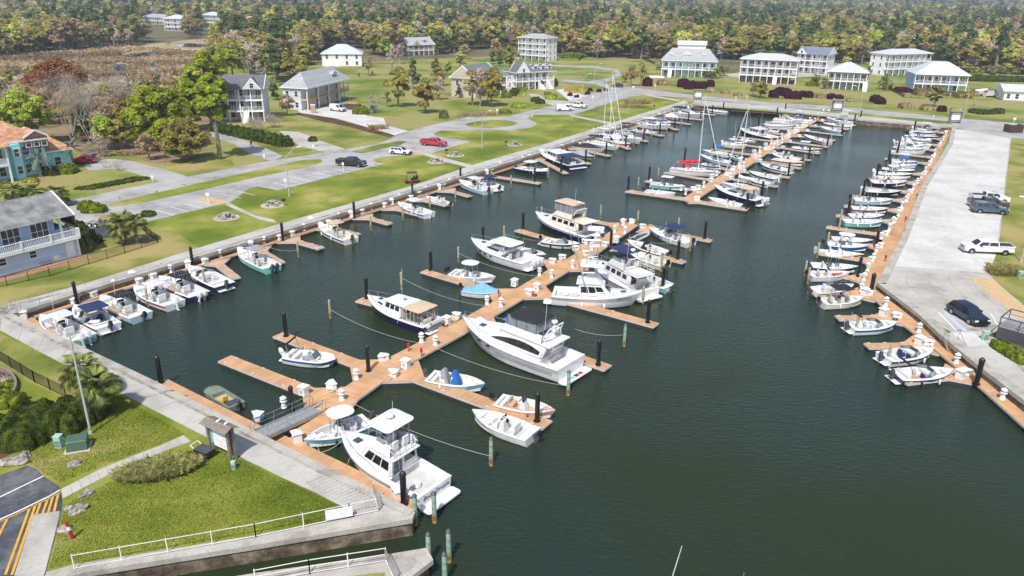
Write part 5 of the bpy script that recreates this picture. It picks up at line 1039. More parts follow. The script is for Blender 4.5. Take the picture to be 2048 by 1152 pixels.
# ---- west dock boats, near to far ----
WG = 'boats on the west dock'
boat((80, 634), (168, 676), 'cc', 'S', 'w', 'w2', 'seafoam centre console boat with square white top, first boat of the left corner', WG)
boat((148, 614), (218, 652), 'bow', 'W', 'n', 'k1', 'white runabout with navy bimini, second boat from the left corner', WG)
boat((200, 595), (283, 630), 'cc', 'L', 'k', 'k1', 'pale blue boat with a black cloth top and black outboard, third from the left corner', WG)
boat((267, 575), (350, 606), 'cc', 'W', 'w', 'w1', 'white centre console boat with white top and white outboard, fourth from the left corner', WG)
boat((318, 556), (400, 589), 'cc', 'N', 'k', 'w2', 'navy hulled console boat with dark top and two white outboards', WG)
boat((377, 535), (450, 570), 'bow', 'N', '', 'g1', 'navy and white open bowrider beside the second black west pile', WG)
boat((475, 501), (545, 534), 'cc', 'S', 'g', 'g2', 'pale green console boat with a grey top and two grey outboards', WG)
boat((636, 450), (702, 478), 'cc', 'C', 't', 'g1', 'cream console boat with a beige top and one grey outboard', WG)
boat((795, 407), (858, 427), 'cc', 'W', 'w', 'w1', 'white console boat with a small white top at the sixth west finger', WG)
boat((852, 390), (897, 405), 'skiff', 'W', '', 'k1', 'small open white skiff with black outboard behind a black pile', WG)
boat((917, 362), (975, 381), 'cc', 'L', 'w', 'k1', 'pale blue hulled console boat with white top next to a navy bimini boat', WG)
boat((950, 356), (996, 375), 'bow', 'W', 'n', 'k1', 'white boat under a navy bimini beside the pale blue hulled boat', WG)
boat((1099, 345), (1036, 334), 'cuddy', 'NW', 'w', 'g1', 'white cuddy boat with navy side band and white hard top, bow to open water', WG)
boat((1076, 304), (1157, 332), 'lob', 'N', 'n', '', 'navy hulled cabin cruiser with white wheelhouse and navy aft canopy', WG)
boat((1187, 315), (1138, 303), 'cover', 'G', 'g', 'k1', 'grey boat with a grey cover, just beyond the navy cabin cruiser', WG)
boat((1209, 300), (1142, 290), 'cover', 'W', 'k', 'k1', 'white boat under a black cover, two boats beyond the navy cabin cruiser', WG)
boat((1238, 297), (1167, 283), 'sail', 'W', 'n', '', 'white sailboat with a dark sail cover, nearer of the two masts on the west dock', 'sailboats on the west dock')
boat((1247, 283), (1186, 268), 'sail', 'W', 'w', '', 'white sailboat, farther of the two masts on the west dock', 'sailboats on the west dock')
boat((1261, 290), (1225, 281), 'cc', 'R', '', 'k1', 'small boat with a red band between the sailboats and the white cruiser', WG)
boat((1283, 285), (1226, 271), 'exp', 'W', '', 'k1', 'white express cruiser with bow to open water beside the second mast', WG)
boat((1270, 265), (1240, 254), 'bow', 'W', 'k', 'k1', 'small boat under a black canopy at the middle of the west dock', WG)
boat((1318, 264), (1276, 260), 'skiff', 'W', '', 'w1', 'low open white boat beneath the large white sedan cruiser', WG)
boat((1341, 256), (1272, 247), 'exp', 'W', 'W', '', 'large white sedan cruiser with hard top, far part of the west dock', WG)
boat((1334, 241), (1312, 236), 'bow', 'W', '', 'k1', 'small white open boat just beyond the large sedan cruiser', WG)
boat((1358, 237), (1326, 229), 'cover', 'W', 'w', 'k1', 'boat under a white cover near the far end of the west dock', WG)
boat((1409, 234), (1338, 224), 'exp', 'W', 'k', '', 'long white cruiser with a dark windshield at the far end of the west dock', WG)
boat((1412, 220), (1456, 224), 'cc', 'W', '', 'k2', 'low white boat with twin outboards in the far left corner', WG)
# ---- centre dock, left side ----
CG = 'boats on the centre dock'
boat((416, 774), (474, 809), 'jon', 'J', '', 'k1', 'flat olive jon boat with a yellow seat beside the near dock', 'small boats', z=.5)
boat((672, 720), (574, 706), 'deckb', 'W', 'kf', 'w1', 'white deck boat with folded black canopy at the second near finger', CG)
tb, Hb, Lb, Bb = boat((735, 605), (868, 650), 'lob', 'N', 't', '', 'navy hulled picnic cruiser with tan canopy and a dinghy on its stern', CG)
dg = MB(); dg.tube([(-.9, -.3, 0), (.9, -.35, 0), (1.3, 0, .05), (.9, .35, 0), (-.9, .3, 0), (-.9, -.3, 0)], .2, 7); dgo = tag(dg.build('dinghy', GREYG, smooth=50), 'grey inflatable dinghy tipped on edge across the stern of the navy picnic cruiser', 'dinghy')
dgo.location = tb.location+Matrix.Rotation(tb.rotation_euler.z, 3, 'Z') @ Vector((-Lb/2-.25, 0, .85)); dgo.rotation_euler = (math.radians(70), 0, tb.rotation_euler.z+PI/2)
boat((942, 489), (1064, 527), 'exp', 'W', 'W', 'w3', 'white express cruiser with three white outboards left of the centre dock', CG)
boat((991, 557), (903, 543), 'cc', 'W', 'W', 'k2', 'white console boat with oval white top and black outboards, tied to a left finger', CG)
boat((1000, 585), (930, 576), 'cover', 'W', 'l', 'k1', 'small white boat with a pale blue tarp just below the oval topped boat', CG)
boat((1092, 512), (1031, 496), 'bow', 'W', 'kf', 'k1', 'small white bowrider behind the stern of the three engined cruiser', CG)
boat((1070, 437), (1190, 476), 'trawler', 'N', 'te', '', 'navy hulled trawler with cream deckhouse and tan flybridge canopy', CG)
boat((1160, 490), (1086, 479), 'bow', 'W', '', 'k1', 'white bowrider below the tan topped trawler, bow to the dock', CG)
boat((1296, 460), (1268, 473), 'dinghy', 'G', '', '', 'grey inflatable dinghy tied at the far end of the centre dock', 'small boats')
boat((1298, 458), (1382, 484), 'cuddy', 'W', 'n', 'k1', 'white cuddy boat with navy bimini and black name on its side', CG)
sea = bpy.context.scene.objects
cb = [o for o in COL.objects if o.get('label', '').startswith('white cuddy boat with navy bimini')][0]
lettering('Seas The Week', .62, cb, (-.35, -1.36, .62), (math.radians(82), 0, math.radians(0)), BLACK)
boat((1254, 483), (1332, 506), 'cc', 'W', '', 'k1', 'white console boat with a black cloth cover on its console', CG)
boat((1256, 503), (1331, 528), 'cc', 'C', '', 'k1', 'cream console boat on the near side of the finger, black outboard', CG)
boat((1182, 532), (1296, 588), 'trawler', 'W', 'n', '', 'white trawler with navy bimini and railed boat deck', CG)
boat((1262, 545), (1340, 573), 'cc', 'T', '', 'g1', 'blue-green console boat hidden partly behind the white trawler', CG)
boat((1281, 603), (1106, 590), 'fly', 'W', 'wT', '', 'white sportfishing boat with tall tuna tower and outriggers, bow outward', CG, Lmax=13.5)
ty, Hy, Ly, By = boat((926, 660), (1143, 740), 'yacht', 'W', 'ke', '', 'large white motor yacht with black flybridge canopy and clear curtains', CG, Lmax=14.5)
boat((985, 648), (1048, 672), 'bow', 'W', 'b', 'k1', 'small white boat with a blue bimini hidden behind the large motor yacht', CG)
boat((970, 771), (859, 750), 'cc', 'T', '', 'g1', 'pale blue bay boat with grey and blue console covers', CG)
boat((1110, 825), (996, 798), 'cc', 'A', '', 'k1', 'tan bay boat with tan seats, black outboard against the finger', CG)
boat((944, 824), (1066, 868), 'cc', 'W', '', 'k1', 'white open whaler style boat with blunt bow below the long finger', CG)
boat((608, 884), (737, 838), 'cc', 'T', 'W', 'g1', 'white topped console boat with blue hull and red floor by the gangway', CG)
tf, Hf, Lf, Bf = boat((683, 886), (872, 985), 'fly', 'W', 'w', '', 'white sportfishing boat with hard top and name on the transom, nearest boat', CG)
lettering('Body Dream', .5, tf, (-Lf/2-.03, 0, .88), (PI/2, 0, -PI/2), NAVY, .35)
# blue and grey covers on the bay boat
bb_ = [o for o in COL.objects if o.get('label', '').startswith('pale blue bay boat')][0]
for xx, mm, nm in ((-.1, BLUEC, 'console_cover'), (-1.15, GREY, 'seat_cover')):
 MB().box8([(xx-.4, -.5, .3), (xx+.5, -.45, .3), (xx+.5, .45, .3), (xx-.4, .5, .3)], [(xx-.3, -.3, 1.6), (xx+.1, -.3, 1.75), (xx+.1, .3, 1.75), (xx-.3, .3, 1.6)]).build(nm, mm, bb_, bevel=.08, seg=2, smooth=50)
kb_ = [o for o in COL.objects if o.get('label', '').startswith('white console boat with a black cloth')][0]
MB().box8([(-.6, -.6, .3), (.7, -.5, .3), (.7, .5, .3), (-.6, .6, .3)], [(-.1, -.1, 1.9), (.1, -.1, 1.9), (.1, .1, 1.9), (-.1, .1, 1.9)]).build('console_cover', BLACKC, kb_, smooth=50)
# ---- middle dock ----
MG = 'boats on the middle dock'
boat((1351, 388), (1291, 381), 'cc', 'W', '', 'k1', 'low white boat with black outboard against the T end, left half', MG)
boat((1371, 375), (1306, 366), 'cc', 'S', 'w', 'w1', 'mint green hulled boat with square white top, second boat in from the T end', MG)
boat((1441, 348), (1341, 338), 'sail', 'WR', 'r', '', 'white sailboat with red sail cover and tall mast, red trim', 'sailboats', Lmax=11.5)
boat((1440, 334), (1405, 327), 'bow', 'W', '', 'k1', 'white open boat just behind the red covered sailboat', MG)
boat((1400, 312), (1462, 325), 'cuddy', 'L', 'w', 'k1', 'pale blue hulled boat with white enclosure beyond the red covered sailboat', MG)
boat((1405, 301), (1456, 308), 'bow', 'W', 'b', 'k1', 'white boat with a bright blue bimini left of the middle dock', MG)
boat((1458, 308), (1486, 317), 'bow', 'L', '', 'k1', 'small pale blue boat close to the dock below the blue bimini boat', MG)
boat((1493, 293), (1448, 287), 'pilot', 'C', '', 'w1', 'cream pilothouse skiff with small cabin left of the middle dock', MG)
boat((1510, 281), (1482, 277), 'skiff', 'W', '', 'k1', 'small white skiff beyond the cream pilothouse skiff', MG)
boat((1477, 262), (1552, 277), 'lob', 'K', '', '', 'black hulled lobster boat with white wheelhouse left of the middle dock', MG)
for i, (b, s, k, h, tp, e, lb) in enumerate([
 ((1511, 257), (1552, 263), 'cc', 'W', 'w', 'w1', 'white console boat, first beyond the black hulled lobster boat'),
 ((1588, 253), (1531, 249), 'cc', 'L', '', 'k1', 'pale blue hulled open boat, second beyond the black hulled lobster boat'),
 ((1604, 245), (1546, 241), 'exp', 'W', '', '', 'white cruiser, third beyond the black hulled lobster boat'),
 ((1562, 236), (1622, 242), 'cuddy', 'W', 'n', 'k1', 'white boat with a navy top, fourth beyond the black hulled lobster boat'),
 ((1566, 230), (1622, 235), 'cc', 'WN', 'w', 'k2', 'white boat with a round white top, near the far left end of the middle dock'),
 ((1572, 223), (1610, 227), 'bow', 'W', '', 'k1', 'last white boat at the far left end of the middle dock'),
 ((1427, 380), (1522, 403), 'exp', 'NW', 't', 'w2', 'navy and white cruiser with tan bimini on the right by the T end'),
 ((1416, 397), (1484, 411), 'cc', 'W', '', 'k1', 'low white boat against the T end, right half'),
 ((1443, 369), (1517, 382), 'sail', 'W', 'w', '', 'white sailboat with a bare mast hidden behind the navy and white cruiser'),
 ((1484, 355), (1540, 367), 'cc', 'W', '', 's1', 'white open boat, second right of the middle dock'),
 ((1497, 344), (1555, 356), 'cc', 'G', '', 'w1', 'grey hulled open boat, third right of the middle dock'),
 ((1520, 329), (1580, 341), 'bow', 'W', '', 's1', 'white bowrider with a bow rail, fourth right of the middle dock'),
 ((1608, 327), (1547, 317), 'cc', 'C', '', 'k1', 'cream open boat bow outward, fifth right of the middle dock'),
 ((1543, 309), (1600, 320), 'cuddy', 'W', '', 'g1', 'white cuddy boat with grey outboard, sixth right of the middle dock'),
 ((1546, 303), (1585, 309), 'skiff', 'W', '', 'k1', 'small white boat with a red cushion, seventh right of the middle dock'),
 ((1643, 300), (1584, 294), 'cc', 'W', 'w', 'k1', 'white console boat with white top and bow outward, eighth right of the middle dock'),
 ((1607, 271), (1657, 284), 'cc', 'G', '', 'w1', 'grey and white open boat, ninth right of the middle dock'),
 ((1639, 254), (1684, 263), 'cc', 'T', '', 'k1', 'blue-green hulled open boat, tenth right of the middle dock'),
 ((1646, 248), (1700, 252), 'cuddy', 'W', 'n', 'w1', 'white boat with a navy bimini, eleventh right of the middle dock'),
 ((1652, 241), (1704, 247), 'exp', 'W', '', '', 'white cruiser near the far right end of the middle dock'),
 ((1664, 235), (1706, 239), 'cc', 'G', 'w', 'k1', 'white topped grey boat near the far right end of the middle dock'),
 ((1672, 229), (1710, 233), 'cc', 'W', 'w', 'k1', 'last white boat at the far right end of the middle dock, round white top')]):
 boat(b, s, k, h, tp, e, lb, MG)
# ---- east dock, near to far ----
EG = 'boats on the east dock'
for i, (b, s, k, h, tp, e, lb) in enumerate([
 ((1907, 743), (1792, 749), 'bow', 'NW', 'kf', 'g1', 'white bowrider with navy underside and tan seats, nearest boat on the east dock'),
 ((1868, 700), (1768, 713), 'bow', 'W', '', 'g1', 'white dual console boat with grey outboard, second on the east dock'),
 ((1795, 647), (1700, 652), 'bow', 'W', 'kf', 'g1', 'white fish and ski boat with folded black top, third on the east dock'),
 ((1728, 597), (1643, 602), 'cc', 'C', 'k', 'k1', 'cream console boat with black outboard and dark top, fourth on the east dock'),
 ((1707, 573), (1626, 580), 'cuddy', 'W', '', 'g1', 'white cuddy boat with dark bow cushions, fifth on the east dock'),
 ((1700, 547), (1619, 548), 'cc', 'W', '', 'k1', 'white boat with red deck pads, sixth on the east dock'),
 ((1716, 536), (1623, 529), 'cc', 'N', 'W', 'k1', 'navy hulled boat with oval white top and tow arch, seventh on the east dock'),
 ((1729, 507), (1637, 498), 'skiff', 'C', '', 's1', 'flat pale skiff with two grey seats, eighth on the east dock'),
 ((1738, 494), (1655, 486), 'cc', 'B', 'W', 'k1', 'bright blue hulled boat with oval white top, ninth on the east dock'),
 ((1746, 483), (1664, 476), 'cc', 'NW', '', 'g1', 'white boat with navy gunwale behind the bright blue hulled boat'),
 ((1767, 445), (1687, 441), 'cc', 'S', '', 'g1', 'seafoam green hulled boat, brightest green on the east dock'),
 ((1769, 432), (1697, 430), 'cc', 'BW', '', 'k1', 'white boat with bright blue bottom beyond the seafoam hull'),
 ((1777, 419), (1703, 415), 'cc', 'G', '', 'k1', 'grey hulled console boat, second beyond the seafoam hull'),
 ((1787, 401), (1707, 398), 'cc', 'L', 'w', 'k2', 'pale blue hulled boat with two black outboards, third beyond the seafoam hull'),
 ((1803, 384), (1729, 380), 'bow', 'K', '', 'w1', 'black hulled runabout on the east dock'),
 ((1815, 365), (1742, 363), 'cc', 'N', 'w', 'k2', 'navy hulled boat with white gunwale beyond the black runabout'),
 ((1817, 357), (1755, 353), 'cc', 'C', '', 'w1', 'cream open boat, second beyond the black runabout')]+[
 (q[0], q[1], q[2], q[3], q[4], q[5], q[6]) for q in [
 ((1826, 350), (1752, 345), 'cc', 'W', 'W', 'w2', 'white boat with long oval top, fifth group pile of the east dock'),
 ((1829, 343), (1764, 336), 'cuddy', 'N', 'w', 'k1', 'white and navy cuddy boat next to the oval topped boat'),
 ((1834, 331), (1783, 327), 'cc', 'W', 'b', 'k1', 'white boat with a small blue cover, far part of the east dock'),
 ((1836, 325), (1784, 320), 'cc', 'G', 'W', 'k1', 'boat under a thin oval white top, alone between two empty slips'),
 ((1853, 305), (1792, 299), 'fly', 'W', 'w', '', 'white sportfisher with twin outriggers, far part of the east dock'),
 ((1862, 297), (1795, 290), 'exp', 'W', 'W', '', 'white cruiser directly beyond the far sportfisher'),
 ((1846, 287), (1793, 283), 'cc', 'W', 'w', 'w1', 'white console boat, second beyond the far sportfisher'),
 ((1863, 283), (1814, 275), 'cuddy', 'G', 'n', 'k1', 'grey hulled boat with navy canopy, fifth from the far end of the east dock'),
 ((1876, 275), (1816, 268), 'cc', 'N', 'w', 'k2', 'navy hulled boat, fourth from the far end of the east dock'),
 ((1875, 266), (1825, 262), 'cc', 'W', '', 'k1', 'white open boat, third from the far end of the east dock'),
 ((1882, 258), (1830, 256), 'cc', 'W', 'w', 'w1', 'white boat with white top, second from the far end of the east dock'),
 ((1880, 252), (1834, 249), 'bow', 'W', '', 'k1', 'last white boat in the far right corner of the harbour')]]):
 boat(b, s, k, h, tp, e, lb, EG)
# a graphic and ports along the yacht's side
for s_ in (-1, 1):
 MB().tube([(Hy.x(q), s_*(Hy.hb(q)*1.02+.03), Hy.zt(q)*.62) for q in (.05, .15, .3, .45, .55)], .035, 4).build('hull_stripe', DGREY, ty)
 for q in (.62, .72): MB().box(Hy.x(q)-.22, Hy.x(q)+.22, s_*Hy.hb(q)*1.0-.03, s_*Hy.hb(q)*1.0+.03, Hy.zt(q)*.70, Hy.zt(q)*.79).build('porthole', GLASS, ty)
for i, c_ in enumerate((RED, NAVY, TEALG)): MB().box(-Ly/2-.75, -Ly/2-.35, -.9+i*.62, -.4+i*.62, .385, .40).build('platform_graphic', c_, ty)
rb_ = [o for o in COL.objects if o.get('label', '').startswith('white boat with red deck pads')][0]
for a, b in ((.55, 1.7), (-2.9, -2.3)): MB().box(a, b, -.5, .5, .62, .66).build('deck_pad', mat('red_deck_pad', (.45, .07, .05), .8, .1, 4), rb_)
# outrigger tips of a boat below the frame
tag(MB().cyl(tuple(P(1338, 1175, 1.5)), tuple(P(1364, 1092, 4.5)), .035, .02, 5).build('outrigger_pole', WPAINT), 'white pole slanting up into the photo at the bottom edge', 'pole')
tag(MB().cyl(tuple(P(1484, 1180, 1.5)), tuple(P(1488, 1146, 3.5)), .02, .015, 5).build('outrigger_pole', WPAINT), 'tip of a second thin pole at the bottom edge, right of the first', 'pole')
# ================= HOUSES =================
ROOFL = stripes(mat('pale_grey_shingles', (.36, .37, .39), .85, .12, 1.5, fine=.12, fscale=8), 2, 3.0, .85, .2)
ROOFD = stripes(mat('dark_grey_shingles', (.13, .135, .155), .85, .15, 1.5, fine=.15, fscale=8), 2, 3.0, .82, .2)
ROOFM = mat('pale_metal_roof', (.52, .55, .58), .45, .06, 1)
ROOFO = stripes(mat('orange_shingles', (.44, .21, .11), .85, .2, 1.5, col2=(.50, .27, .16), fine=.2, fscale=6), 2, 3.0, .85, .2)
ROOFG = stripes(mat('grey_green_shingles', (.15, .19, .19), .85, .15, 1.5, fine=.15, fscale=8), 2, 3.0, .85, .2)
ROOFB = stripes(mat('blue_grey_shingles', (.17, .20, .26), .85, .15, 1.5, fine=.15, fscale=8), 2, 3.0, .85, .2)
def siding(n, c): return stripes(mat(n, c, .7, .05, .6), 2, 6.0, .88, .4, .2)
SW = siding('white_siding', (.80, .80, .80)); SB = siding('blue_grey_siding', (.46, .60, .80)); ST = siding('teal_siding', (.33, .70, .72)); STN = siding('tan_siding', (.52, .44, .37)); SG = siding('pale_grey_siding', (.60, .62, .66)); SLB = siding('light_blue_siding', (.55, .74, .82)); SGR = siding('green_grey_siding', (.36, .44, .42))
BRK = stripes(mat('brick', (.26, .09, .06), .85, .2, 3, fine=.2, fscale=10), 2, 12, .75, .3, .2)
TRIM = mat('white_trim', (.82, .82, .82), .55, .05, 1)
HGL = mat('house_glass', (.03, .04, .055), .06, .3, .6, spec=.7)
LUMB = mat('raw_lumber', (.58, .38, .18), .8, .12, 3)
_win = {}
def window(parent, w_, h, loc, rz, frame=TRIM):
 key = (round(w_, 1), round(h, 1), frame.name)
 if key not in _win:
  f = MB(); a = w_/2; t = .09
  f.box(-a-t, -a, -.05, .05, -t, h+t); f.box(a, a+t, -.05, .05, -t, h+t); f.box(-a, a, -.05, .05, h, h+t); f.box(-a, a, -.06, .05, -t, 0)
  f.box(-a, a, -.03, .03, h*.5-.03, h*.5+.03)
  if w_ > 1.3:
   for i in range(1, int(w_/.85)+1):
    xx = -a+w_*i/(int(w_/.85)+1); f.box(xx-.035, xx+.035, -.035, .035, 0, h)
  o = f.build('window', frame, parent); p = MB().box(-a, a, -.015, .015, 0, h).build('pane', HGL, o); _win[key] = o
 else:
  s = _win[key]; o = s.copy(); COL.objects.link(o); o.parent = parent
  for c in s.children: c2 = c.copy(); COL.objects.link(c2); c2.parent = o
 o.location = loc; o.rotation_euler = (0, 0, rz); return o
def hip(mb, x0, x1, y0, y1, z, rise, ins=None, m=0, flat=0):
 w_, d = x1-x0, y1-y0; i = min(w_, d)/2 if ins is None else ins
 if w_ >= d: r = [(x0+i, (y0+y1)/2-flat, z+rise), (x1-i, (y0+y1)/2-flat, z+rise), (x1-i, (y0+y1)/2+flat, z+rise), (x0+i, (y0+y1)/2+flat, z+rise)]
 else: r = [((x0+x1)/2-flat, y0+i, z+rise), ((x0+x1)/2+flat, y0+i, z+rise), ((x0+x1)/2+flat, y1-i, z+rise), ((x0+x1)/2-flat, y1-i, z+rise)]
 e = [(x0, y0, z), (x1, y0, z), (x1, y1, z), (x0, y1, z)]; b = [(x, y, z-.22) for x, y, z in e]
 mb.add(b+e+r, [(3, 2, 1, 0), (0, 1, 5, 4), (1, 2, 6, 5), (2, 3, 7, 6), (3, 0, 4, 7)], 1)
 k = len(mb.v)-12; mb.f += [(k+4, k+5, k+9, k+8), (k+5, k+6, k+10, k+9), (k+6, k+7, k+11, k+10), (k+7, k+4, k+8, k+11), (k+8, k+9, k+10, k+11)]; mb.m += [m]*5
def gable(mb, x0, x1, y0, y1, z, rise, along='x', m=0, mg=1, oh=0):
 if along == 'x': v = [(x0, y0, z), (x1, y0, z), (x1, y1, z), (x0, y1, z), (x0, (y0+y1)/2, z+rise), (x1, (y0+y1)/2, z+rise)]; fs = [(0, 1, 5, 4), (2, 3, 4, 5)]; gs = [(1, 2, 5), (3, 0, 4), (3, 2, 1, 0)]
 else: v = [(x0, y0, z), (x1, y0, z), (x1, y1, z), (x0, y1, z), ((x0+x1)/2, y0, z+rise), ((x0+x1)/2, y1, z+rise)]; fs = [(0, 4, 5, 3), (4, 1, 2, 5)]; gs = [(0, 1, 4), (2, 3, 5), (3, 2, 1, 0)]
 mb.add(v, fs, m); k = len(mb.v)-6; mb.f += [tuple(k+i for i in g) for g in gs]; mb.m += [mg]*len(gs)
 # barge boards stand a little proud
 for ia, ib in (((0, 4), (3, 4), (1, 5), (2, 5)) if along == 'x' else ((0, 4), (1, 4), (3, 5), (2, 5))): a, b = Vector(v[ia]), Vector(v[ib]); mb.bar(a, b, .12, .28, 2)
def dormer(t, x, y, z, w_, h, d, roof, wallm, n=1):
 """a dormer standing on the roof, its front at y"""
 MB().box(x-w_/2, x+w_/2, y, y+d, z, z+h).build('dormer_wall', wallm, t)
 mb = MB(); gable(mb, x-w_/2-.2, x+w_/2+.2, y-.25, y+d, z+h, w_*.32, 'y', 0, 1); mb.build('dormer_roof', [roof, wallm, TRIM], t)
 for i in range(n): xx = x+(i-(n-1)/2)*(w_/n); window(t, w_/n*.62, h*.7, (xx, y-.02, z+h*.15), 0)
def house(L, R, depth, fl, label, wall=SW, roof=ROOFL, rtype='hip', rise=2.2, fh=2.9, porch=None, wrap=None, dorm=(), fgab=(), chim=None, base=None, stairs=None, oh=.6, cols=None, nw=None, name='house', gz=G0, sidew=2, garage=0, group='houses round the harbour', ridge=None, flat=0, lumber=False, lower=0):
 a = P(L[0], L[1], gz); b = P(R[0], R[1], gz); d = b-a; wd_ = d.xy.length; t = empty(name, a, math.atan2(d.y, d.x)); tag(t, label, 'house', group)
 H = fl*fh; pd = porch or 0; wr = wrap or 0
 for k in range(fl):
  m = base if (k == 0 and base) else wall; MB().box(0, wd_-wr, pd, depth, k*fh, (k+1)*fh-.002).build('wall', m, t)
 MB().box(-.03, wd_-wr+.03, pd-.03, depth+.03, -.4, .25).build('foundation', CONCO, t)
 cm = TRIM
 if pd:
  n = cols or max(3, int(wd_/2.6));
  for k in range(1, fl): MB().box(-.05, wd_+.05, -.05, pd-.01, k*fh-.28, k*fh).build('porch_floor', LUMB if lumber else TRIM, t)
  if wr: [MB().box(wd_-wr+.01, wd_+.05, pd-.01, depth+.0, k*fh-.28, k*fh).build('porch_floor', TRIM, t) for k in range(1, fl)]
  for i in range(n+1): x = .12+(wd_-.24)*i/n; MB().box(x-.12, x+.12, 0, .24, 0, H-.01).build('porch_column', cm, t)
  if wr:
   for i in range(1, 5): y = depth*i/4-.12; MB().box(wd_-.24, wd_, y-.12, y+.12, 0, H-.01).build('porch_column', cm, t)
  for k in range(1, fl):
   z = k*fh; m = MB(); segs = [((0.2, .12, 0), (wd_-.2, .12, 0))]
   if wr: segs.append(((wd_-.12, .2, 0), (wd_-.12, depth-.2, 0)))
   for p, q in segs:
    p = Vector(p); q = Vector(q); Lq = (q-p).length; m.bar(p+Vector((0, 0, z+1)), q+Vector((0, 0, z+1)), .08, .06); m.bar(p+Vector((0, 0, z+.12)), q+Vector((0, 0, z+.12)), .05, .05)
    for i in range(int(Lq/.32)): v = p.lerp(q, (i+.5)/int(Lq/.32)); m.bar(v+Vector((0, 0, z+.12)), v+Vector((0, 0, z+1)), .05)
   m.build('railing', LUMB if lumber else cm, t)
 nn = nw or max(2, int((wd_-wr)/2.4))
 for k in range(fl):
  for i in range(nn):
   x = (wd_-wr)*(i+.5)/nn
   if garage and k == 0 and i < garage: continue
   if pd and k >= (1 if fl > 2 else 0) and i % 3 == 1: window(t, 1.7, 2.1, (x, pd-.03, k*fh+.1), 0)
   else: window(t, 1.0, 1.5, (x, pd-.03, k*fh+.75), 0)
  for i in range(sidew):
   y = pd+(depth-pd)*(i+.5)/sidew
   window(t, .9, 1.4, (wd_-wr+.03, y, k*fh+.8), PI/2); window(t, .9, 1.4, (-.03, y, k*fh+.8), -PI/2)
 for i in range(garage): x = (wd_)*(i+.5)/nn; MB().box(x-1.2, x+1.2, -.06+pd, pd, 0, 2.2).build('garage_door', TRIM, t);
 mb = MB(); x0, x1, y0, y1 = -oh, wd_+oh, -oh, depth+oh
 if rtype == 'hip': hip(mb, x0, x1, y0, y1, H+.22, rise, ridge, flat=flat)
 elif rtype == 'gx': gable(mb, x0, x1, y0, y1, H, rise, 'x', 0, 3)
 elif rtype == 'gy': gable(mb, x0, x1, y0, y1, H, rise, 'y', 0, 3)
 mb.build('roof', [roof, TRIM, TRIM, wall], t)
 for (fx, w_, h) in fgab:
  x = fx*wd_; g = MB(); gable(g, x-w_/2, x+w_/2, -oh-.15, depth*.5, H+.02, h, 'y', 0, 3); g.build('gable_roof', [roof, TRIM, TRIM, wall], t); window(t, .9, 1.1, (x, -oh-.18, H+.35), 0)
 for dq in dorm:
  fx, w_ = dq[:2]; n = dq[2] if len(dq) > 2 else 1; yy = depth*.12+.2; dormer(t, fx*wd_, yy, H+.3+rise*.18, w_, 1.25, depth*.25, roof, wall, n)
 if chim: x, y = chim; MB().box(x-.45, x+.45, y-.35, y+.35, H, H+rise+1.2).build('chimney', BRK if wall in (ST,) else TRIM, t)
 if stairs is not None:
  for sx in stairs:
   x = sx*wd_; n = 10; m = MB()
   for i in range(n): m.box(x-.7, x+.7, -(i+1)*.28, -i*.28, 0, fh*(1-(i+1)/(n+1)))
   m.build('stairs', TRIM, t); r = MB()
   for s in (-.75, .75): r.bar((x+s, 0, fh+1), (x+s, -n*.28, 1), .07); [r.bar((x+s, -i*.56, fh*(1-i*2/(n+1))), (x+s, -i*.56, fh*(1-i*2/(n+1))+1), .05) for i in range(n//2+1)]
   r.build('stair_railing', TRIM, t)
 return t, wd_, H
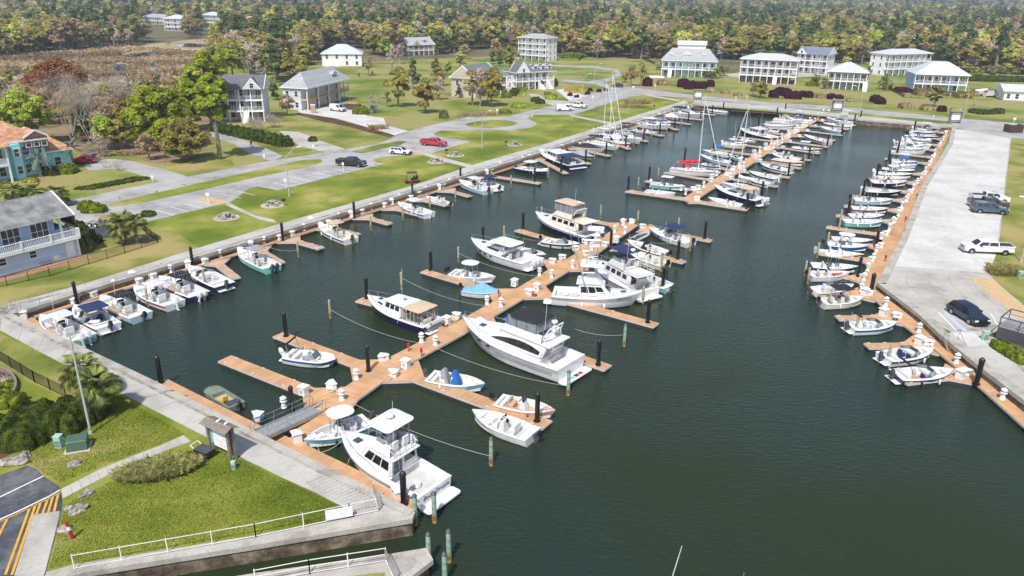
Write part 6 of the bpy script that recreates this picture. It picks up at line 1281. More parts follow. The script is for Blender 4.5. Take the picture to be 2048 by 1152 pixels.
# near houses on the left, assembled by hand
def blue_house():
 a = P(-85, 577); b = P(160, 511); d = (b-a).normalized(); t = empty('house', b, math.atan2(d.y, d.x)); tag(t, 'blue-grey two storey house with a white balcony, nearest the harbour at far left', 'house', 'houses round the harbour')
 Wd = (b-a).xy.length; dp = 7.5; h1 = 2.7; H = 5.4; ax = -Wd
 MB().box(ax, 0, 0, dp, 0, h1).build('wall', SB, t); MB().box(ax, -1.6, 1.5, dp, h1+.002, H).build('wall', SB, t); MB().box(ax-.02, .02, -.02, dp, -.3, .3).build('foundation', TRIM, t)
 MB().box(ax, .05, -.95, 1.5, h1-.26, h1-.002).build('balcony_floor', TRIM, t)
 m = MB(); m.bar((ax, -.88, h1+1), (0, -.88, h1+1), .1, .08); m.bar((ax, -.88, h1+.1), (0, -.88, h1+.1), .08, .06); m.bar((0, -.88, h1+1), (0, 1.4, h1+1), .1, .08)
 for i in range(int(Wd/.2)): m.bar((-i*.2, -.88, h1), (-i*.2, -.88, h1+1), .06, .06)
 for i in range(11): m.bar((0, -.8+i*.2, h1), (0, -.8+i*.2, h1+1), .06, .06)
 m.build('railing', TRIM, t)
 for i in range(5): MB().box(-i*3.4-.08, -i*3.4+.08, -.98, -.82, h1, h1+1.12).build('railing_post', TRIM, t)
 for i in range(4): window(t, 2.0, 2.05, (-3.4-i*3.3, 1.46, h1+.08), 0)
 for x in (-5.4, -8.8, -12.5): window(t, .75, .8, (x, -.03, 1.25), 0)
 MB().box(-1.5, -.5, -.07, 0, 0, 2.05).build('door', TRIM, t); MB().box(-3.2, -2.5, -.05, 0, .25, .8).build('vent_panel', TRIM, t)
 MB().box(-.14, .0+.12, -.14, .12, 0, h1-.27).build('corner_post', TRIM, t); MB().box(-1.72, -1.48, -.1, .12, h1, H).build('porch_column', TRIM, t)
 mb = MB(); gable(mb, ax-.6, .0, -.7, dp+.6, H, 2.3, 'x', 0, 3); mb.build('roof', [ROOFD2, TRIM, TRIM, SB], t)
 mb = MB(); mb.add([(0.0, -.7, H), (0, dp+.6, H), (1.0, dp+.9, 3.4), (1.0, 1.5, 3.4), (0, 3.4, H+2.3)], [(0, 3, 4), (3, 2, 4), (2, 1, 4)]); mb.add([(-1.6, 1.5, H-.02), (1.0, 1.4, 3.4), (1.0, dp+.9, 3.4), (-1.6, dp+.9, H-.02)], [(0, 1, 2, 3)]); mb.build('side_roof', ROOFD2, t)
 MB().box(-1.6, 0, 1.5, dp, h1, 3.5).build('wall', SB, t)
 # bench and hose on the patio
 MB().box(-14, .6, -2.0, -.02, -.02, .05).build('brick_patio', mat('brick_patio', (.40, .22, .14), .85, .15, 2, fine=.15), t)
 be = tag(empty('bench', tuple(P(93, 530)), t.rotation_euler.z), 'grey slatted bench on the brick patio of the blue-grey house', 'bench')
 for i in range(3): MB().box(-.7, .7, -.2+i*.15, -.08+i*.15, .42, .46).build('slat', SILVER, be)
 for i in range(3): MB().box(-.7, .7, .26, .3, .52+i*.13, .62+i*.13).build('slat', SILVER, be)
 for s in (-.6, .6): MB().box(s-.03, s+.03, -.2, .28, 0, .42).build('leg', SILVER, be)
ROOFD2 = stripes(mat('weathered_grey_shingles', (.17, .175, .18), .88, .2, .8, col2=(.24, .24, .23), fine=.15, fscale=8), 2, 5, .85, .2)
blue_house()
def teal_house():
 t, w_, H = house((-60, 372), (100, 347), 10, 2, 'teal house with orange shingle roof, dormer, two tier porch and palms', ST, ROOFO, 'hip', 3.4, 3.1, porch=None, nw=6, oh=.5, chim=(5.5, 6), name='house')
 # two tier porch at the left end and the gabled dormer
 for k in (1, 2): MB().box(-1, w_*.46, -2.4, -.01, k*3.1-.28, k*3.1-.0+(-.05 if k == 2 else 0)).build('porch_floor', TRIM, t)
 for i in range(4): x = -.9+i*(w_*.46+.8)/3; MB().box(x-.13, x+.13, -2.38, -2.12, 0, 5.9).build('porch_column', TRIM, t)
 m = MB(); m.bar((-1, -2.3, 4.1), (w_*.46, -2.3, 4.1), .08); m.bar((-1, -2.3, 3.2), (w_*.46, -2.3, 3.2), .06)
 for i in range(40): x = -1+i*(w_*.46+1)/40; m.bar((x, -2.3, 3.1), (x, -2.3, 4.1), .05)
 m.build('railing', TRIM, t)
 mb = MB(); mb.add([(-1.5, -2.9, 6.15), (w_*.5, -2.9, 6.15), (w_*.5-.4, 4, 9), (-1.5, 4, 9)], [(0, 1, 2, 3)]); mb.build('porch_roof', ROOFO, t)
 MB().box(w_*.55, w_*.66, -1.2, .5, 0, 6.1).build('stair_tower', ST, t); window(t, .8, 1.3, (w_*.605, -1.23, 4), 0); window(t, .8, 1.3, (w_*.605, -1.23, 1), 0)
 BRN = siding('brown_shingle_wall', (.20, .10, .07)); dormer(t, w_*.90, -.3, 4.9, 3.8, 1.9, 4, ROOFO, BRN, 3)
 # lower wing to the right
 mb = MB(); mb.box(w_-.01, w_+4.5, 1.2, 9, 0, 3.6).build('wall', ST, t); r = MB(); hip(r, w_-1.5, w_+5.1, .6, 9.6, 3.8, 2.6); r.build('roof', [ROOFO, TRIM], t)
 window(t, 1.0, 1.5, (w_+2.2, 1.17, 1), 0)
teal_house()
t, w_, H = house((437, 244), (530, 243), 10, 3, 'white house with dark gabled roof and balconies on piers, behind the long hedge', SG, ROOFD, 'gx', 3.0, 2.7, porch=2.4, fgab=((.80, 4.2, 2.6),), stairs=(.62,), nw=5, cols=4)
t, w_, H = house((617, 222), (700, 199), 7.5, 2, 'house under construction with pale hip roof and raw lumber decks', SG, ROOFL, 'hip', 3.8, 3.0, porch=2.0, dorm=((.72, 3.0, 3),), lumber=True, nw=4, cols=4, wrap=1.6)
house((645, 133), (724, 133), 13, 2, 'white house with broad pale metal roof and double garage', SW, ROOFM, 'hip', 3.6, 2.6, nw=4, garage=2, sidew=3)
house((818, 112), (868, 110), 12, 2, 'tan and white cottage with pale gabled roof and front porch in the trees', STN, ROOFL, 'gx', 3.6, 2.6, porch=2, fgab=((.3, 6, 3),), dorm=((.7, 2),), nw=4)
house((868, 55), (893, 55), 8, 2, 'small white house with grey roof and dormer among the far trees', SW, ROOFL, 'gx', 2.6, 2.6, porch=1.8, dorm=((.5, 2.2),), nw=3)
house((1036, 120), (1091, 124), 10, 4, 'tall white four level house with stacked porches left of the field', SW, ROOFL, 'hip', 1.7, 2.7, porch=2, cols=4, nw=4)
house((1032, 181), (1108, 176), 9, 2, 'white house with grey gables, wraparound porch and crossing white stairs', SW, ROOFD, 'hip', 1.6, 2.9, porch=2, wrap=1.8, stairs=(.62, .82), dorm=((.55, 1.8), (.75, 1.8), (.92, 1.6)), fgab=((.16, 5.6, 3.6),), nw=5)
house((903, 193), (952, 197), 15, 2, 'tan gabled house with a grey-green roof behind bare trees', STN, ROOFG, 'gy', 4.0, 2.9, nw=2, sidew=4, chim=None)
house((955, 190), (1017, 186), 8, 2, 'low grey-green roofed wing beside the tan gabled house', STN, ROOFG, 'hip', 3.2, 2.7, porch=1.8, nw=4)
t, w_, H = house((1322, 153), (1430, 157), 12, 2, 'pale blue house with long grey roof, teal dormers and white porch', SLB, ROOFL, 'hip', 4.4, 3.2, porch=2.2, dorm=((.16, 2.0), (.46, 3.6, 4), (.76, 2.0)), stairs=(.16,), nw=7, cols=8, flat=1.5, ridge=4)
MB().box(w_*.26, w_*.78, 5, 9, H+4.2, H+6.0).build('attic_wall', SW, t); mb = MB(); gable(mb, w_*.25, w_*.79, 4.5, 9.5, H+6.0, 1.6, 'x', 0, 3); mb.build('attic_roof', [ROOFM, TRIM, TRIM, SW], t)
house((1477, 164), (1590, 170), 12, 3, 'three tier porch house with brick ground floor and pale roof', SG, ROOFM, 'hip', 1.9, 2.9, porch=2.4, wrap=2.4, base=BRK, nw=7, cols=8, stairs=(.64,))
house((1592, 145), (1650, 149), 12, 3, 'white house with a blue-grey gabled roof behind the three tier porch house', SW, ROOFB, 'gx', 2.8, 2.7, porch=2, fgab=((.12, 4, 2.2),), nw=5)
house((1652, 178), (1730, 182), 12, 2, 'pale green house with a pale hip roof, pool terrace and right hand stairs', SGR, ROOFM, 'hip', 3.0, 3.1, porch=2.2, nw=5, cols=6, stairs=(.97,))
house((1772, 153), (1855, 150), 10, 3, 'white three storey house with arched ground floor behind the blue porch house', SW, ROOFM, 'hip', 1.7, 3.0, porch=2, nw=7, cols=7)
house((1825, 184), (1930, 188), 12, 2, 'blue-grey house with a broad pale roof and long double porch on the right', SB, ROOFM, 'hip', 4.0, 3.1, porch=2.4, wrap=2, nw=7, cols=6, flat=2)
house((2006, 201), (2075, 204), 9, 1, 'small white outbuilding with pale roof at the right edge', SW, ROOFM, 'gx', 2.0, 3.0, nw=4)
house((1962, 130), (2018, 131), 10, 2, 'cream house with dark hip roof among palms, far right', SW, ROOFG, 'hip', 2.4, 3.2, nw=3)
house((1986, 100), (2030, 102), 9, 2, 'white gabled house in the trees at the far right', SW, ROOFB, 'gy', 4.5, 3.0, nw=3)
house((1472, 92), (1497, 96), 8, 1, 'grey roofed house glimpsed between trees behind the pale blue house', SW, ROOFB, 'gy', 4, 3.0, nw=2)
FG = 'far houses in the woods'
for L_, R_2, dp, fl_, lb, wl, rf, rt in [((286, 48), (342, 50), 12, 2, 'large white house with grey hip roof beyond the marsh', SW, ROOFL, 'hip'), ((330, 62), (370, 63), 12, 3, 'white house on tall piers beside the large house beyond the marsh', SW, ROOFM, 'hip'),
 ((407, 52), (449, 54), 10, 3, 'white porch house with pale roof beyond the marsh', SW, ROOFM, 'hip'), ((480, 54), (528, 55), 12, 2, 'tan roofed house at the right of the group beyond the marsh', STN, mat('tan_shingles', (.45, .34, .26), .85, .1, 1), 'hip'), ((150, 27), (172, 27), 9, 1, 'blue-grey roof among trees at the far left', SG, ROOFB, 'gx'), ((210, 34), (221, 34), 7, 1, 'small white house front in the far left trees', SW, ROOFL, 'gy'),
 ((692, 24), (712, 24), 9, 1, 'grey roof in the woods above the metal roofed house', SG, ROOFL, 'hip'), ((800, 34), (820, 34), 9, 1, 'grey roof in the woods above the tan cottage', SG, ROOFL, 'hip'), ((1280, 36), (1300, 37), 9, 1, 'grey gabled roof far behind the field', SG, ROOFB, 'gy'), ((1836, 38), (1856, 38), 9, 1, 'white roof in the far right woods', SW, ROOFM, 'gx'), ((1866, 95), (1900, 97), 9, 1, 'pale low roof in the woods right of centre', SG, ROOFM, 'gx'), ((985, 22), (1012, 22), 9, 1, 'white house front in the far woods at the top centre', SW, ROOFL, 'gx'), ((2010, 42), (2035, 42), 9, 1, 'pale roof in the far woods by the right edge', SG, ROOFL, 'hip'), ((1215, 30), (1232, 30), 9, 2, 'tiny white house in the far woods right of the top centre', SW, ROOFL, 'gy'), ((1505, 38), (1520, 38), 9, 2, 'tiny white gable in the far woods above the three tier house', SW, ROOFL, 'gy'), ((380, 20), (392, 20), 9, 1, 'small pale roof at the top left above the far white houses', SG, ROOFL, 'hip'), ((250, 12), (268, 12), 10, 1, 'small white house at the very top left', SW, ROOFL, 'gx'), ((612, 14), (626, 14), 9, 1, 'small white roof at the top, left of centre', SW, ROOFM, 'hip'), ((1700, 26), (1716, 26), 9, 2, 'small white house far off at the top right', SW, ROOFM, 'hip')]:
 house(L_, R_2, dp, fl_, lb, wl, rf, rt, 2.6, 3.0, nw=3, group=FG, sidew=1, porch=1.6 if fl_ > 1 else None)

# ================= VEHICLES =================
def paint(n, c): return mat('car_paint_'+n, c, .22, .04, .5, coat=.6, spec=.6)
TYRE = mat('tyre', (.015, .015, .016), .85, .15, 5); RIM = mat('wheel_rim', (.45, .46, .48), .3, .1, 3, metal=.8); HEADL = mat('headlight_lens', (.65, .67, .70), .08, .05, 2); TAILL = mat('tail_light', (.30, .01, .01), .2, .1, 2)
def prof_body(mb, prof, hw, m=0, tuck=.0):
 n = len(prof); vs = [(x, -hw, z) for x, z in prof]+[(x, hw, z) for x, z in prof]; mb.add(vs, [tuple(range(n)), tuple(range(n, 2*n))[::-1]]+[(i, i+n, (i+1) % n+n, (i+1) % n)[::1] for i in range(n)], m)
def vehicle(front, rear, kind, col, label, name, cat='car', group='parked cars', L=None, roofm=None):
 a = P(*front); b = P(*rear); d = a-b; LL = L or {'suv': 4.6, 'pickup': 5.8, 'van': 5.0, 'bigsuv': 5.1}[kind]; c = (a+b)/2; t = empty(name, c, math.atan2(d.y, d.x)); tag(t, label, cat, group)
 h = LL/2; hw = .93 if kind != 'pickup' else .98; pm = col; gl = mat('car_glass', (.02, .025, .03), .04, .1, 1, spec=.9)
 bz = .34; bt = {'suv': .98, 'pickup': 1.15, 'van': 1.15, 'bigsuv': 1.12}[kind]
 if kind == 'pickup': prof = [(-h, bz+.1), (h-.1, bz), (h, bz+.3), (h-.02, bt-.1), (h-.25, bt), (.9*h-1.0, bt+.04), (h-2.1, bt+.06), (-h+1.9, bt+.02), (-h, bt+.0)]
 elif kind == 'van': prof = [(-h, bz), (h-.1, bz), (h, bz+.3), (h-.05, .95), (h-.9, bt+.02), (-h, bt)]
 else: prof = [(-h, bz+.1), (-h+.1, bz), (h-.15, bz), (h, bz+.25), (h-.05, bt-.22), (h-.35, bt-.08), (h-1.25, bt+.02), (-h+.2, bt+.02), (-h-.02, bt-.15)]
 mb = MB(); prof_body(mb, prof, hw); mb.f = [f[::-1] for f in mb.f]; mb.build('body', pm, t, bevel=.09, seg=2, smooth=45)
 if kind == 'pickup': c0, c1, ch, rf, rb = -h+1.95, h-1.25, .62, .75, .12
 elif kind == 'van': c0, c1, ch, rf, rb = -h+.02, h-.75, .85, .85, .05
 elif kind == 'bigsuv': c0, c1, ch, rf, rb = -h+.05, h-1.25, .66, .75, .25
 else: c0, c1, ch, rf, rb = -h+.12, h-1.15, .58, .85, .45
 B_, T_ = sup8(c0, c1, hw*.96, hw*.94, bt-.02, bt+ch, rf, rb, .82); MB().box8(B_, T_).build('cabin', pm, t, bevel=.07, seg=2, smooth=45)
 g_ = MB(); n = 2 if kind == 'pickup' else 3
 if kind == 'van': wpanel(g_, B_, T_, 0, .72, .97, .15, .8, .012); wpanel(g_, B_, T_, 2, .03, .28, .15, .8, .012)
 else:
  for i in range(n): u0 = .06+.90*i/n; wpanel(g_, B_, T_, 0, u0, u0+.90/n-.035, .16, .86, .012); wpanel(g_, B_, T_, 2, 1-u0-.90/n+.035, 1-u0, .16, .86, .012)
 g_.parts('side_window', gl, t); g_ = MB(); wpanel(g_, B_, T_, 1, .08, .92, .10, .92, .012); g_.build('windscreen', gl, t)
 if kind != 'van': g_ = MB(); wpanel(g_, B_, T_, 3, .1, .9, .2, .88, .012); g_.build('rear_window', gl, t)
 if roofm: MB().box(T_[0][0]+.1, T_[1][0]-.1, T_[0][1]+.08, T_[2][1]-.08, bt+ch+.0, bt+ch+.03).build('roof_panel', roofm, t, bevel=.02)
 if kind == 'pickup':
  MB().box(-h+.10, -h+1.88, -hw+.12, hw-.12, bt+.0, bt+.10).build('bed_cover', mat('truck_bed', (.03, .03, .035), .7, .2, 3), t)
  r = MB()
  for s in (-1, 1): r.box(-h+.03, -h+1.9, s*(hw-.06)-.06, s*(hw-.06)+.06, bt, bt+.15)
  r.box(-h, -h+.1, -hw+.02, hw-.02, bt-.0, bt+.15); r.build('bed_rail', pm, t)
 for x in (-h+.95 if kind != 'pickup' else -h+1.15, h-.92):
  for s in (-1, 1):
   wl = MB(); wl.cyl((x, s*(hw-.2), .36), (x, s*(hw+.015), .36), .36, .36, 16); o = wl.build('wheel', TYRE, t); MB().cyl((x, s*(hw+.0), .36), (x, s*(hw+.03), .36), .22, .2, 10).build('rim', RIM, o)
   MB().cyl((x, s*(hw-.1), .40), (x, s*(hw+.006), .40), .44, .44, 16).build('wheel_arch', BLACK, t)
 for s in (-1, 1):
  MB().box(h-.14, h+.0, s*hw*.78-.2, s*hw*.78+.2, bt-.32, bt-.17).build('headlight', HEADL, t, bevel=.02); MB().box(-h-.03, -h+.06, s*hw*.86-.08, s*hw*.86+.08, bt-.35, bt-.08).build('tail_light', TAILL, t)
  MB().box(c1-.75, c1-.55, s*(hw+.1)-.09, s*(hw+.1)+.09, bt+.05, bt+.2).build('mirror', BLACK, t)
 MB().box(h-.06, h+.02, -hw*.5, hw*.5, bt-.42, bt-.2).build('grille', BLACK, t); MB().box(h-.05, h+.06, -hw*.92, hw*.92, bz+.0, bz+.18).build('bumper', SILVER if kind == 'pickup' else BLACK, t, bevel=.03); MB().box(-h-.06, -h+.05, -hw*.92, hw*.92, bz+.1, bz+.28).build('bumper', SILVER if kind == 'pickup' else BLACK, t, bevel=.03)
 return t
PW, PR, PK, PN, PG, PM, PB = paint('white', (.74, .74, .74)), paint('red', (.50, .012, .03)), paint('black', (.012, .013, .015)), paint('navy', (.01, .014, .035)), paint('slate', (.06, .10, .13)), paint('maroon', (.06, .015, .03)), paint('silver_blue', (.22, .27, .33))
vehicle((888, 293), (847, 290), 'pickup', PR, 'bright red pickup parked in the west car park', 'pickup_truck', 'pickup truck')
vehicle((728, 334), (678, 330), 'pickup', PK, 'black pickup parked across the bays of the west car park', 'pickup_truck', 'pickup truck')
vehicle((819, 310), (784, 307), 'suv', PW, 'white hatchback with a black roof beside the painted bay', 'parked_car', 'car', roofm=PK)
vehicle((1146, 222), (1112, 222), 'van', PW, 'white delivery van on the west road', 'parked_van', 'van')
vehicle((1170, 217), (1140, 214), 'pickup', PW, 'white pickup just behind the white van on the west road', 'pickup_truck', 'pickup truck')
vehicle((1221, 174), (1246, 175), 'suv', PM, 'dark maroon car driving on the road beyond the white van', 'moving_car', 'car')
vehicle((688, 224), (664, 221), 'van', PW, 'white van with a ladder rack in front of the unfinished house', 'parked_van', 'van')
vehicle((152, 327), (183, 326), 'suv', PR, 'red car in the shade beside the teal house', 'parked_car', 'car'); vehicle((172, 318), (187, 322), 'suv', PB, 'silver-blue car behind the red car at the teal house', 'parked_car', 'car')
vehicle((1926, 503), (2017, 508), 'pickup', PW, 'white crew cab pickup alone on the concrete car park', 'pickup_truck', 'pickup truck', L=6.2)
vehicle((2011, 406), (1943, 402), 'pickup', PW, 'white pickup at the back of the three parked together', 'pickup_truck', 'pickup truck'); vehicle((2009, 417), (1941, 413), 'pickup', paint('brown', (.08, .06, .055)), 'brown pickup between the white pickup and the slate green one', 'pickup_truck', 'pickup truck')
vehicle((2008, 428), (1946, 424), 'bigsuv', PG, 'slate green off-road car, front of the three parked together', 'parked_car', 'car')
vehicle((1957, 652), (1911, 625), 'suv', PN, 'dark navy car in the accessible bay by the dock steps', 'parked_car', 'car')
# golf cart with two riders
t = empty('golf_cart', P(822, 366), math.radians(200)); tag(t, 'dark red golf cart with black roof on the promenade lawn', 'golf cart')
mb = MB(); prof_body(mb, [(-1.2, .35), (1.15, .35), (1.2, .6), (.9, .85), (.5, .55), (-.5, .5), (-.6, .75), (-1.2, .75)], .58); mb.f = [f[::-1] for f in mb.f]; mb.build('body', paint('dark_red', (.22, .01, .01)), t, bevel=.03)
MB().box(-1.1, .65, -.62, .62, 1.82, 1.90).build('roof', BLACK, t, bevel=.03); seat(t, -.35, 0, .5, 1.0, .5, .5, BLACK); seat(t, -.95, 0, .6, 1.0, .4, .5, BLACK)
m = MB(); [m.bar((x, s*.55, .6), (x*.9, s*.55, 1.85), .04) for x in (-1.05, .75) for s in (-1, 1)]; m.build('roof_post', BLACK, t); [MB().cyl((x, s*.5, .25), (x, s*.64, .25), .25, .25, 12).build('wheel', TYRE, t) for x in (-.8, .8) for s in (-1, 1)]
# boat trailer near the blue-grey house
t = empty('boat_trailer', P(202, 452), math.radians(-12)); tag(t, 'empty boat trailer with white wheels on the dark driveway', 'trailer')
m = MB(); m.bar((-1.8, 0, .5), (2.4, 0, .5), .1); [m.bar((-1.8, s*.8, .5), (1.0, s*.8, .5), .08) for s in (-1, 1)]; [m.bar((x, -.8, .5), (x, .8, .5), .08) for x in (-1.7, -.5, .9)]; [m.bar((1.0, s*.8, .5), (2.2, 0, .5), .08) for s in (-1, 1)]; m.build('frame', SILVER, t)
for x in (-.9, .0):
 for s in (-1, 1): o = MB().cyl((x, s*.9, .33), (x, s*1.1, .33), .33, .33, 14).build('wheel', TYRE, t); MB().cyl((x, s*1.09, .33), (x, s*1.12, .33), .19, .19, 8).build('rim', WPAINT, o)
# covered boats on the grass
for (x, y, rz, lb) in ((1959, 191, .3, 'boat on a trailer under a white cover, left one on the grass'), (1986, 194, .1, 'white boat on a trailer, right one on the grass, beside the small outbuilding')):
 a = P(x, y); tt = empty('covered_boat', a, rz); tag(tt, lb, 'boat', 'boats stored on the grass'); Hh = Hull(6.5, 2.4, 1.3, 1.9, full=.5); Hh.mesh('hull', WHITE, tt); Hh.deck('boat_cover', .02, .99, .5, CANV['w' if x < 1970 else 'g'], tt); MB().box(-2.5, 2, -.9, .9, -.02, .12).build('trailer_frame', DGREY, tt); tt.location.z += .35
 [MB().cyl((-.6, s*1.0, 0), (-.6, s*1.2, 0), .33, .33, 12).build('wheel', TYRE, tt) for s in (-1, 1)]

# ================= STREET FURNITURE =================
def lamp(px, py, h, rz, label, arm=2.2, sc=1.0, tall=None):
 t = empty('street_lamp', P(px, py), rz); tag(t, label, 'street lamp', 'street lamps round the harbour'); GM = mat('lamp_grey', (.42, .45, .46), .45, .08, 2)
 MB().cyl((0, 0, 0), (0, 0, h), .10*sc, .06*sc, 8).build('pole', GM, t, smooth=60); MB().tube([(0, 0, h-.3), (arm*.75, 0, h+.9), (arm*1.05, 0, h+1.05)], .04*sc, 6).build('arm', GM, t)
 MB().box8([(arm*.95, -.13, h+.98), (arm*.95+.75, -.17, h+1.02), (arm*.95+.75, .17, h+1.02), (arm*.95, .13, h+.98)], [(arm*.95, -.09, h+1.1), (arm*.95+.7, -.12, h+1.14), (arm*.95+.7, .12, h+1.14), (arm*.95, .09, h+1.1)]).build('lamp_head', PLW, t, bevel=.02); MB().cyl((0, 0, 0), (0, 0, .25), .17, .15, 8).build('base', GM, t)
lamp(182, 868, 8.2, .15, 'tall grey street lamp in front of the hedge, nearest the camera', 1.6)
lamp(579, 393, 6.8, .8, 'grey street lamp on the lawn beside the second picnic table'); lamp(964, 297, 6.8, .8, 'grey street lamp on the lawn below the roundabout'); lamp(1165, 198, 6.8, .5, 'grey street lamp by the far end of the west lawn')
lamp(1716, 240, 8, 2.6, 'street lamp on the far seawall right of the middle dock'); lamp(1924, 248, 9, 1.5, 'white street lamp by the far corner of the concrete car park'); lamp(2042, 524, 7.5, 2.9, 'street lamp on the grass right of the white crew cab pickup', 1.5); lamp(2047, 396, 7.5, 2.9, 'street lamp at the right edge beside the three parked trucks', 1.2); lamp(1188, 167, 6, .5, 'street lamp at the cul-de-sac junction'); lamp(1144, 240, 5.5, .5, 'slim pole lamp where the footpath meets the white van bay', .6)
def picnic(px, py, label):
 t = empty('picnic_table', P(px, py), rnd.uniform(0, 1)); tag(t, label, 'picnic table', 'round picnic tables on the lawn'); CB = mat('table_concrete', (.34, .29, .26), .85, .15, 4)
 MB().cyl((0, 0, -.02), (0, 0, .06), 1.9, 1.9, 14).build('pad', CONCO, t); MB().cyl((0, 0, .72), (0, 0, .80), .62, .62, 14).build('table_top', CB, t); MB().cyl((0, 0, .06), (0, 0, .72), .22, .18, 8).build('pedestal', CB, t)
 for i in range(4):
  a = PI/4+i*PI/2; m = MB(); q = [(math.cos(a+u)*r, math.sin(a+u)*r) for u, r in ((-.42, .95), (.42, .95), (.40, 1.32), (-.40, 1.32))]; m.prism(q, .40, .48); m.box(math.cos(a)*1.12-.15, math.cos(a)*1.12+.15, math.sin(a)*1.12-.15, math.sin(a)*1.12+.15, .06, .40); m.build('bench_seat', CB, t)
for x, y, l in ((453, 436, 'near the painted bay, nearest'), (546, 411, 'second from the near end, beside the left lamp'), (873, 324, 'left of the upper footpath'), (911, 311, 'right of the upper footpath'), (1029, 290, 'alone on the middle of the long lawn')): picnic(x, y, 'round concrete picnic table with curved benches, '+l)
for i, (x, y) in enumerate([(568, 411), (893, 309), (1012, 292), (1308, 217)]):
 t = empty('park_grill', P(x, y), .5); tag(t, 'black park grill on a post, %s from the near end of the lawn' % nth(i+1), 'grill', 'park grills'); MB().bar((0, 0, 0), (0, 0, .8), .09).build('post', BLACK, t); MB().box(-.3, .3, -.22, .22, .8, 1.05).build('firebox', BLACK, t, bevel=.02)
def kiosk(px, py, rz, label, sc=1.0, front=1):
 t = empty('notice_kiosk', P(px, py), rz); tag(t, label, 'notice board', 'wooden kiosks at the docks'); WD = mat('weathered_board', (.22, .18, .145), .85, .2, 3); t.scale = (sc, sc, sc)
 for x in (-1.1, 1.1):
  for y in (-.22, .22): MB().box(x-.09, x+.09, y-.09, y+.09, 0, 2.6).build('post', WD, t)
 for i in range(8): MB().box(-1.2, 1.2, .10, .14, .55+i*.25, .78+i*.25).build('board', WD, t)
 MB().box(-.75, .95, -.10, -.04, .75, 2.35).build('notice_panel', PLW, t); m = MB()
 for i in range(5):
  for j in range(3): m.box(-.62+j*.5, -.25+j*.5, -.115, -.10, 1.0+i*.26, 1.18+i*.26) if (i+j) % 3 else None
 m.parts('paper', mat('paper', (.60, .62, .66), .8, .1, 3), t); MB().box(-1.05, -.8, -.10, -.04, .9, 2.3).build('map_strip', mat('teal_notice', (.25, .5, .5), .6, .1, 3), t)
 for s in (-1, 1): [MB().box8([(-1.4, s*.02+s*(i*.16), 2.82-i*.07), (1.4, s*.02+s*(i*.16), 2.82-i*.07), (1.4, s*(i*.16+.15), 2.76-i*.07), (-1.4, s*(i*.16+.15), 2.76-i*.07)][::s], [(-1.4, s*.02+s*(i*.16), 2.86-i*.07), (1.4, s*.02+s*(i*.16), 2.86-i*.07), (1.4, s*(i*.16+.15), 2.80-i*.07), (-1.4, s*(i*.16+.15), 2.80-i*.07)][::s]).build('roof_board', WD, t) for i in range(4)]
 return t
kiosk(447, 912, math.radians(-32), 'weathered wooden kiosk with white notice panel by the near gangway')
kiosk(1395, 199, -.1, 'wooden kiosk with a white sign at the far end of the west dock', 1.15); kiosk(1673, 223, -.1, 'wooden kiosk with a white sign at the far end of the middle dock', 1.25); kiosk(1908, 247, -.1, 'wooden kiosk with a white sign at the far end of the east dock', 1.25)
for (x, y, dx) in ((440, 0, -.3), (452, 0, .5)):
 pass
# gulls resting on the near kiosk roof
for i, (x, y) in enumerate([(.1, .0), (.85, .1)]):
 g_ = empty('gull', Matrix.Translation(P(447, 912)) @ Matrix.Rotation(math.radians(-32), 4, 'Z') @ Vector((x-.2, y, 2.9)), .6); m = MB()
 m.lathe([(.01, -.17), (.07, -.08), (.085, .02), (.05, .12), (.035, .16), (.05, .20), (.045, .25), (.01, .28)], 8); o = m.build('body', PLW, g_, smooth=True); o.rotation_euler = (0, 1.1, 0); MB().cyl((.24, 0, .13), (.31, 0, .12), .015, .004, 5).build('beak', LINEY, g_); tag(g_, 'white gull perched on the near kiosk roof, %s' % ('middle of the ridge' if i == 0 else 'by its right end'), 'gull')
t = empty('dock_cart', P(412, 915), math.radians(-25)); tag(t, 'black two wheeled dock cart with white handle on the lawn by the kiosk', 'cart')
m = MB(); m.box8([(-.55, -.38, .3), (.5, -.38, .3), (.5, .38, .3), (-.55, .38, .3)], [(-.7, -.45, .75), (.6, -.45, .75), (.6, .45, .75), (-.7, .45, .75)], 0, 1); m.build('tub', [BLACK, DGREY], t); [MB().cyl((0, s*.48, .28), (0, s*.56, .28), .28, .28, 12).build('wheel', PLW, t) for s in (-1, 1)]; MB().tube([(-.7, -.35, .75), (-1.0, -.35, .95), (-1.0, .35, .95), (-.7, .35, .75)], .03).build('handle', PLW, t)
t = empty('transformer_box', P(157, 897), .35); tag(t, 'green transformer box on a concrete pad in the near lawn', 'utility box'); MB().box(-.85, .85, -.7, .7, -.02, .1).build('pad', CONCO, t); MB().box8([(-.7, -.55, .1), (.7, -.55, .1), (.7, .55, .1), (-.7, .55, .1)], [(-.7, -.45, .85), (.7, -.45, .85), (.7, .55, .95), (-.7, .55, .95)]).build('cabinet', mat('utility_green', (.06, .12, .08), .5, .1, 3), t, bevel=.03)
LGN = mat('pale_utility_green', (.33, .52, .42), .5, .12, 3)
def util(px, py, h, r, label):
 t = empty('utility_pedestal', P(px, py)); tag(t, label, 'utility box', 'pale green utility pedestals'); MB().box(-r, r, -r, r, 0, h).build('casing', LGN, t, bevel=.03); MB().box(-r*1.1, r*1.1, -r*1.1, r*1.1, h, h+.07).build('lid', LGN, t, bevel=.02)
 m = MB(); [m.box(-r*.8, r*.8, -r-.015, -r, .15+i*.14, .21+i*.14) for i in range(int(h/.16)-1)]; m.build('louvre', DGREY, t)
util(120, 894, .95, .25, 'pale green louvred pedestal left of the transformer box'); util(468, 938, .6, .14, 'small pale green pedestal in front of the near kiosk')
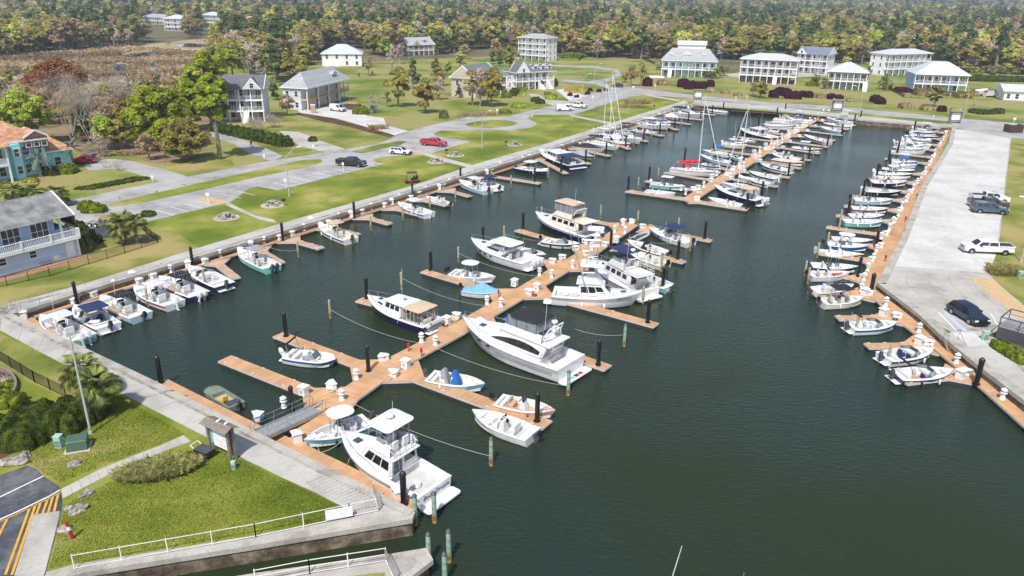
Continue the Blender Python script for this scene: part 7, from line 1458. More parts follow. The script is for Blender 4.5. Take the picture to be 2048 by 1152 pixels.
util(2040, 556, .8, .3, 'green utility box at the right edge by the dry grass clump'); util(1968, 680, .9, .25, 'grey-green valve box between the navy car and the hedge')
t = empty('marker_post', P(146, 1078)); tag(t, 'leaning dark red post with a pale plate beside a boulder', 'post'); t.rotation_euler = (.05, -.1, .3); MB().box(-.07, .07, -.07, .07, 0, 1.4).build('post', RED, t); MB().box(-.10, .10, -.1, -.07, .75, 1.0).build('plate', PLW, t)
def rock(px, py, s, label, name='boulder'):
 bm = bmesh.new(); bmesh.ops.create_icosphere(bm, subdivisions=3, radius=1)
 from mathutils import noise
 o_ = Vector((px, py, 0))*.37
 for v in bm.verts:
  n = noise.noise(v.co*1.1+o_)*.45+noise.noise(v.co*2.7+o_)*.22+noise.noise(v.co*6+o_)*.08; v.co = v.co*(1+n); v.co = Vector((round(v.co.x*3.2)/3.2*.35+v.co.x*.65, v.co.y, v.co.z)); v.co.x *= s[0]*.85; v.co.y *= s[1]*.85; v.co.z = max(v.co.z*s[2], -.15)
 me = bpy.data.meshes.new(name); bm.to_mesh(me); bm.free(); me.materials.append(mat('boulder_stone', (.15, .13, .115), .9, .3, 3, col2=(.34, .30, .26), bump=.5, bscale=9, fine=.2, fscale=14)); o = bpy.data.objects.new(name, me); COL.objects.link(o); o.location = P(px, py); o.rotation_euler.z = rnd.uniform(0, 3); tag(o, label, 'boulder', 'boulders on the near lawn')
rock(149, 930, (.62, .4, .3), 'pale boulder left of the near footpath'); rock(175, 990, (.62, .42, .35), 'flat topped boulder, upper one by the hatched lines'); rock(153, 1021, (.72, .6, .45), 'largest grey boulder between the other two'); rock(131, 1060, (.6, .42, .3), 'boulder behind the leaning red post')
rock(25, 925, (1.3, .7, .4), 'wide flat grey boulder at the left edge by the hedge'); rock(52, 914, (.6, .4, .35), 'smaller grey boulder at the right of the wide flat one')
for i, (x, y) in enumerate([(237, 397), (367, 371), (312, 385), (430, 356), (634, 292), (950, 247), (966, 243), (986, 241), (1009, 242)]): rock(x, y, (.6, .35, .25), 'small grey rock on the road edge, %s from the left' % nth(i+1), 'small_rock')
for i, (x, y) in enumerate([(1027, 241), (395, 925)]): rock(x, y, (.22, .18, .16), 'small pale stone, %s' % ('by the roundabout' if i == 0 else 'on the near lawn below the cart'), 'small_rock')
# signs and mailboxes
def signpost(px, py, h, w_, label, m=PLW, hh=.5, name='sign_post'):
 t = empty(name, P(px, py), rnd.uniform(-.3, .3)); tag(t, label, 'sign', 'small signs and posts'); MB().bar((0, 0, 0), (0, 0, h), .08).build('post', m, t); MB().box(-w_/2, w_/2, -.06, -.03, h-hh, h).build('sign_plate', m, t)
for i, (x, y, h, w_) in enumerate([(417, 408, 1.8, .5), (572, 378, 1.8, .4), (687, 344, 1.8, .4), (306, 364, 1.2, .3), (529, 319, 1.1, .4), (627, 300, 1.1, .4), (994, 231, 1.8, .5), (1185, 206, 2.2, .7), (1266, 184, 2.0, .7), (1310, 179, 1.8, .4), (1471, 203, 1.6, .3), (1493, 201, 1.6, .3), (1064, 235, .8, .3), (1865, 241, 1.5, .3), (1137, 202, 1.5, .4), (1405, 202, 1.2, .3), (1667, 206, 1.5, .3), (1919, 229, 1.5, .3), (2026, 252, 2.2, .7), (1186, 268, 1.6, .2)]): signpost(x, y, h, w_, 'slim white sign post on the verge, %s from the near left' % nth(i+1))
# dumpster enclosure, bins, portable toilet
t = empty('bin_enclosure', P(2032, 266), .1); tag(t, 'dark brown bin enclosure on the verge at the far right', 'enclosure'); BR = mat('brown_board', (.07, .035, .03), .8, .2, 3); [MB().box(-1.8+i*.36, -1.48+i*.36, -.05, .05, 0, 2.0).build('board', BR, t) for i in range(10)]; [MB().box(s*1.8-.04, s*1.8+.04, 0, 2.4, 0, 2.0).build('side_wall', BR, t) for s in (-1, 1)]
t = empty('portable_toilet', P(627, 226), .1); tag(t, 'tan portable toilet with a white roof by the unfinished house', 'portable toilet'); MB().box(-.6, .6, -.6, .6, 0, 2.1).build('cabin', mat('toilet_tan', (.52, .34, .20), .6, .08, 2), t, bevel=.04); MB().box(-.65, .65, -.65, .65, 2.1, 2.3).build('roof', PLW, t, bevel=.06); MB().box(-.35, .35, -.63, -.6, .1, 1.9).build('door', mat('toilet_tan2', (.44, .28, .16), .6, .08, 2), t)
t = empty('debris_skip', P(705, 219), -.3); tag(t, 'dark rubbish skip heaped with lumber beside the white van', 'skip'); MB().box8([(-2, -1, 0), (2, -1, 0), (2, 1, 0), (-2, 1, 0)], [(-2.3, -1.1, 1.5), (2.3, -1.1, 1.5), (2.3, 1.1, 1.5), (-2.3, 1.1, 1.5)]).build('container', mat('skip_brown', (.10, .05, .04), .7, .2, 2), t); m = MB(); [m.bar((rnd.uniform(-1.8, 0), rnd.uniform(-.9, .9), rnd.uniform(1.4, 1.8)), (rnd.uniform(0, 1.8), rnd.uniform(-.9, .9), rnd.uniform(1.5, 2.2)), .15, .1) for i in range(26)]; m.build('lumber', LUMB, t)
t = empty('storage_drum', P(690, 218), 0); tag(t, 'blue tank between the white van and the skip', 'tank'); MB().lathe([(.8, 0), (.85, 1.3), (.6, 1.7), (.1, 1.8)], 12).build('tank', mat('tank_blue', (.05, .25, .42), .5, .1, 2), t, smooth=50)
for i, x in enumerate((566, 580)): t = empty('green_bin', P(x, 176), .1); tag(t, 'green skip behind the unfinished house, %s' % ('left one' if i == 0 else 'right one'), 'skip'); MB().box8([(-1, -.7, 0), (1, -.7, 0), (1, .7, 0), (-1, .7, 0)], [(-1.1, -.9, 1.4), (1.1, -.9, 1.4), (1.1, .9, 1.4), (-1.1, .9, 1.4)]).build('container', mat('skip_green', (.01, .14, .06), .5, .2, 2), t); MB().box(-1.1, 1.1, -.9, .9, 1.4, 1.5).build('lid', mat('skip_green', (0, 0, 0)), t)
# fences
def fence(pts, h, gap, label, m=BLACK, bal=True, z=G0, post=.06, rails=2, cat='fence', name='fence', npick=None):
 ps = [P(*p, z) for p in pts]; t = empty(name, ps[0]); tag(t, label, cat); o0 = ps[0]
 for a, b in zip(ps[:-1], ps[1:]):
  n = max(1, round((b-a).length/gap)); a = a-o0; b = b-o0
  for i in range(n+1): p = a.lerp(b, i/n); MB().bar(p, p+Vector((0, 0, h+.08)), post).build('post', m, t)
  for i in range(n):
   p = a.lerp(b, i/n); q = a.lerp(b, (i+1)/n); r = MB()
   for k in range(rails): zz = h-(h-.15)*k/max(1, rails-1); r.bar(p+Vector((0, 0, zz)), q+Vector((0, 0, zz)), .035)
   r.build('rail', m, t)
   if bal:
    g_ = MB(); kk = int((q-p).length/.13)
    for j in range(1, kk): v = p.lerp(q, j/kk); g_.bar(v+Vector((0, 0, .12)), v+Vector((0, 0, h)), .018)
    tag(g_.build('balusters', m, t), kind='stuff')
 return t
fence([(-30, 582), (100, 553), (250, 507), (316, 486)], 1.15, 2.4, 'black metal fence between the blue-grey house and the promenade'); fence([(316, 486), (292, 468)], 1.15, 2.2, 'short return of the black fence towards the palms')
fence([(-40, 700), (0, 722), (70, 766), (133, 797)], 1.15, 2.0, 'black metal fence above the near hedge')
fence([(150, 1140), (512, 1076), (700, 1036), (757, 1024)], 1.05, 2.6, 'pale metal railing along the walk beside the launch channel', WPAINT, False, G0, .055, 2, 'railing', 'railing')
fence([(757, 1024), (748, 992)], 1.05, 1.2, 'short grey metal gate across the end of the near promenade', SILVER, True, G0, .07, 2, 'gate', 'gate')
fence([(512, 1170), (620, 1149), (772, 1125)], 1.05, 2.3, 'white metal railing along the south pier', WPAINT, False, G0, .055, 3, 'railing', 'railing')
fence([(772, 1125), (790, 1165)], 1.05, 1.2, 'grey metal gate near the tip of the south pier', SILVER, True, G0, .07, 2, 'gate', 'gate')
fence([(512, 1112), (700, 1076), (826, 1050)], .0, 6, 'low kerb rail', WPAINT, False) if False else None
fence([(1284, 118), (1310, 130)], 1.4, 2.2, 'dark privacy fence on the field edge left of the pale blue house', BLACK, True); fence([(1157, 122), (1172, 113)], 1.6, 2.2, 'short dark fence panel in the field', BLACK, True); fence([(1775, 178), (1808, 196), (1850, 198)], 1.2, 2.4, 'dark garden fence left of the blue-grey porch house', BLACK, True); fence([(230, 292), (285, 300), (300, 285)], 1.5, 2.2, 'grey board fence by the driveway of the teal house', mat('old_fence_board', (.30, .25, .22), .85, .2, 3), True)
fence([(748, 121), (815, 130)], 1.1, 2.5, 'brown rail fence on the meadow behind the metal roofed house', LUMB, False, rails=3)
tb_ = tag(empty('banner', P(652, 1046), math.atan2((P(706, 1036)-P(652, 1046)).y, (P(706, 1036)-P(652, 1046)).x)), 'white blank banner tied to the railing by the launch channel', 'banner'); MB().box(0, (P(706, 1036)-P(652, 1046)).length, -.10, -.07, .25, 1.0).build('banner_sheet', PLW, tb_)
# wooden deck with railing, right edge
t = empty('timber_ramp', P(1990, 676), math.radians(-47)); tag(t, 'grey timber ramp deck with black railing at the right edge', 'ramp'); GB = mat('grey_deck_board', (.25, .24, .25), .8, .2, 3)
for i in range(20): MB().box(i*.35, i*.35+.32, 0, 3.2, 1.25, 1.31).build('board', GB, t)
MB().box(0, 7, .05, 3.15, .9, 1.24).build('joist_frame', DGREY, t); [MB().box(x-.1, x+.1, y-.1, y+.1, 0, .9).build('post', GB, t) for x in (.2, 2.4, 4.6, 6.8) for y in (.2, 3.0)]
for y in (0.05, 3.15): m = MB(); m.bar((0, y, 2.3), (7, y, 2.3), .1, .08); [m.bar((x, y, 1.3), (x, y, 2.3), .08) for x in (.05, 1.75, 3.5, 5.2, 6.95)]; m.bar((0, y, 1.75), (7, y, 1.75), .04); m.build('handrail', DGREY, t)
m = MB(); m.bar((.05, .05, 2.3), (.05, 3.15, 2.3), .1, .08); m.build('handrail', DGREY, t)
MB().box(0, 7, .0, .06, .0, 1.2).build('skirt_lattice', DGREY, t)
t = empty('picnic_parasol', P(1343, 156));
tag(t, 'white garden deck beside the pale blue house', 'deck'); [MB().box(-9+i*.5, -8.55+i*.5, -.5, 3, 0, .5).build('board', TRIM, t) for i in range(12)]
for i, (dx) in enumerate((0, 6, 12, 18)):
 c_ = empty('garden_chair', P(1305+dx, 146+dx*.15, G0)+Vector((0, 0, .0)), .4); tag(c_, 'yellow garden chair left of the pale blue house, %s from the left' % nth(i+1), 'chair', 'yellow garden chairs'); ym = mat('yellow_chair', (.65, .42, .05), .6, .08, 3); MB().box(-.3, .3, -.3, .3, .35, .42).build('seat', ym, c_); MB().box(-.3, .3, .25, .33, .42, 1.0).build('backrest', ym, c_); [MB().box(x-.04, x+.04, y-.04, y+.04, 0, .35).build('leg', ym, c_) for x in (-.25, .25) for y in (-.25, .25)]
# a walker on the drive
def person(px, py, rz, label, top, trousers):
 v = [(0, 0, .95), (0, 0, 1.15), (0, 0, 1.4), (0, 0, 1.5), (0.02, 0, 1.62), (.02, 0, 1.74), (.0, .10, .90), (.12, .11, .5), (.05, .11, .08), (.17, .11, .04), (0, -.10, .90), (-.08, -.11, .5), (-.22, -.11, .10), (-.10, -.11, .04), (0, .19, 1.4), (-.08, .25, 1.12), (.05, .26, .88), (0, -.19, 1.4), (.06, -.25, 1.12), (.2, -.25, .9)]
 e = [(0, 1), (1, 2), (2, 3), (3, 4), (4, 5), (0, 6), (6, 7), (7, 8), (8, 9), (0, 10), (10, 11), (11, 12), (12, 13), (2, 14), (14, 15), (15, 16), (2, 17), (17, 18), (18, 19)]
 r = [.15, .14, .16, .06, .10, .08, .10, .07, .045, .04, .10, .07, .045, .04, .07, .05, .035, .07, .05, .035]
 me = bpy.data.meshes.new('person'); me.from_pydata(v, e, []); o = bpy.data.objects.new('person', me); COL.objects.link(o); sk = o.modifiers.new('skin', 'SKIN')
 for i, q in enumerate(me.skin_vertices[0].data): q.radius = (r[i], r[i])
 me.skin_vertices[0].data[0].use_root = True; o.modifiers.new('sub', 'SUBSURF').levels = 1; bpy.context.view_layer.update()
 m2 = bpy.data.meshes.new_from_object(o.evaluated_get(bpy.context.evaluated_depsgraph_get())); bpy.data.objects.remove(o)
 m2.materials.clear(); [m2.materials.append(m) for m in (mat('cloth_'+top[0], top[1], .8, .1, 4), mat('cloth_'+trousers[0], trousers[1], .8, .1, 4), mat('skin', (.42, .25, .18), .6, .05, 4), mat('hair', (.05, .03, .02), .7, .1, 4))]
 for p in m2.polygons: z = p.center.z; p.material_index = 3 if z > 1.66 else 2 if (z > 1.46 or (z < .98 and abs(p.center.y) > .21)) else 0 if z > .92 else 1
 o = bpy.data.objects.new('person', m2); COL.objects.link(o); o.location = P(px, py); o.rotation_euler.z = rz; tag(o, label, 'person'); return o
person(503, 294, 2.6, 'person in dark clothes walking on the driveway below the long hedge', ('dark_blue', (.03, .03, .08)), ('black', (.02, .02, .03)))
# ================= PLANTS =================
def leaf_mat(name, c1, c2, rand=.25, var=.25, sc=.35, trans=.45, k=2.5):
 c1 = tuple(x*k for x in c1); c2 = tuple(x*k for x in c2)
 m = mat(name, c1, .7, var, sc, col2=c2, rand=rand, fine=.25, fscale=2.2, spec=.15)
 nt = m.node_tree; b = nt.nodes['Principled BSDF']; out = nt.nodes['Material Output']; src = b.inputs['Base Color'].links[0].from_socket
 tr = nt.nodes.new('ShaderNodeBsdfTranslucent'); nt.links.new(src, tr.inputs[0]); mx = nt.nodes.new('ShaderNodeMixShader'); mx.inputs[0].default_value = trans; nt.links.new(b.outputs[0], mx.inputs[1]); nt.links.new(tr.outputs[0], mx.inputs[2]); nt.links.new(mx.outputs[0], out.inputs['Surface']); return m
BARK = mat('bark', (.16, .12, .095), .9, .25, 3, col2=(.22, .18, .15)); BARKG = mat('pale_bark', (.30, .25, .21), .9, .2, 3, col2=(.38, .33, .29))
def quads(name, C, N, size, m, parent=None, aspect=1.0, jit=.5, rs=nprs):
 """N-facing small leaf faces at points C"""
 n = len(C); N = N+rs.normal(0, jit, (n, 3)); N /= np.linalg.norm(N, axis=1)[:, None]+1e-9; A = np.cross(N, rs.normal(0, 1, (n, 3))); A /= np.linalg.norm(A, axis=1)[:, None]+1e-9; B = np.cross(N, A)
 s = size*rs.uniform(.6, 1.4, (n, 1)); A = A*s; B = B*s*aspect
 V = np.stack([C-A-B*.6, C+A*.7-B, C+A+B*.7, C-A*.6+B], 1).reshape(-1, 3)
 me = bpy.data.meshes.new(name); me.vertices.add(4*n); me.vertices.foreach_set('co', V.ravel()); me.loops.add(4*n); me.loops.foreach_set('vertex_index', np.arange(4*n)); me.polygons.add(n); me.polygons.foreach_set('loop_start', np.arange(n)*4); me.polygons.foreach_set('loop_total', np.full(n, 4)); me.update(); me.materials.append(m)
 o = bpy.data.objects.new(name, me); COL.objects.link(o)
 if parent: o.parent = parent
 return o
def blob_pts(n, blobs, rs, inner=.25, zlow=.35):
 C = []; N = []; w = np.array([b[3]**2 for b in blobs]); w /= w.sum(); idx = rs.choice(len(blobs), n, p=w)
 d = rs.normal(0, 1, (n, 3)); d /= np.linalg.norm(d, axis=1)[:, None]; low = d[:, 2] < -zlow; d[low, 2] *= -1
 b = np.array(blobs)[idx]; r = b[:, 3]*(1-inner*rs.rand(n)**2); sq = b[:, 4] if b.shape[1] > 4 else np.ones(n)
 C = b[:, :3]+d*r[:, None]*np.stack([np.ones(n), np.ones(n), sq], 1); return C, d
def crown_blobs(rs, h0, h1, R, k, shape='round', brs=.85):
 out = []
 for i in range(k):
  u = rs.rand(); z = h0+(h1-h0)*u; prof = {'round': math.sin(PI*min(1, .18+.80*u))**.7, 'cone': (1-u)**.8*.95+.1, 'vase': .45+.6*u if u < .8 else 1.1-1.3*(u-.8)*2, 'flat': .95, 'pine': (.55+.5*math.sin(PI*u))*(1-.45*u)}[shape]
  a = rs.rand()*2*PI; rr = R*prof*math.sqrt(rs.rand())*.75; br = brs*R*rs.uniform(.24, .42)*(1-.35*u if shape in ('cone', 'pine') else 1); out.append((math.cos(a)*rr, math.sin(a)*rr, z, br, .75))
 return out
def make_tree(kind, seed, h, R, nleaf, size, m, name, bark=BARK, h0=.35, shape='round', k=18, parent=None, inner=.35, brs=.85):
 rs = np.random.RandomState(seed); t = empty(name); bl = crown_blobs(rs, h*h0, h*.86, R, k, shape, brs); C, N = blob_pts(nleaf, bl, rs, inner)
 tr = MB(); r0 = max(.09, .020*h); lean = rs.uniform(-.04, .04, 2)*h; top = (lean[0], lean[1], h*.75); tr.cyl((0, 0, -.2), (lean[0]*.3, lean[1]*.3, h*.3), r0*1.25, r0, 7, 0, False); tr.cyl((lean[0]*.3, lean[1]*.3, h*.3), top, r0, r0*.3, 6, 0, False)
 for b in bl[::2]: u = rs.uniform(.25, .6); p = (lean[0]*u, lean[1]*u, h*u); tr.cyl(p, b[:3], r0*.42, r0*.10, 4, 0, False)
 tr.build('trunk', bark, t); quads('crown', C, N+np.array([0, 0, .55]), size*1.12, m, t, rs=rs, jit=.4); return t
def twig_tree(seed, h, R, name, m=BARKG, budm=None, nb=5, levels=4, sp=.45, bud=0, r0=None):
 rs = random.Random(seed); t = empty(name); mb = MB(); tips = []
 def br(p, d, L, r, lv):
  q = p+d*L; mb.cyl(p, q, r, r*.62, 4 if lv > 2 else 3, 0, False)
  if lv == 0: tips.append(q); return
  for i in range(3 if lv > 1 else 4):
   nd = (d+Vector((rs.gauss(0, sp), rs.gauss(0, sp), rs.gauss(.08, sp*.5)))).normalized(); br(p.lerp(q, rs.uniform(.55, 1)), nd, L*rs.uniform(.55, .8), r*.55, lv-1)
 r0 = r0 or .018*h
 for i in range(nb if nb > 1 else 1):
  a = 2*PI*i/nb; d = Vector((math.cos(a)*R/h*.9, math.sin(a)*R/h*.9, 1)).normalized() if nb > 1 else Vector((0, 0, 1)); br(Vector((0, 0, -.1 if i == 0 else h*.12)), d, h*.36, r0*(1 if i == 0 else .7), levels)
 mb.build('trunk', m, t)
 if tips:
  r_ = np.random.RandomState(seed); T = np.array([tuple(x) for x in tips]); T = T[r_.randint(0, len(T), bud)]+r_.normal(0, .45, (bud, 3)) if bud else T
  if bud: quads('crown', T, r_.normal(0, 1, T.shape), .11, budm, t, rs=r_, aspect=.35)
 return t
LP_ = leaf_mat('pine_needles', (.04, .062, .022), (.085, .11, .035)); LO = leaf_mat('oak_olive_leaves', (.085, .085, .018), (.17, .155, .035)); LG = leaf_mat('fresh_green_leaves', (.09, .13, .015), (.18, .22, .03)); LB = leaf_mat('budding_brown_leaves', (.13, .095, .045), (.22, .17, .085)); LY = leaf_mat('yellow_green_leaves', (.15, .15, .025), (.26, .25, .06)); LD = leaf_mat('dark_evergreen_leaves', (.042, .062, .022), (.09, .11, .032)); LR = leaf_mat('rust_red_buds', (.17, .065, .025), (.28, .13, .05), .1, k=1.4); LGR = leaf_mat('grey_buds', (.20, .16, .13), (.28, .23, .19)); LH = leaf_mat('hedge_leaves', (.035, .058, .009), (.085, .12, .016), .1, .3, 1.2, k=1.3); LHB = leaf_mat('bright_hedge_leaves', (.10, .15, .012), (.20, .24, .02), .1, .3, 2, k=1.3); LPU = leaf_mat('purple_leaves', (.05, .008, .018), (.12, .02, .045), .1, .3, 2, k=1); LPK = leaf_mat('blossom', (.50, .38, .36), (.62, .50, .47), .1, k=1); LM = leaf_mat('glossy_oak_leaves', (.085, .115, .01), (.18, .21, .018), .12, .3, .5, k=2.1); LX = leaf_mat('yellow_blossom', (.55, .38, .03), (.70, .52, .06), .1, k=1)
KINDS = {   # label, protos
 'pine': ('dark green pine tree', [make_tree('p', 1, 17, 3.6, 1500, .34, LP_, 'pine_tree', h0=.42, shape='pine', k=20), make_tree('p', 2, 19, 3.2, 1400, .34, LP_, 'pine_tree', h0=.5, shape='pine', k=18), make_tree('p', 3, 15, 4, 1500, .36, LP_, 'pine_tree', h0=.35, shape='cone', k=20)]),
 'olive': ('olive leaved broad tree', [make_tree('o', 4, 13, 5.2, 1700, .34, LO, 'oak_tree', h0=.28), make_tree('o', 5, 11.5, 4.6, 1500, .33, LO, 'oak_tree', h0=.25, k=20)]),
 'green': ('fresh green leafy tree', [make_tree('g', 6, 12, 4.6, 1600, .32, LG, 'leafy_tree', h0=.28), make_tree('g', 7, 10, 4.0, 1400, .30, LG, 'leafy_tree', h0=.22, shape='vase')]),
 'brown': ('brown budding tree', [make_tree('b', 8, 12, 4.8, 1300, .24, LB, 'budding_tree', h0=.3, k=26, inner=.9), make_tree('b', 9, 13.5, 4.4, 1300, .24, LB, 'budding_tree', h0=.3, k=26, inner=.9)]),
 'yellow': ('yellow-green budding tree', [make_tree('y', 10, 12.5, 4.8, 1500, .28, LY, 'budding_tree', h0=.3, k=22, inner=.6), make_tree('y', 11, 11, 4.4, 1400, .28, LY, 'budding_tree', h0=.28, k=20, inner=.6)]),
 'dark': ('dark evergreen tree', [make_tree('d', 12, 12, 3.8, 1500, .32, LD, 'evergreen_tree', h0=.15, shape='cone', k=18), make_tree('d', 13, 10, 4.0, 1500, .32, LD, 'evergreen_tree', h0=.2)]),
 'grey': ('bare grey twiggy tree', [make_tree('w', 14, 12.5, 4.2, 900, .17, LGR, 'bare_tree', BARKG, .3, 'vase', 34, inner=.95), make_tree('w', 15, 11.5, 4.0, 900, .17, LGR, 'bare_tree', BARKG, .3, 'round', 34, inner=.95)]),
}
_used = set()
def put_tree(kind, loc, sc, rz, label, group, cat='tree'):
 protos = KINDS[kind][1]; i = rnd.randrange(len(protos)); key = (kind, i)
 if key in _used: o = copy_tree(protos[i])
 else: o = protos[i]; _used.add(key)
 o.location = loc; o.rotation_euler = (0, 0, rz); s = sc; hs = 1.22 if group and 'woods' in group else 1.0; o.scale = (s*hs*rnd.uniform(.88, 1.12), s*hs*rnd.uniform(.88, 1.12), s*rnd.uniform(.85, 1.15)); return tag(o, label, cat, group)
# lower edge of the woods, in the photograph
EDGE = [(-400, 128), (0, 116), (100, 108), (190, 104), (270, 92), (300, 80), (420, 76), (432, 104), (475, 150), (560, 168), (600, 140), (640, 112), (720, 112), (780, 116), (880, 112), (960, 100), (1010, 92), (1060, 100), (1140, 116), (1300, 119), (1360, 116), (1500, 122), (1600, 122), (1700, 128), (1760, 132), (1870, 138), (1960, 150), (2048, 150), (2500, 170)]
def edge(x):
 for (a, b), (c, d) in zip(EDGE[:-1], EDGE[1:]):
  if a <= x <= c: return b+(d-b)*(x-a)/(c-a)
 return 120
KEEP = [(640, 100, 735, 137), (806, 88, 872, 116), (862, 48, 898, 60), (1030, 100, 1100, 130), (280, 42, 345, 56), (326, 54, 374, 70), (402, 46, 455, 62), (474, 46, 536, 64), (1590, 120, 1665, 152), (1768, 125, 1865, 158), (1955, 110, 2024, 136), (1982, 84, 2034, 106), (1466, 84, 1502, 100), (146, 20, 176, 32), (206, 28, 226, 38), (1864, 88, 1906, 100), (1276, 30, 1304, 40), (688, 18, 716, 28), (796, 28, 824, 37), (1832, 33, 1860, 42), (981, 17, 1016, 25), (2006, 36, 2040, 46), (1210, 24, 1236, 34), (1500, 32, 1524, 42), (376, 15, 396, 24), (246, 8, 272, 16), (608, 10, 630, 18), (1696, 21, 1720, 30), (935, 100, 1010, 124), (400, 56, 560, 82)]
rt = random.Random(3)
KEEP = [(a, b, c, d+(25 if a in (280, 326, 402, 474) else 15 if d < 70 and (a, d) != (400, 82) else 0)) for a, b, c, d in KEEP]+[(1120, 24, 1160, 30), (640, 40, 690, 46), (1560, 30, 1620, 36), (1700, 60, 1760, 66), (1180, 70, 1230, 74), (940, 48, 1000, 54)]
def tree_kind(x, y, px, py):
 from mathutils import noise
 n = noise.noise(Vector((x*.012, y*.012, 0))); n2 = noise.noise(Vector((x*.02+40, y*.02, 3)))
 far = y > 900
 w = {'pine': .16+max(0, n)*1.3+(.45 if py < 22 and px < 1150 else 0), 'olive': .30+max(0, -n)*.5, 'green': .10+max(0, n2)*.25, 'brown': .26+max(0, -n2)*.5, 'yellow': .22+max(0, n2)*.4, 'dark': .16+max(0, n)*.4, 'grey': .20+max(0, -n2)*.4}
 if 1080 < px < 1700 and py > 85: w['dark'] += .45; w['olive'] += .3
 if px < 160 and py > 60: w['yellow'] += .3; w['olive'] += .3
 s = rt.random()*sum(w.values())
 for k, v in w.items():
  s -= v
  if s <= 0: return k
 return 'olive'
pts = []
def scatter(d0, d1, sp, sc):
 y = d0
 while y < d1:
  xw = y*.78+60; x = -xw
  while x < xw:
   X, Y = x+rt.uniform(-.45, .45)*sp, y+rt.uniform(-.45, .45)*sp; px, py = Q((X, Y, G0))
   if -160 < px < 2200 and py > -20 and py < edge(px) and not any(a < px < c and b < py < d for a, b, c, d in KEEP) and not (1795 < px < 1880 and 88 < py < 100):
    pts.append((X, Y, sc*rt.uniform(.75, 1.2), tree_kind(X, Y, px, py), px, py))
   x += sp
  y += sp
scatter(215, 700, 7.9, 1.12); scatter(700, 1300, 11, 1.3); scatter(1300, 2600, 19, 1.8); scatter(2600, 5200, 40, 2.8)
pts.sort(key=lambda p: p[1]-p[5]*0)
IND = 560
WHERE = [(-999, 300, 'in the woods beyond the marsh, left part of the photo'), (300, 640, 'in the woods behind the white houses beyond the marsh'), (640, 1030, 'in the woods behind the metal roofed house'), (1030, 1320, 'in the woods edge behind the open field'), (1320, 1700, 'in the woods behind the pale blue and three tier houses'), (1700, 3999, 'in the woods at the right behind the porch houses')]
for X, Y, s, k, px, py in pts[:IND]:
 w_ = [q[2] for q in WHERE if q[0] <= px < q[1]][0]; put_tree(k, (X, Y, G0-.1), s, rt.uniform(0, 6.28), KINDS[k][0]+' '+w_, KINDS[k][0]+'s '+w_)
# the far woods: one mass of the same trees, placed by geometry nodes
def far_woods(points):
 me = bpy.data.meshes.new('far_woods'); me.from_pydata([(p[0], p[1], G0-.1) for p in points], [], [])
 order = [(k, i) for k in KINDS for i in range(len(KINDS[k][1]))]; ids = []
 for p in points: c = [j for j, (k, i) in enumerate(order) if k == p[3]]; ids.append(rt.choice(c))
 for nm, ty, val in (('tid', 'INT', ids), ('tsc', 'FLOAT', [p[2] for p in points]), ('trz', 'FLOAT', [rt.uniform(0, 6.28) for _ in points])):
  at = me.attributes.new(nm, ty, 'POINT'); at.data.foreach_set('value', val)
 o = bpy.data.objects.new('far_woods', me); COL.objects.link(o); ng = bpy.data.node_groups.new('far_woods', 'GeometryNodeTree'); ng.interface.new_socket('Geometry', in_out='INPUT', socket_type='NodeSocketGeometry'); ng.interface.new_socket('Geometry', in_out='OUTPUT', socket_type='NodeSocketGeometry')
 N = ng.nodes; Lk = ng.links; gi = N.new('NodeGroupInput'); go = N.new('NodeGroupOutput'); m2p = N.new('GeometryNodeMeshToPoints'); Lk.new(gi.outputs[0], m2p.inputs[0]); ins = N.new('GeometryNodeInstanceOnPoints'); Lk.new(m2p.outputs[0], ins.inputs['Points'])
 jn = N.new('GeometryNodeJoinGeometry')
 for k, i in reversed(order):
  pr = KINDS[k][1][i]; cr = [c for c in pr.children if c.name.startswith('crown')][0]; oi = N.new('GeometryNodeObjectInfo'); oi.inputs[0].default_value = cr; oi.transform_space = 'ORIGINAL'; oi.inputs['As Instance'].default_value = True; Lk.new(oi.outputs['Geometry'], jn.inputs[0])
 Lk.new(jn.outputs[0], ins.inputs['Instance']); ins.inputs['Pick Instance'].default_value = True
 def attr(n, t): a = N.new('GeometryNodeInputNamedAttribute'); a.data_type = t; a.inputs[0].default_value = n; return a.outputs[0]
 Lk.new(attr('tid', 'INT'), ins.inputs['Instance Index']); cx = N.new('ShaderNodeCombineXYZ'); Lk.new(attr('trz', 'FLOAT'), cx.inputs[2]); e2r = N.new('FunctionNodeEulerToRotation'); Lk.new(cx.outputs[0], e2r.inputs[0]); Lk.new(e2r.outputs[0], ins.inputs['Rotation']); c2 = N.new('ShaderNodeCombineXYZ')
 wm = N.new('ShaderNodeMath'); wm.operation = 'MULTIPLY'; wm.inputs[1].default_value = 1.22; Lk.new(attr('tsc', 'FLOAT'), wm.inputs[0]); Lk.new(wm.outputs[0], c2.inputs[0]); Lk.new(wm.outputs[0], c2.inputs[1]); Lk.new(attr('tsc', 'FLOAT'), c2.inputs[2])
 Lk.new(c2.outputs[0], ins.inputs['Scale']); Lk.new(ins.outputs[0], go.inputs[0]); md = o.modifiers.new('scatter', 'NODES'); md.node_group = ng
 return tag(o, 'wooded horizon of pines and budding trees behind the harbour', 'woods', kind='stuff')
far_woods(pts[IND:])
# --- single trees that can be told apart ---
def tr_at(kind, px, py, s, label, group='single trees round the houses'): return put_tree(kind, P(px, py), s, rt.uniform(0, 6.28), label, group)
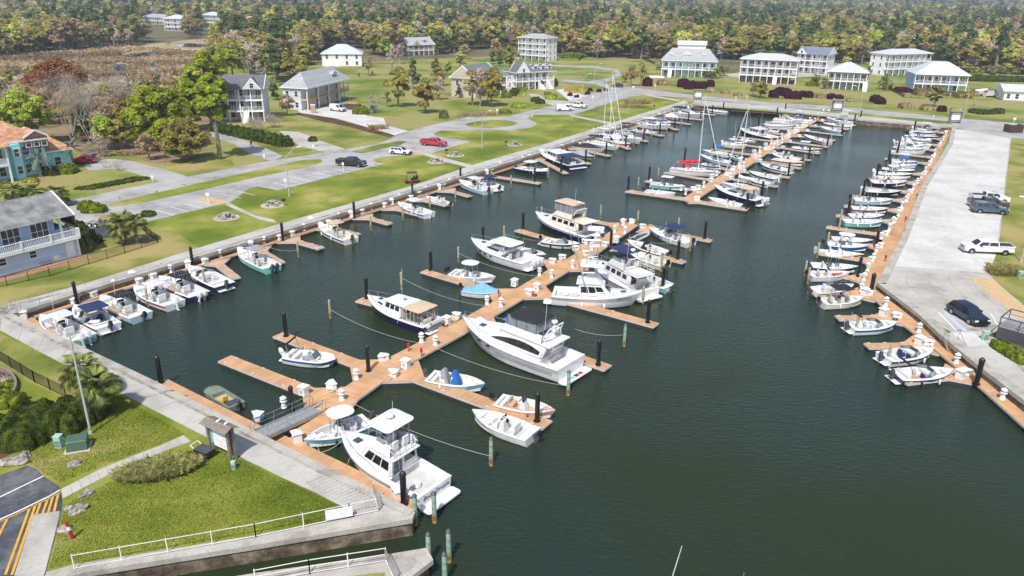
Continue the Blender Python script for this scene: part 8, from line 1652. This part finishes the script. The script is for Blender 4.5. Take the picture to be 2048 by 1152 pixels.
# great trees on the left
def hero(seed, px, py, h, R, n, size, m, label, name, **k):
 k['k'] = int(k.get('k', 20)*2.6); k.setdefault('inner', .6); o = make_tree('h', seed, h, R, int(n*1.5), size*.82, m, name, brs=.6, **k); o.location = P(px, py); o.rotation_euler.z = seed; return tag(o, label, 'tree', 'large trees on the left')
hero(31, 325, 300, 14.5, 7.4, 12000, .22, LM, 'large glossy green oak left of the white balcony house', 'oak_tree', h0=.2, k=30)
hero(32, 440, 318, 18.5, 4.8, 7500, .24, LM, 'tall glossy tree with a bare lower trunk in front of the white balcony house', 'oak_tree', h0=.45, k=22)
hero(33, 375, 322, 8.5, 6.0, 5500, .20, LO, 'wide olive brown tree overhanging the street below the large oak', 'oak_tree', h0=.2, k=26, inner=.7)
hero(34, 275, 290, 11, 4.6, 4500, .20, LM, 'green oak at the left of the large glossy oak', 'oak_tree', h0=.15, k=18)
hero(35, 425, 250, 20, 6.0, 5200, .26, LM, 'tall yellow-green tree behind the white balcony house, top of the group', 'oak_tree', h0=.45, k=20)
hero(36, 130, 238, 16, 8.5, 9000, .18, LR, 'rust red budding tree with domed crown on the left', 'maple_tree', h0=.45, k=30, inner=.8)
hero(37, 55, 288, 12, 7.0, 7500, .19, LG, 'light green tree behind the orange roofed house', 'leafy_tree', h0=.25, k=24, inner=.8)
hero(38, 385, 262, 13, 6.0, 6500, .24, LM, 'yellow-green oak behind the tall glossy tree', 'oak_tree', h0=.2, k=22); hero(39, 468, 170, 17, 6.5, 5000, .28, LM, 'high yellow-green tree at the top of the oak group by the marsh', 'oak_tree', h0=.3, k=22); hero(40, 215, 268, 10, 5.5, 5000, .2, LB, 'brown budding tree between the bare trees', 'budding_tree', h0=.2, k=24, inner=.9)
for i, (x, y, h, R, sd, nb) in enumerate([(150, 290, 16, 6, 41, 6), (185, 295, 14, 5, 42, 5), (215, 270, 13, 5, 43, 5), (110, 240, 11, 5, 44, 5), (258, 262, 12, 4.5, 45, 5), (30, 262, 10, 5, 46, 5), (240, 225, 10, 4.5, 47, 5)]):
 o = twig_tree(sd, h, R, 'bare_tree', BARKG, LGR, nb, 5, .42, 1500, r0=.13); o.location = P(x, y); o.rotation_euler.z = sd; tag(o, 'tall bare grey tree with spreading limbs, %s of the leafless group behind the orange roof' % nth(i+1), 'tree', 'bare trees behind the orange roof')
mid = [('brown', 20, 200, .8), ('grey', 60, 195, .8), ('yellow', 10, 240, .8), ('grey', 180, 210, .8), ('brown', 90, 190, .8), ('grey', 230, 195, .8), ('brown', 260, 190, .7), ('brown', 300, 185, .7), ('grey', 330, 175, .7), ('grey', 370, 172, .75), ('brown', 350, 160, .7), ('grey', 285, 165, .6), ('green', 215, 300, .6), ('olive', 245, 300, .6), ('dark', 235, 285, .6), ('grey', 200, 315, .5), ('brown', 300, 320, .5), ('brown', 285, 240, .7), ('dark', 205, 255, .6), ('olive', 20, 170, .8), ('yellow', 60, 160, .7), ('dark', 400, 215, .7),
       ('green', 448, 118, .9), ('olive', 420, 128, 1.0), ('yellow', 480, 120, .9), ('grey', 498, 150, 1.0), ('dark', 512, 130, 1.1), ('pine', 570, 92, .9), ('pine', 560, 110, .9), ('green', 606, 152, .75), ('olive', 590, 168, .85), ('green', 570, 150, .8), ('yellow', 555, 155, .8), ('dark', 530, 150, .8), ('dark', 550, 200, .55), ('brown', 575, 232, .55), ('grey', 520, 165, .8), ('olive', 480, 105, .9), ('yellow', 520, 100, .8), ('yellow', 540, 118, .9), ('brown', 560, 126, .8), ('pine', 535, 86, 1.0),
       ('grey', 660, 160, .45), ('brown', 738, 152, .6), ('grey', 785, 140, .85), ('grey', 800, 128, .8), ('dark', 745, 150, .15), ('dark', 718, 154, .15), ('olive', 797, 214, .85), ('dark', 826, 178, 1.0), ('olive', 851, 226, .8), ('dark', 872, 160, .8), ('olive', 880, 172, .7), ('grey', 880, 200, .7), ('green', 895, 150, .7), ('yellow', 920, 140, .7), ('grey', 745, 215, .4), ('brown', 775, 214, .4),
       ('grey', 960, 212, 1.0), ('brown', 945, 210, .9), ('olive', 983, 214, .85), ('green', 975, 205, .75), ('dark', 918, 196, .4), ('dark', 935, 190, .4), ('brown', 930, 118, .7), ('brown', 992, 120, .8), ('dark', 985, 128, .6), ('olive', 1020, 140, .8), ('pine', 1000, 145, .6), ('brown', 1262, 172, .6), ('brown', 1282, 172, .65), ('olive', 1250, 165, .4), ('olive', 1520, 196, .6), ('brown', 1505, 192, .4), ('olive', 1868, 214, .65), ('brown', 1840, 170, .4), ('grey', 1945, 225, .3), ('green', 1930, 120, .8), ('yellow', 1975, 130, .6), ('dark', 1905, 150, .5), ('olive', 1890, 160, .5), ('olive', 1950, 160, .5), ('dark', 1735, 160, .6), ('yellow', 1690, 140, .6), ('green', 1905, 160, .5)]
cnt = {}
for k, x, y, s in mid:
 if x < 400 and y < 205: s *= .62
 z_ = 'left of the white balcony house' if x < 400 else 'between the marsh and the unfinished house' if x < 640 else 'on the meadow between the unfinished house and the tan house' if x < 935 else 'by the tan gabled house' if x < 1100 else 'on the bank beyond the far seawall'
 key = KINDS[k][0]+' '+z_; cnt[key] = cnt.get(key, 0)+1; tr_at(k, x, y, s, key+', %s from the left' % nth(cnt[key]) if False else key, key)
for i in range(120):
 x, y = rt.uniform(-30, 440), rt.uniform(158, 300)
 if (x > 250 and y > 235) or (x > 140 and y > 300) or (x < 140 and y > 262): continue
 k = rt.choice(['brown', 'brown', 'grey', 'grey', 'olive', 'yellow', 'dark', 'brown']); tr_at(k, x, y, rt.uniform(.8, 1.1)*min(.85, .30+(y-158)*.007), KINDS[k][0]+' in the thicket between the marsh and the orange roofed house', KINDS[k][0]+'s of the thicket')
# --- palms ---
PALML = leaf_mat('palm_fronds', (.085, .11, .022), (.19, .20, .06), .15, .25, 1.5, .15, k=1.35); PALMG = leaf_mat('blue_palm_fronds', (.17, .22, .17), (.30, .35, .28), .1, k=1.1); PTR = stripes(mat('palm_trunk', (.20, .15, .11), .95, .25, 4, col2=(.30, .25, .20)), 2, 4.5, .6, .6, .4)
def palm(seed, h, R, m=PALML, nf=46, fan=True, name='palm_tree', tw=.2):
 rs = np.random.RandomState(seed); t = empty(name); tr = MB(); tr.lathe([(tw*1.25, -.1), (tw, .5), (tw*.9, h*.6), (tw*1.15, h-.5), (tw*1.3, h-.1), (tw*.6, h+.1)], 10); tr.build('trunk', PTR, t)
 V = []; F = []
 for i in range(nf):
  az = rs.rand()*2*PI; el = rs.uniform(-.75, 1.25); L = R*rs.uniform(.8, 1.05); dr = rs.uniform(.25, .6); dirv = np.array([math.cos(az)*math.cos(el), math.sin(az)*math.cos(el), math.sin(el)]); side = np.array([-math.sin(az), math.cos(az), 0])
  spine = [np.array([0, 0, h])+dirv*L*u-np.array([0, 0, 1])*dr*L*u*u for u in (0, .35, .55, .75, 1)]
  if fan:
   c = spine[2]; b = spine[1]; nseg = 16
   for s in range(nseg):
    a = (s/(nseg-1)-.5)*2.5; dv = (spine[4]-spine[1]); dv = dv/np.linalg.norm(dv); tipd = dv*math.cos(a)+side*math.sin(a); tl = L*.62*(1-.15*abs(a)); tip = c+tipd*tl-np.array([0, 0, 1])*.22*tl; w = side*math.cos(a)*.032-dv*math.sin(a)*.032; k = len(V); V += [b-w*.4, b+w*.4, c+tipd*tl*.55+w*1.3, tip, c+tipd*tl*.55-w*1.3]; F += [(k, k+1, k+2, k+3, k+4)]
  else:
   for j in range(22):
    u = .15+.85*j/22; q = min(3, int(u*4)); p = spine[0]*0; p = spine[0]+dirv*L*u-np.array([0, 0, 1])*dr*L*u*u
    for sg in (-1, 1): tip = p+side*sg*R*.28*(1-.5*u)+dirv*R*.10-np.array([0, 0, .10*R]); k = len(V); V += [p, p+dirv*.09, tip]; F += [(k, k+1, k+2)]
 me = bpy.data.meshes.new('fronds'); me.from_pydata([tuple(v) for v in V], [], F); me.materials.append(m); o = bpy.data.objects.new('fronds', me); COL.objects.link(o); o.parent = t; return t
def palm_at(px, py, h, R, seed, label, m=PALML, **k): o = palm(seed, h, R, m, **k); o.location = P(px, py); o.rotation_euler = (rnd.uniform(-.04, .04), rnd.uniform(-.04, .04), seed); return tag(o, label, 'palm tree', 'palms round the harbour')
palm_at(177, 798, 2.9, 1.75, 51, 'cabbage palm left of a pair beside the tall street lamp', tw=.22, nf=60); palm_at(208, 832, 3.1, 1.7, 52, 'cabbage palm in front of a pair, trunk with crossed leaf bases', tw=.24, nf=60)
palm_at(244, 490, 2.9, 1.7, 53, 'left palm of the clump at the corner of the black fence'); palm_at(254, 486, 3.3, 1.7, 54, 'middle palm of the clump at the corner of the black fence'); palm_at(275, 487, 3.0, 1.8, 55, 'right palm of the clump at the corner of the black fence')
palm_at(168, 500, 1.4, 1.6, 56, 'low palm at the corner of the blue-grey house'); palm_at(-6, 510, 2.6, 1.8, 57, 'palm cut by the left edge in front of the blue-grey house')
palm_at(32, 408, 2.0, 2.0, 58, 'first palm behind the roof of the blue-grey house'); palm_at(75, 405, 1.8, 2.0, 59, 'second palm behind the roof of the blue-grey house'); palm_at(118, 412, 2.0, 2.0, 60, 'third palm behind the roof of the blue-grey house')
palm_at(83, 353, 3.6, 2.2, 61, 'blue-green jelly palm in front of the teal wall', PALMG, fan=False, nf=26); palm_at(148, 335, 3.8, 2.6, 62, 'blue-green jelly palm at the right end of the teal house', PALMG, fan=False, nf=26); palm_at(748, 226, 1.6, 2.2, 63, 'blue-green pindo palm by the drive of the unfinished house', PALMG, fan=False, nf=30)
for i, (x, y, h) in enumerate([(1430, 158, 3.5), (1440, 156, 4), (1448, 152, 4), (1415, 156, 3), (1318, 140, 2.5), (1628, 172, 4), (1648, 178, 3.5), (1750, 140, 3.5), (1765, 178, 3.5), (1775, 180, 3), (1770, 170, 4), (1925, 165, 3), (1940, 152, 3), (1960, 150, 3), (1985, 150, 3), (2005, 152, 3), (2030, 150, 3), (1900, 168, 2.5)]):
 palm_at(x, y, h*.8, 2.0, 70+i, 'small palm in the gardens beyond the far seawall, %s from the left' % nth(i+1), nf=30)
# --- hedges and shrubs: dense leaf shells over soft boxes ---
def shrub(name, label, pts, m, size=.12, dens=60, group='shrubs and hedges', cat='shrub', flatness=.8, core=True, jit=.5):
 """pts: (px, py, rx, ry, h) lumps in metres"""
 rs = np.random.RandomState(abs(hash(label)) % 9999 if False else sum(map(ord, label)) % 9999); o0 = P(pts[0][0], pts[0][1]); t = empty(name, o0); tag(t, label, cat, group); C = []; N = []
 cm = MB()
 for (px, py, rx, ry, h) in pts:
  c = P(px, py)-o0; area = 2*PI*max(rx, ry)*h+PI*rx*ry; n = int(area*dens); d = rs.normal(0, 1, (n, 3)); d /= np.linalg.norm(d, axis=1)[:, None]; d[:, 2] = np.abs(d[:, 2]); s = np.sign(d)*np.abs(d)**flatness
  s /= (np.abs(s)**3).sum(1)[:, None]**(1/3); rr = 1+.07*np.sin(s[:, :1]*9+px)+.06*np.sin(s[:, 1:2]*11+py)+rs.normal(0, .015, (n, 1)); C.append(np.array([c.x, c.y, .05])+s*rr*np.array([rx, ry, h])); N.append(d)
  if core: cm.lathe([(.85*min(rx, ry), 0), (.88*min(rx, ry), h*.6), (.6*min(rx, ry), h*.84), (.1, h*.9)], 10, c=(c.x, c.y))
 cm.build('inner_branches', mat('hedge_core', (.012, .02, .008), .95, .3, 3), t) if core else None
 quads('foliage', np.concatenate(C), np.concatenate(N), size, m, t, rs=rs, jit=jit); return t
def line_lumps(a, b, n, rx, ry, h): return [(a[0]+(b[0]-a[0])*i/(n-1), a[1]+(b[1]-a[1])*i/(n-1), rx, ry, h) for i in range(n)]
shrub('hedge', 'big clipped dark green hedge at the lower left, right mound behind the lamp', [(150, 842, 1.7, 1.35, 1.75), (174, 836, 1.35, 1.15, 1.6), (128, 856, 1.7, 1.4, 1.6)], LH, .045, 560, cat='hedge', jit=.5)
shrub('hedge', 'big clipped dark green hedge at the lower left, tall left mound', [(75, 858, 2.1, 1.6, 2.0), (104, 860, 1.7, 1.4, 1.8), (55, 876, 1.9, 1.5, 1.8)], LH, .045, 560, cat='hedge', jit=.5)
shrub('hedge', 'lowest dark hedge mound at the left edge above the boulders', [(5, 880, 2.3, 1.5, 1.7), (32, 888, 1.8, 1.3, 1.4), (-30, 886, 2.2, 1.5, 1.6)], LH, .045, 540, cat='hedge', jit=.5)
shrub('hedge', 'small bright clipped hedge at the left edge by the round bed', [(20, 806, 1.2, .8, .8), (-12, 812, 1.4, .8, .8)], LHB, .036, 650, cat='hedge', jit=.32)
struct('mulch_bed', MB().sheet(W(smooth_px([(-30, 930), (30, 905), (100, 880), (160, 858), (205, 840), (222, 822), (205, 812), (160, 845), (60, 870), (-30, 880)], 3)), G0+.05), MULCH)
struct('flower_bed', MB().sheet(W(smooth_px([(-30, 740), (5, 742), (25, 755), (34, 775), (28, 795), (-30, 800)], 3)), G0+.05), MULCH)
shrub('flower_patch', 'yellow-green flowers in the round bed at the left edge', [(4, 784, 1.0, .7, .3), (18, 770, .6, .5, .3)], LHB, .05, 200); shrub('flower_patch', 'white flowers in the round bed at the left edge', [(6, 760, .9, .5, .3)], LPK, .05, 200)
t = tag(empty('bed_edging', P(30, 770)), 'curved grey wooden edging of the round bed at the left edge', 'edging'); m = MB(); pr_ = [P(x, y)-P(30, 770) for x, y in smooth_px([(-10, 742), (10, 745), (27, 757), (34, 775), (26, 797)], 4, False)]; [m.bar(a+Vector((0, 0, .22)), b+Vector((0, 0, .22)), .16, .5) for a, b in zip(pr_[:-1], pr_[1:])]; m.build('edging_board', mat('weathered_board', (.2, .2, .2)), t)
shrub('hedge', 'long dark hedge along the driveway of the white balcony house', line_lumps((432, 262), (570, 292), 12, 1.6, 1.5, 2.0), LH, .13, 45, cat='hedge')
shrub('hedge', 'bright green clipped hedge on the right, beside the timber ramp', line_lumps((1998, 697), (2044, 725), 5, .75, .75, .8), LHB, .036, 650, cat='hedge', jit=.32)
shrub('hedge', 'rounded green hedge at the end of the west car park', [(188, 424, 1.7, 1.2, 1.2), (175, 418, 1.3, 1.1, 1.1)], LHB, .10, 90, cat='hedge'); shrub('hedge', 'dark green hedge right of the blue-grey house', line_lumps((152, 462), (182, 486), 4, 1.2, 1.0, 1.3), LH, .09, 110, cat='hedge')
shrub('shrub', 'dark clipped shrub under the teal house window', [(104, 350, 1.3, 1.0, 1.4)], LH, .1, 90); shrub('shrub', 'yellow-green clipped shrub at the teal house corner', [(130, 347, 1.8, 1.1, 1.5), (143, 344, 1.2, 1.0, 1.4)], LHB, .1, 90)
shrub('shrub', 'low shrub at the foot of the teal house porch', [(62, 364, 1.2, .8, .7), (5, 375, 1.4, 1, .9)], LO, .1, 80)
shrub('shrub', 'round green shrub left of the pindo palm', [(721, 228, 2.0, 1.6, 2.0)], LHB, .16, 40); shrub('shrub', 'small dark shrub on the lawn of the unfinished house', [(626, 283, .9, .8, 1.0)], LH, .14, 50); shrub('shrub', 'dark bush on the meadow edge left of the roundabout', [(887, 236, 1.2, 1.1, 1.9)], LD, .16, 40)
for i, (x, y, r, h, m_, tx) in enumerate([(1030, 188, 1.6, 1.8, LH, 'dark'), (1043, 184, 1.4, 1.5, LO, 'olive'), (1012, 195, 1.7, 1.4, LHB, 'bright green'), (1026, 192, 1.2, 1.3, LH, 'dark'), (1045, 190, 1.3, 1.0, LG, 'green'), (1072, 203, 1.5, 1.3, LH, 'dark'), (1080, 207, 1.4, 1.2, LH, 'dark'), (1036, 215, 1.9, 1.2, LG, 'green'), (1048, 213, 1.2, 1.0, LG, 'green'), (1095, 190, 1.2, .9, LHB, 'bright green'), (1100, 197, 1.6, 1.0, LG, 'green'), (1107, 194, 1.2, .9, LHB, 'bright green'), (1083, 178, .9, 2.6, LH, 'dark upright'), (1111, 172, .8, 2.4, LH, 'dark upright'), (1010, 226, 1.6, .9, LHB, 'bright green'), (996, 196, 1.2, 1.2, LG, 'green')]):
 shrub('shrub', tx+' garden shrub by the tan and white houses, %s in the row' % nth(i+1), [(x, y, r, r*.8, h)], m_, .16, 38)
for i, (x, y, m_, tx) in enumerate([(1145, 186, LX, 'yellow flowering'), (1160, 181, LX, 'yellow flowering'), (1136, 183, LX, 'yellow flowering'), (1153, 195, LPU, 'dark red'), (1140, 192, LPU, 'dark red'), (1175, 189, LPU, 'dark red'), (1180, 182, LPU, 'dark purple'), (1198, 184, LPU, 'dark purple'), (1212, 182, LPU, 'dark purple')]): shrub('shrub', tx+' low shrub in the bed beside the west road, %s' % nth(i+1), [(x, y, 1.2 if m_ is LX else .8, .8, .9)], m_, .14, 45)
for i, (x, y, r, h) in enumerate([(1294, 172, 1.7, 2.9), (1366, 174, 2.0, 2.7), (1380, 178, 2.0, 2.6), (1394, 178, 1.8, 2.3), (1406, 177, 1.3, 2.3), (1420, 173, 1.4, 2.2), (1547, 195, 1.5, 2.3), (1560, 190, 1.7, 2.4), (1571, 192, 1.7, 2.4), (1579, 197, 1.6, 2.1), (1591, 198, 1.6, 2.3), (1604, 193, 1.2, 1.7), (1616, 195, 1.4, 1.9), (1662, 198, 1.3, 1.6), (1678, 199, 1.1, 1.4), (1750, 204, 1.5, 2.0), (1759, 208, 1.5, 2.0), (1883, 223, 1.2, 1.5), (1804, 184, 2.6, 1.5)]):
 shrub('shrub', 'round purple leaved shrub on the far bank, %s from the left' % nth(i+1), [(x, y, r, r, h)], LPU, .2, 30, 'purple shrubs on the far bank')
for i, (x, y, r, h, m_) in enumerate([(1420, 184, 1.5, 1.2, LPK), (1450, 187, 1.4, 1.2, LB), (1475, 192, 1.4, 1.0, LB), (1325, 170, 2.2, 1.8, LB), (1346, 172, 1.0, 1.0, LG), (1640, 196, 1.4, 1.0, LB), (1700, 203, 1.4, .8, LB), (1812, 216, 2.2, 1.4, LB), (1852, 220, 1.8, 1.2, LB), (1908, 222, 1.2, .8, LG), (1948, 226, 1.5, 1.1, LH), (1964, 228, 1.9, 1.1, LH), (1980, 228, 1.4, 1.0, LH), (1995, 227, 1.7, 1.4, LH), (1925, 195, 3, 1.8, LO), (1945, 192, 2, 1.6, LB), (1840, 190, 2, 2, LB), (1830, 188, 1.2, 1.6, LH), (1625, 172, 2.2, 1.6, LHB), (1890, 190, 1.0, 1.2, LH)]):
 shrub('shrub', 'low shrub on the bank behind the far seawall, shrub %s in its bed order' % nth(i+1), [(x, y, r, r*.8, h)], m_, .17, 30, 'low shrubs on the far bank')
shrub('hedge', 'long dark hedge behind the small outbuilding at the right', line_lumps((1948, 162), (2060, 164), 8, 3.2, 2, 2.0), LH, .3, 10, cat='hedge'); shrub('hedge', 'dark hedge behind the field left of the pale blue house', line_lumps((1136, 116), (1156, 116), 3, 4, 2, 2.4), LHB, .3, 10, cat='hedge')
o = twig_tree(91, 3.2, 2.6, 'blossom_tree', BARKG, LPK, 5, 4, .5, 1400); o.location = P(545, 255); tag(o, 'pink blossoming shrub tree in front of the white balcony house', 'tree'); o = twig_tree(92, 3.2, 3.0, 'blossom_tree', BARKG, LPK, 5, 4, .5, 1500); o.location = P(512, 262); tag(o, 'wide pale blossoming tree above the long hedge', 'tree')
for i, (x, y, h) in enumerate([(208, 336, 2.6), (236, 342, 2.0), (760, 210, 3.0), (640, 160, 3.5), (1232, 160, 2.0)]): o = twig_tree(95+i, h, h*.7, 'bare_shrub', BARKG, LGR, 5, 4, .45, 120, r0=.04); o.location = P(x, y); tag(o, 'small leafless shrub tree, %s from the left on the lawns' % nth(i+1), 'shrub', 'leafless shrubs')
# --- grasses ---
def grass_clump(px, py, rx, ry, h, n, m, label, name='grass_clump', lean=.5):
 rs = np.random.RandomState(int(px)); V = []; F = []
 for i in range(n):
  a = rs.rand()*2*PI; r = math.sqrt(rs.rand()); x, y = math.cos(a)*r*rx, math.sin(a)*r*ry; d = np.array([math.cos(a)*r+rs.normal(0, .5), math.sin(a)*r+rs.normal(0, .5), 0])*lean; hh = h*rs.uniform(.6, 1.1); p = np.array([x, y, 0]); m_ = p+d*.35*hh+np.array([0, 0, hh*.7]); q = p+d*1.1*hh+np.array([0, 0, hh*.8]); w = np.array([-math.sin(a+rs.normal(0, .8)), math.cos(a), 0])*.018; k = len(V); V += [p-w, p+w, m_+w, q, m_-w]; F.append((k, k+1, k+2, k+3, k+4))
 me = bpy.data.meshes.new(name); me.from_pydata([tuple(v) for v in V], [], F); me.materials.append(m); o = bpy.data.objects.new(name, me); COL.objects.link(o); o.location = P(px, py); o.rotation_euler.z = .35; return tag(o, label, 'ornamental grass', 'grass clumps')
GRS = leaf_mat('long_grass', (.20, .22, .05), (.40, .36, .15), .1, .3, 3, k=1.3); GRD = leaf_mat('dry_grass', (.42, .31, .17), (.55, .44, .28), .1, .3, 3, k=1.1)
grass_clump(318, 945, 2.6, 1.15, .85, 5200, GRS, 'wide clump of arching grass beside the near footpath')
grass_clump(1262, 215, 4.5, 2.0, 1.0, 1600, GRS, 'green lower clump of pampas grass on the west lawn'); grass_clump(1275, 208, 4.5, 1.2, 2.2, 1400, GRD, 'tall dry plumes of pampas grass on the west lawn', lean=.3)
grass_clump(2008, 545, 2.2, 1.5, 1.0, 2600, GRS, 'yellowish grass clump at the corner of the concrete car park'); grass_clump(757, 258, 2.2, 1.4, 1.3, 1200, GRD, 'dry grass tuft by the mouth of the white drive'); grass_clump(956, 232, 6, .8, 1.4, 1500, GRD, 'row of dry reeds along the road left of the white van', lean=.2); grass_clump(262, 310, 2.5, 1.2, 1.3, 1200, GRD, 'tall dry grass at the end of the grey board fence', lean=.25)
shrub('ground_cover', 'dark creeping juniper strip on the lawn of the teal house', line_lumps((172, 378), (280, 358), 8, 1.7, .9, .25), LH, .1, 60); shrub('ground_cover', 'low green shrub beside the near lawn mulch at the clump of palms', [(296, 432, 1.0, .9, .7)], LH, .08, 110)
# reeds of the marsh: a mass nobody could count
def reeds(n):
 rs = np.random.RandomState(5); C = []
 poly = [(-60, 118), (150, 104), (290, 92), (420, 82), (470, 90), (430, 140), (330, 172), (120, 160), (-60, 145)]
 def inside(x, y, pl):
  c = False
  for i in range(len(pl)):
   (x1, y1), (x2, y2) = pl[i], pl[i-1]
   if (y1 > y) != (y2 > y) and x < (x2-x1)*(y-y1)/(y2-y1)+x1: c = not c
  return c
 ponds = [[(238, 114), (252, 105), (290, 101), (322, 101), (312, 113), (282, 119), (256, 121)], [(220, 130), (238, 125), (256, 128), (258, 145), (246, 153), (232, 149), (225, 138)], [(296, 131), (312, 128), (317, 141), (308, 149), (298, 146)], [(340, 84), (420, 84), (418, 99), (340, 100)], [(222, 82), (420, 96), (420, 108), (222, 92)]]
 while len(C) < n:
  x, y = rs.uniform(-60, 470), 80+92*rs.rand()
  if inside(x, y, poly) and not any(inside(x, y, q) for q in ponds): p = P(x, y); C.append((p.x, p.y, G0+rs.uniform(.1, 1.3)))
 C = np.array(C); N = rs.normal(0, 1, C.shape); N[:, 2] *= .3; o = quads('marsh_reeds', C, N, .42, leaf_mat('reeds', (.22, .15, .085), (.34, .26, .15), 0, .35, .02, k=1.3), rs=rs, aspect=1.6); return tag(o, 'tan marsh reeds round the dark creek', 'reeds', kind='stuff')
reeds(26000)
# lawn blades close to the camera
def blades(n, poly_px, holes, m, name, label, size=.05):
 rs = np.random.RandomState(8); W_ = W(poly_px); xs = [p[0] for p in W_]; ys = [p[1] for p in W_]
 tri = tessellate_polygon([[Vector((x, y, 0)) for x, y in W_]]); A = np.array([[W_[i] for i in t] for t in tri]); ar = np.abs(np.cross(A[:, 1]-A[:, 0], A[:, 2]-A[:, 0])); id_ = rs.choice(len(A), n, p=ar/ar.sum()); u = rs.rand(n, 2); f = u.sum(1) > 1; u[f] = 1-u[f]; T = A[id_]; pt = T[:, 0]+(T[:, 1]-T[:, 0])*u[:, :1]+(T[:, 2]-T[:, 0])*u[:, 1:]
 C = np.column_stack([pt, G0+.025+.02*rs.rand(n)]); N = rs.normal(0, .6, C.shape); N[:, 2] += 1.2; o = quads(name, C, N, size, m, rs=rs, aspect=.5); return tag(o, label, 'grass', kind='stuff')
LBL = ground_mat('lawn_blades', [(.11, .15, .014), (.16, .20, .02), (.23, .245, .038), (.36, .32, .11)], scale=.11, fine=.5, fscale=11, bump=0)
blades(60000, [(125, 1010), (220, 965), (330, 918), (420, 890), (495, 930), (602, 978), (695, 1018), (700, 1032), (512, 1068), (150, 1126), (98, 1138), (124, 1040)], [], LBL, 'grass_blades', 'short mown grass blades of the near lawn')
blades(30000, [(60, 930), (120, 965), (250, 915), (370, 868), (220, 782), (215, 840), (60, 900)], [], LBL, 'grass_blades', 'short mown grass blades between hedge and footpath')
haze()
# unused tree prototypes are removed
for k in KINDS:
 for i, pr in enumerate(KINDS[k][1]):
  if (k, i) not in _used:
   put_tree(k, P(rt.uniform(600, 1500), 60), 1, 0, KINDS[k][0]+' in the woods', 'extra')
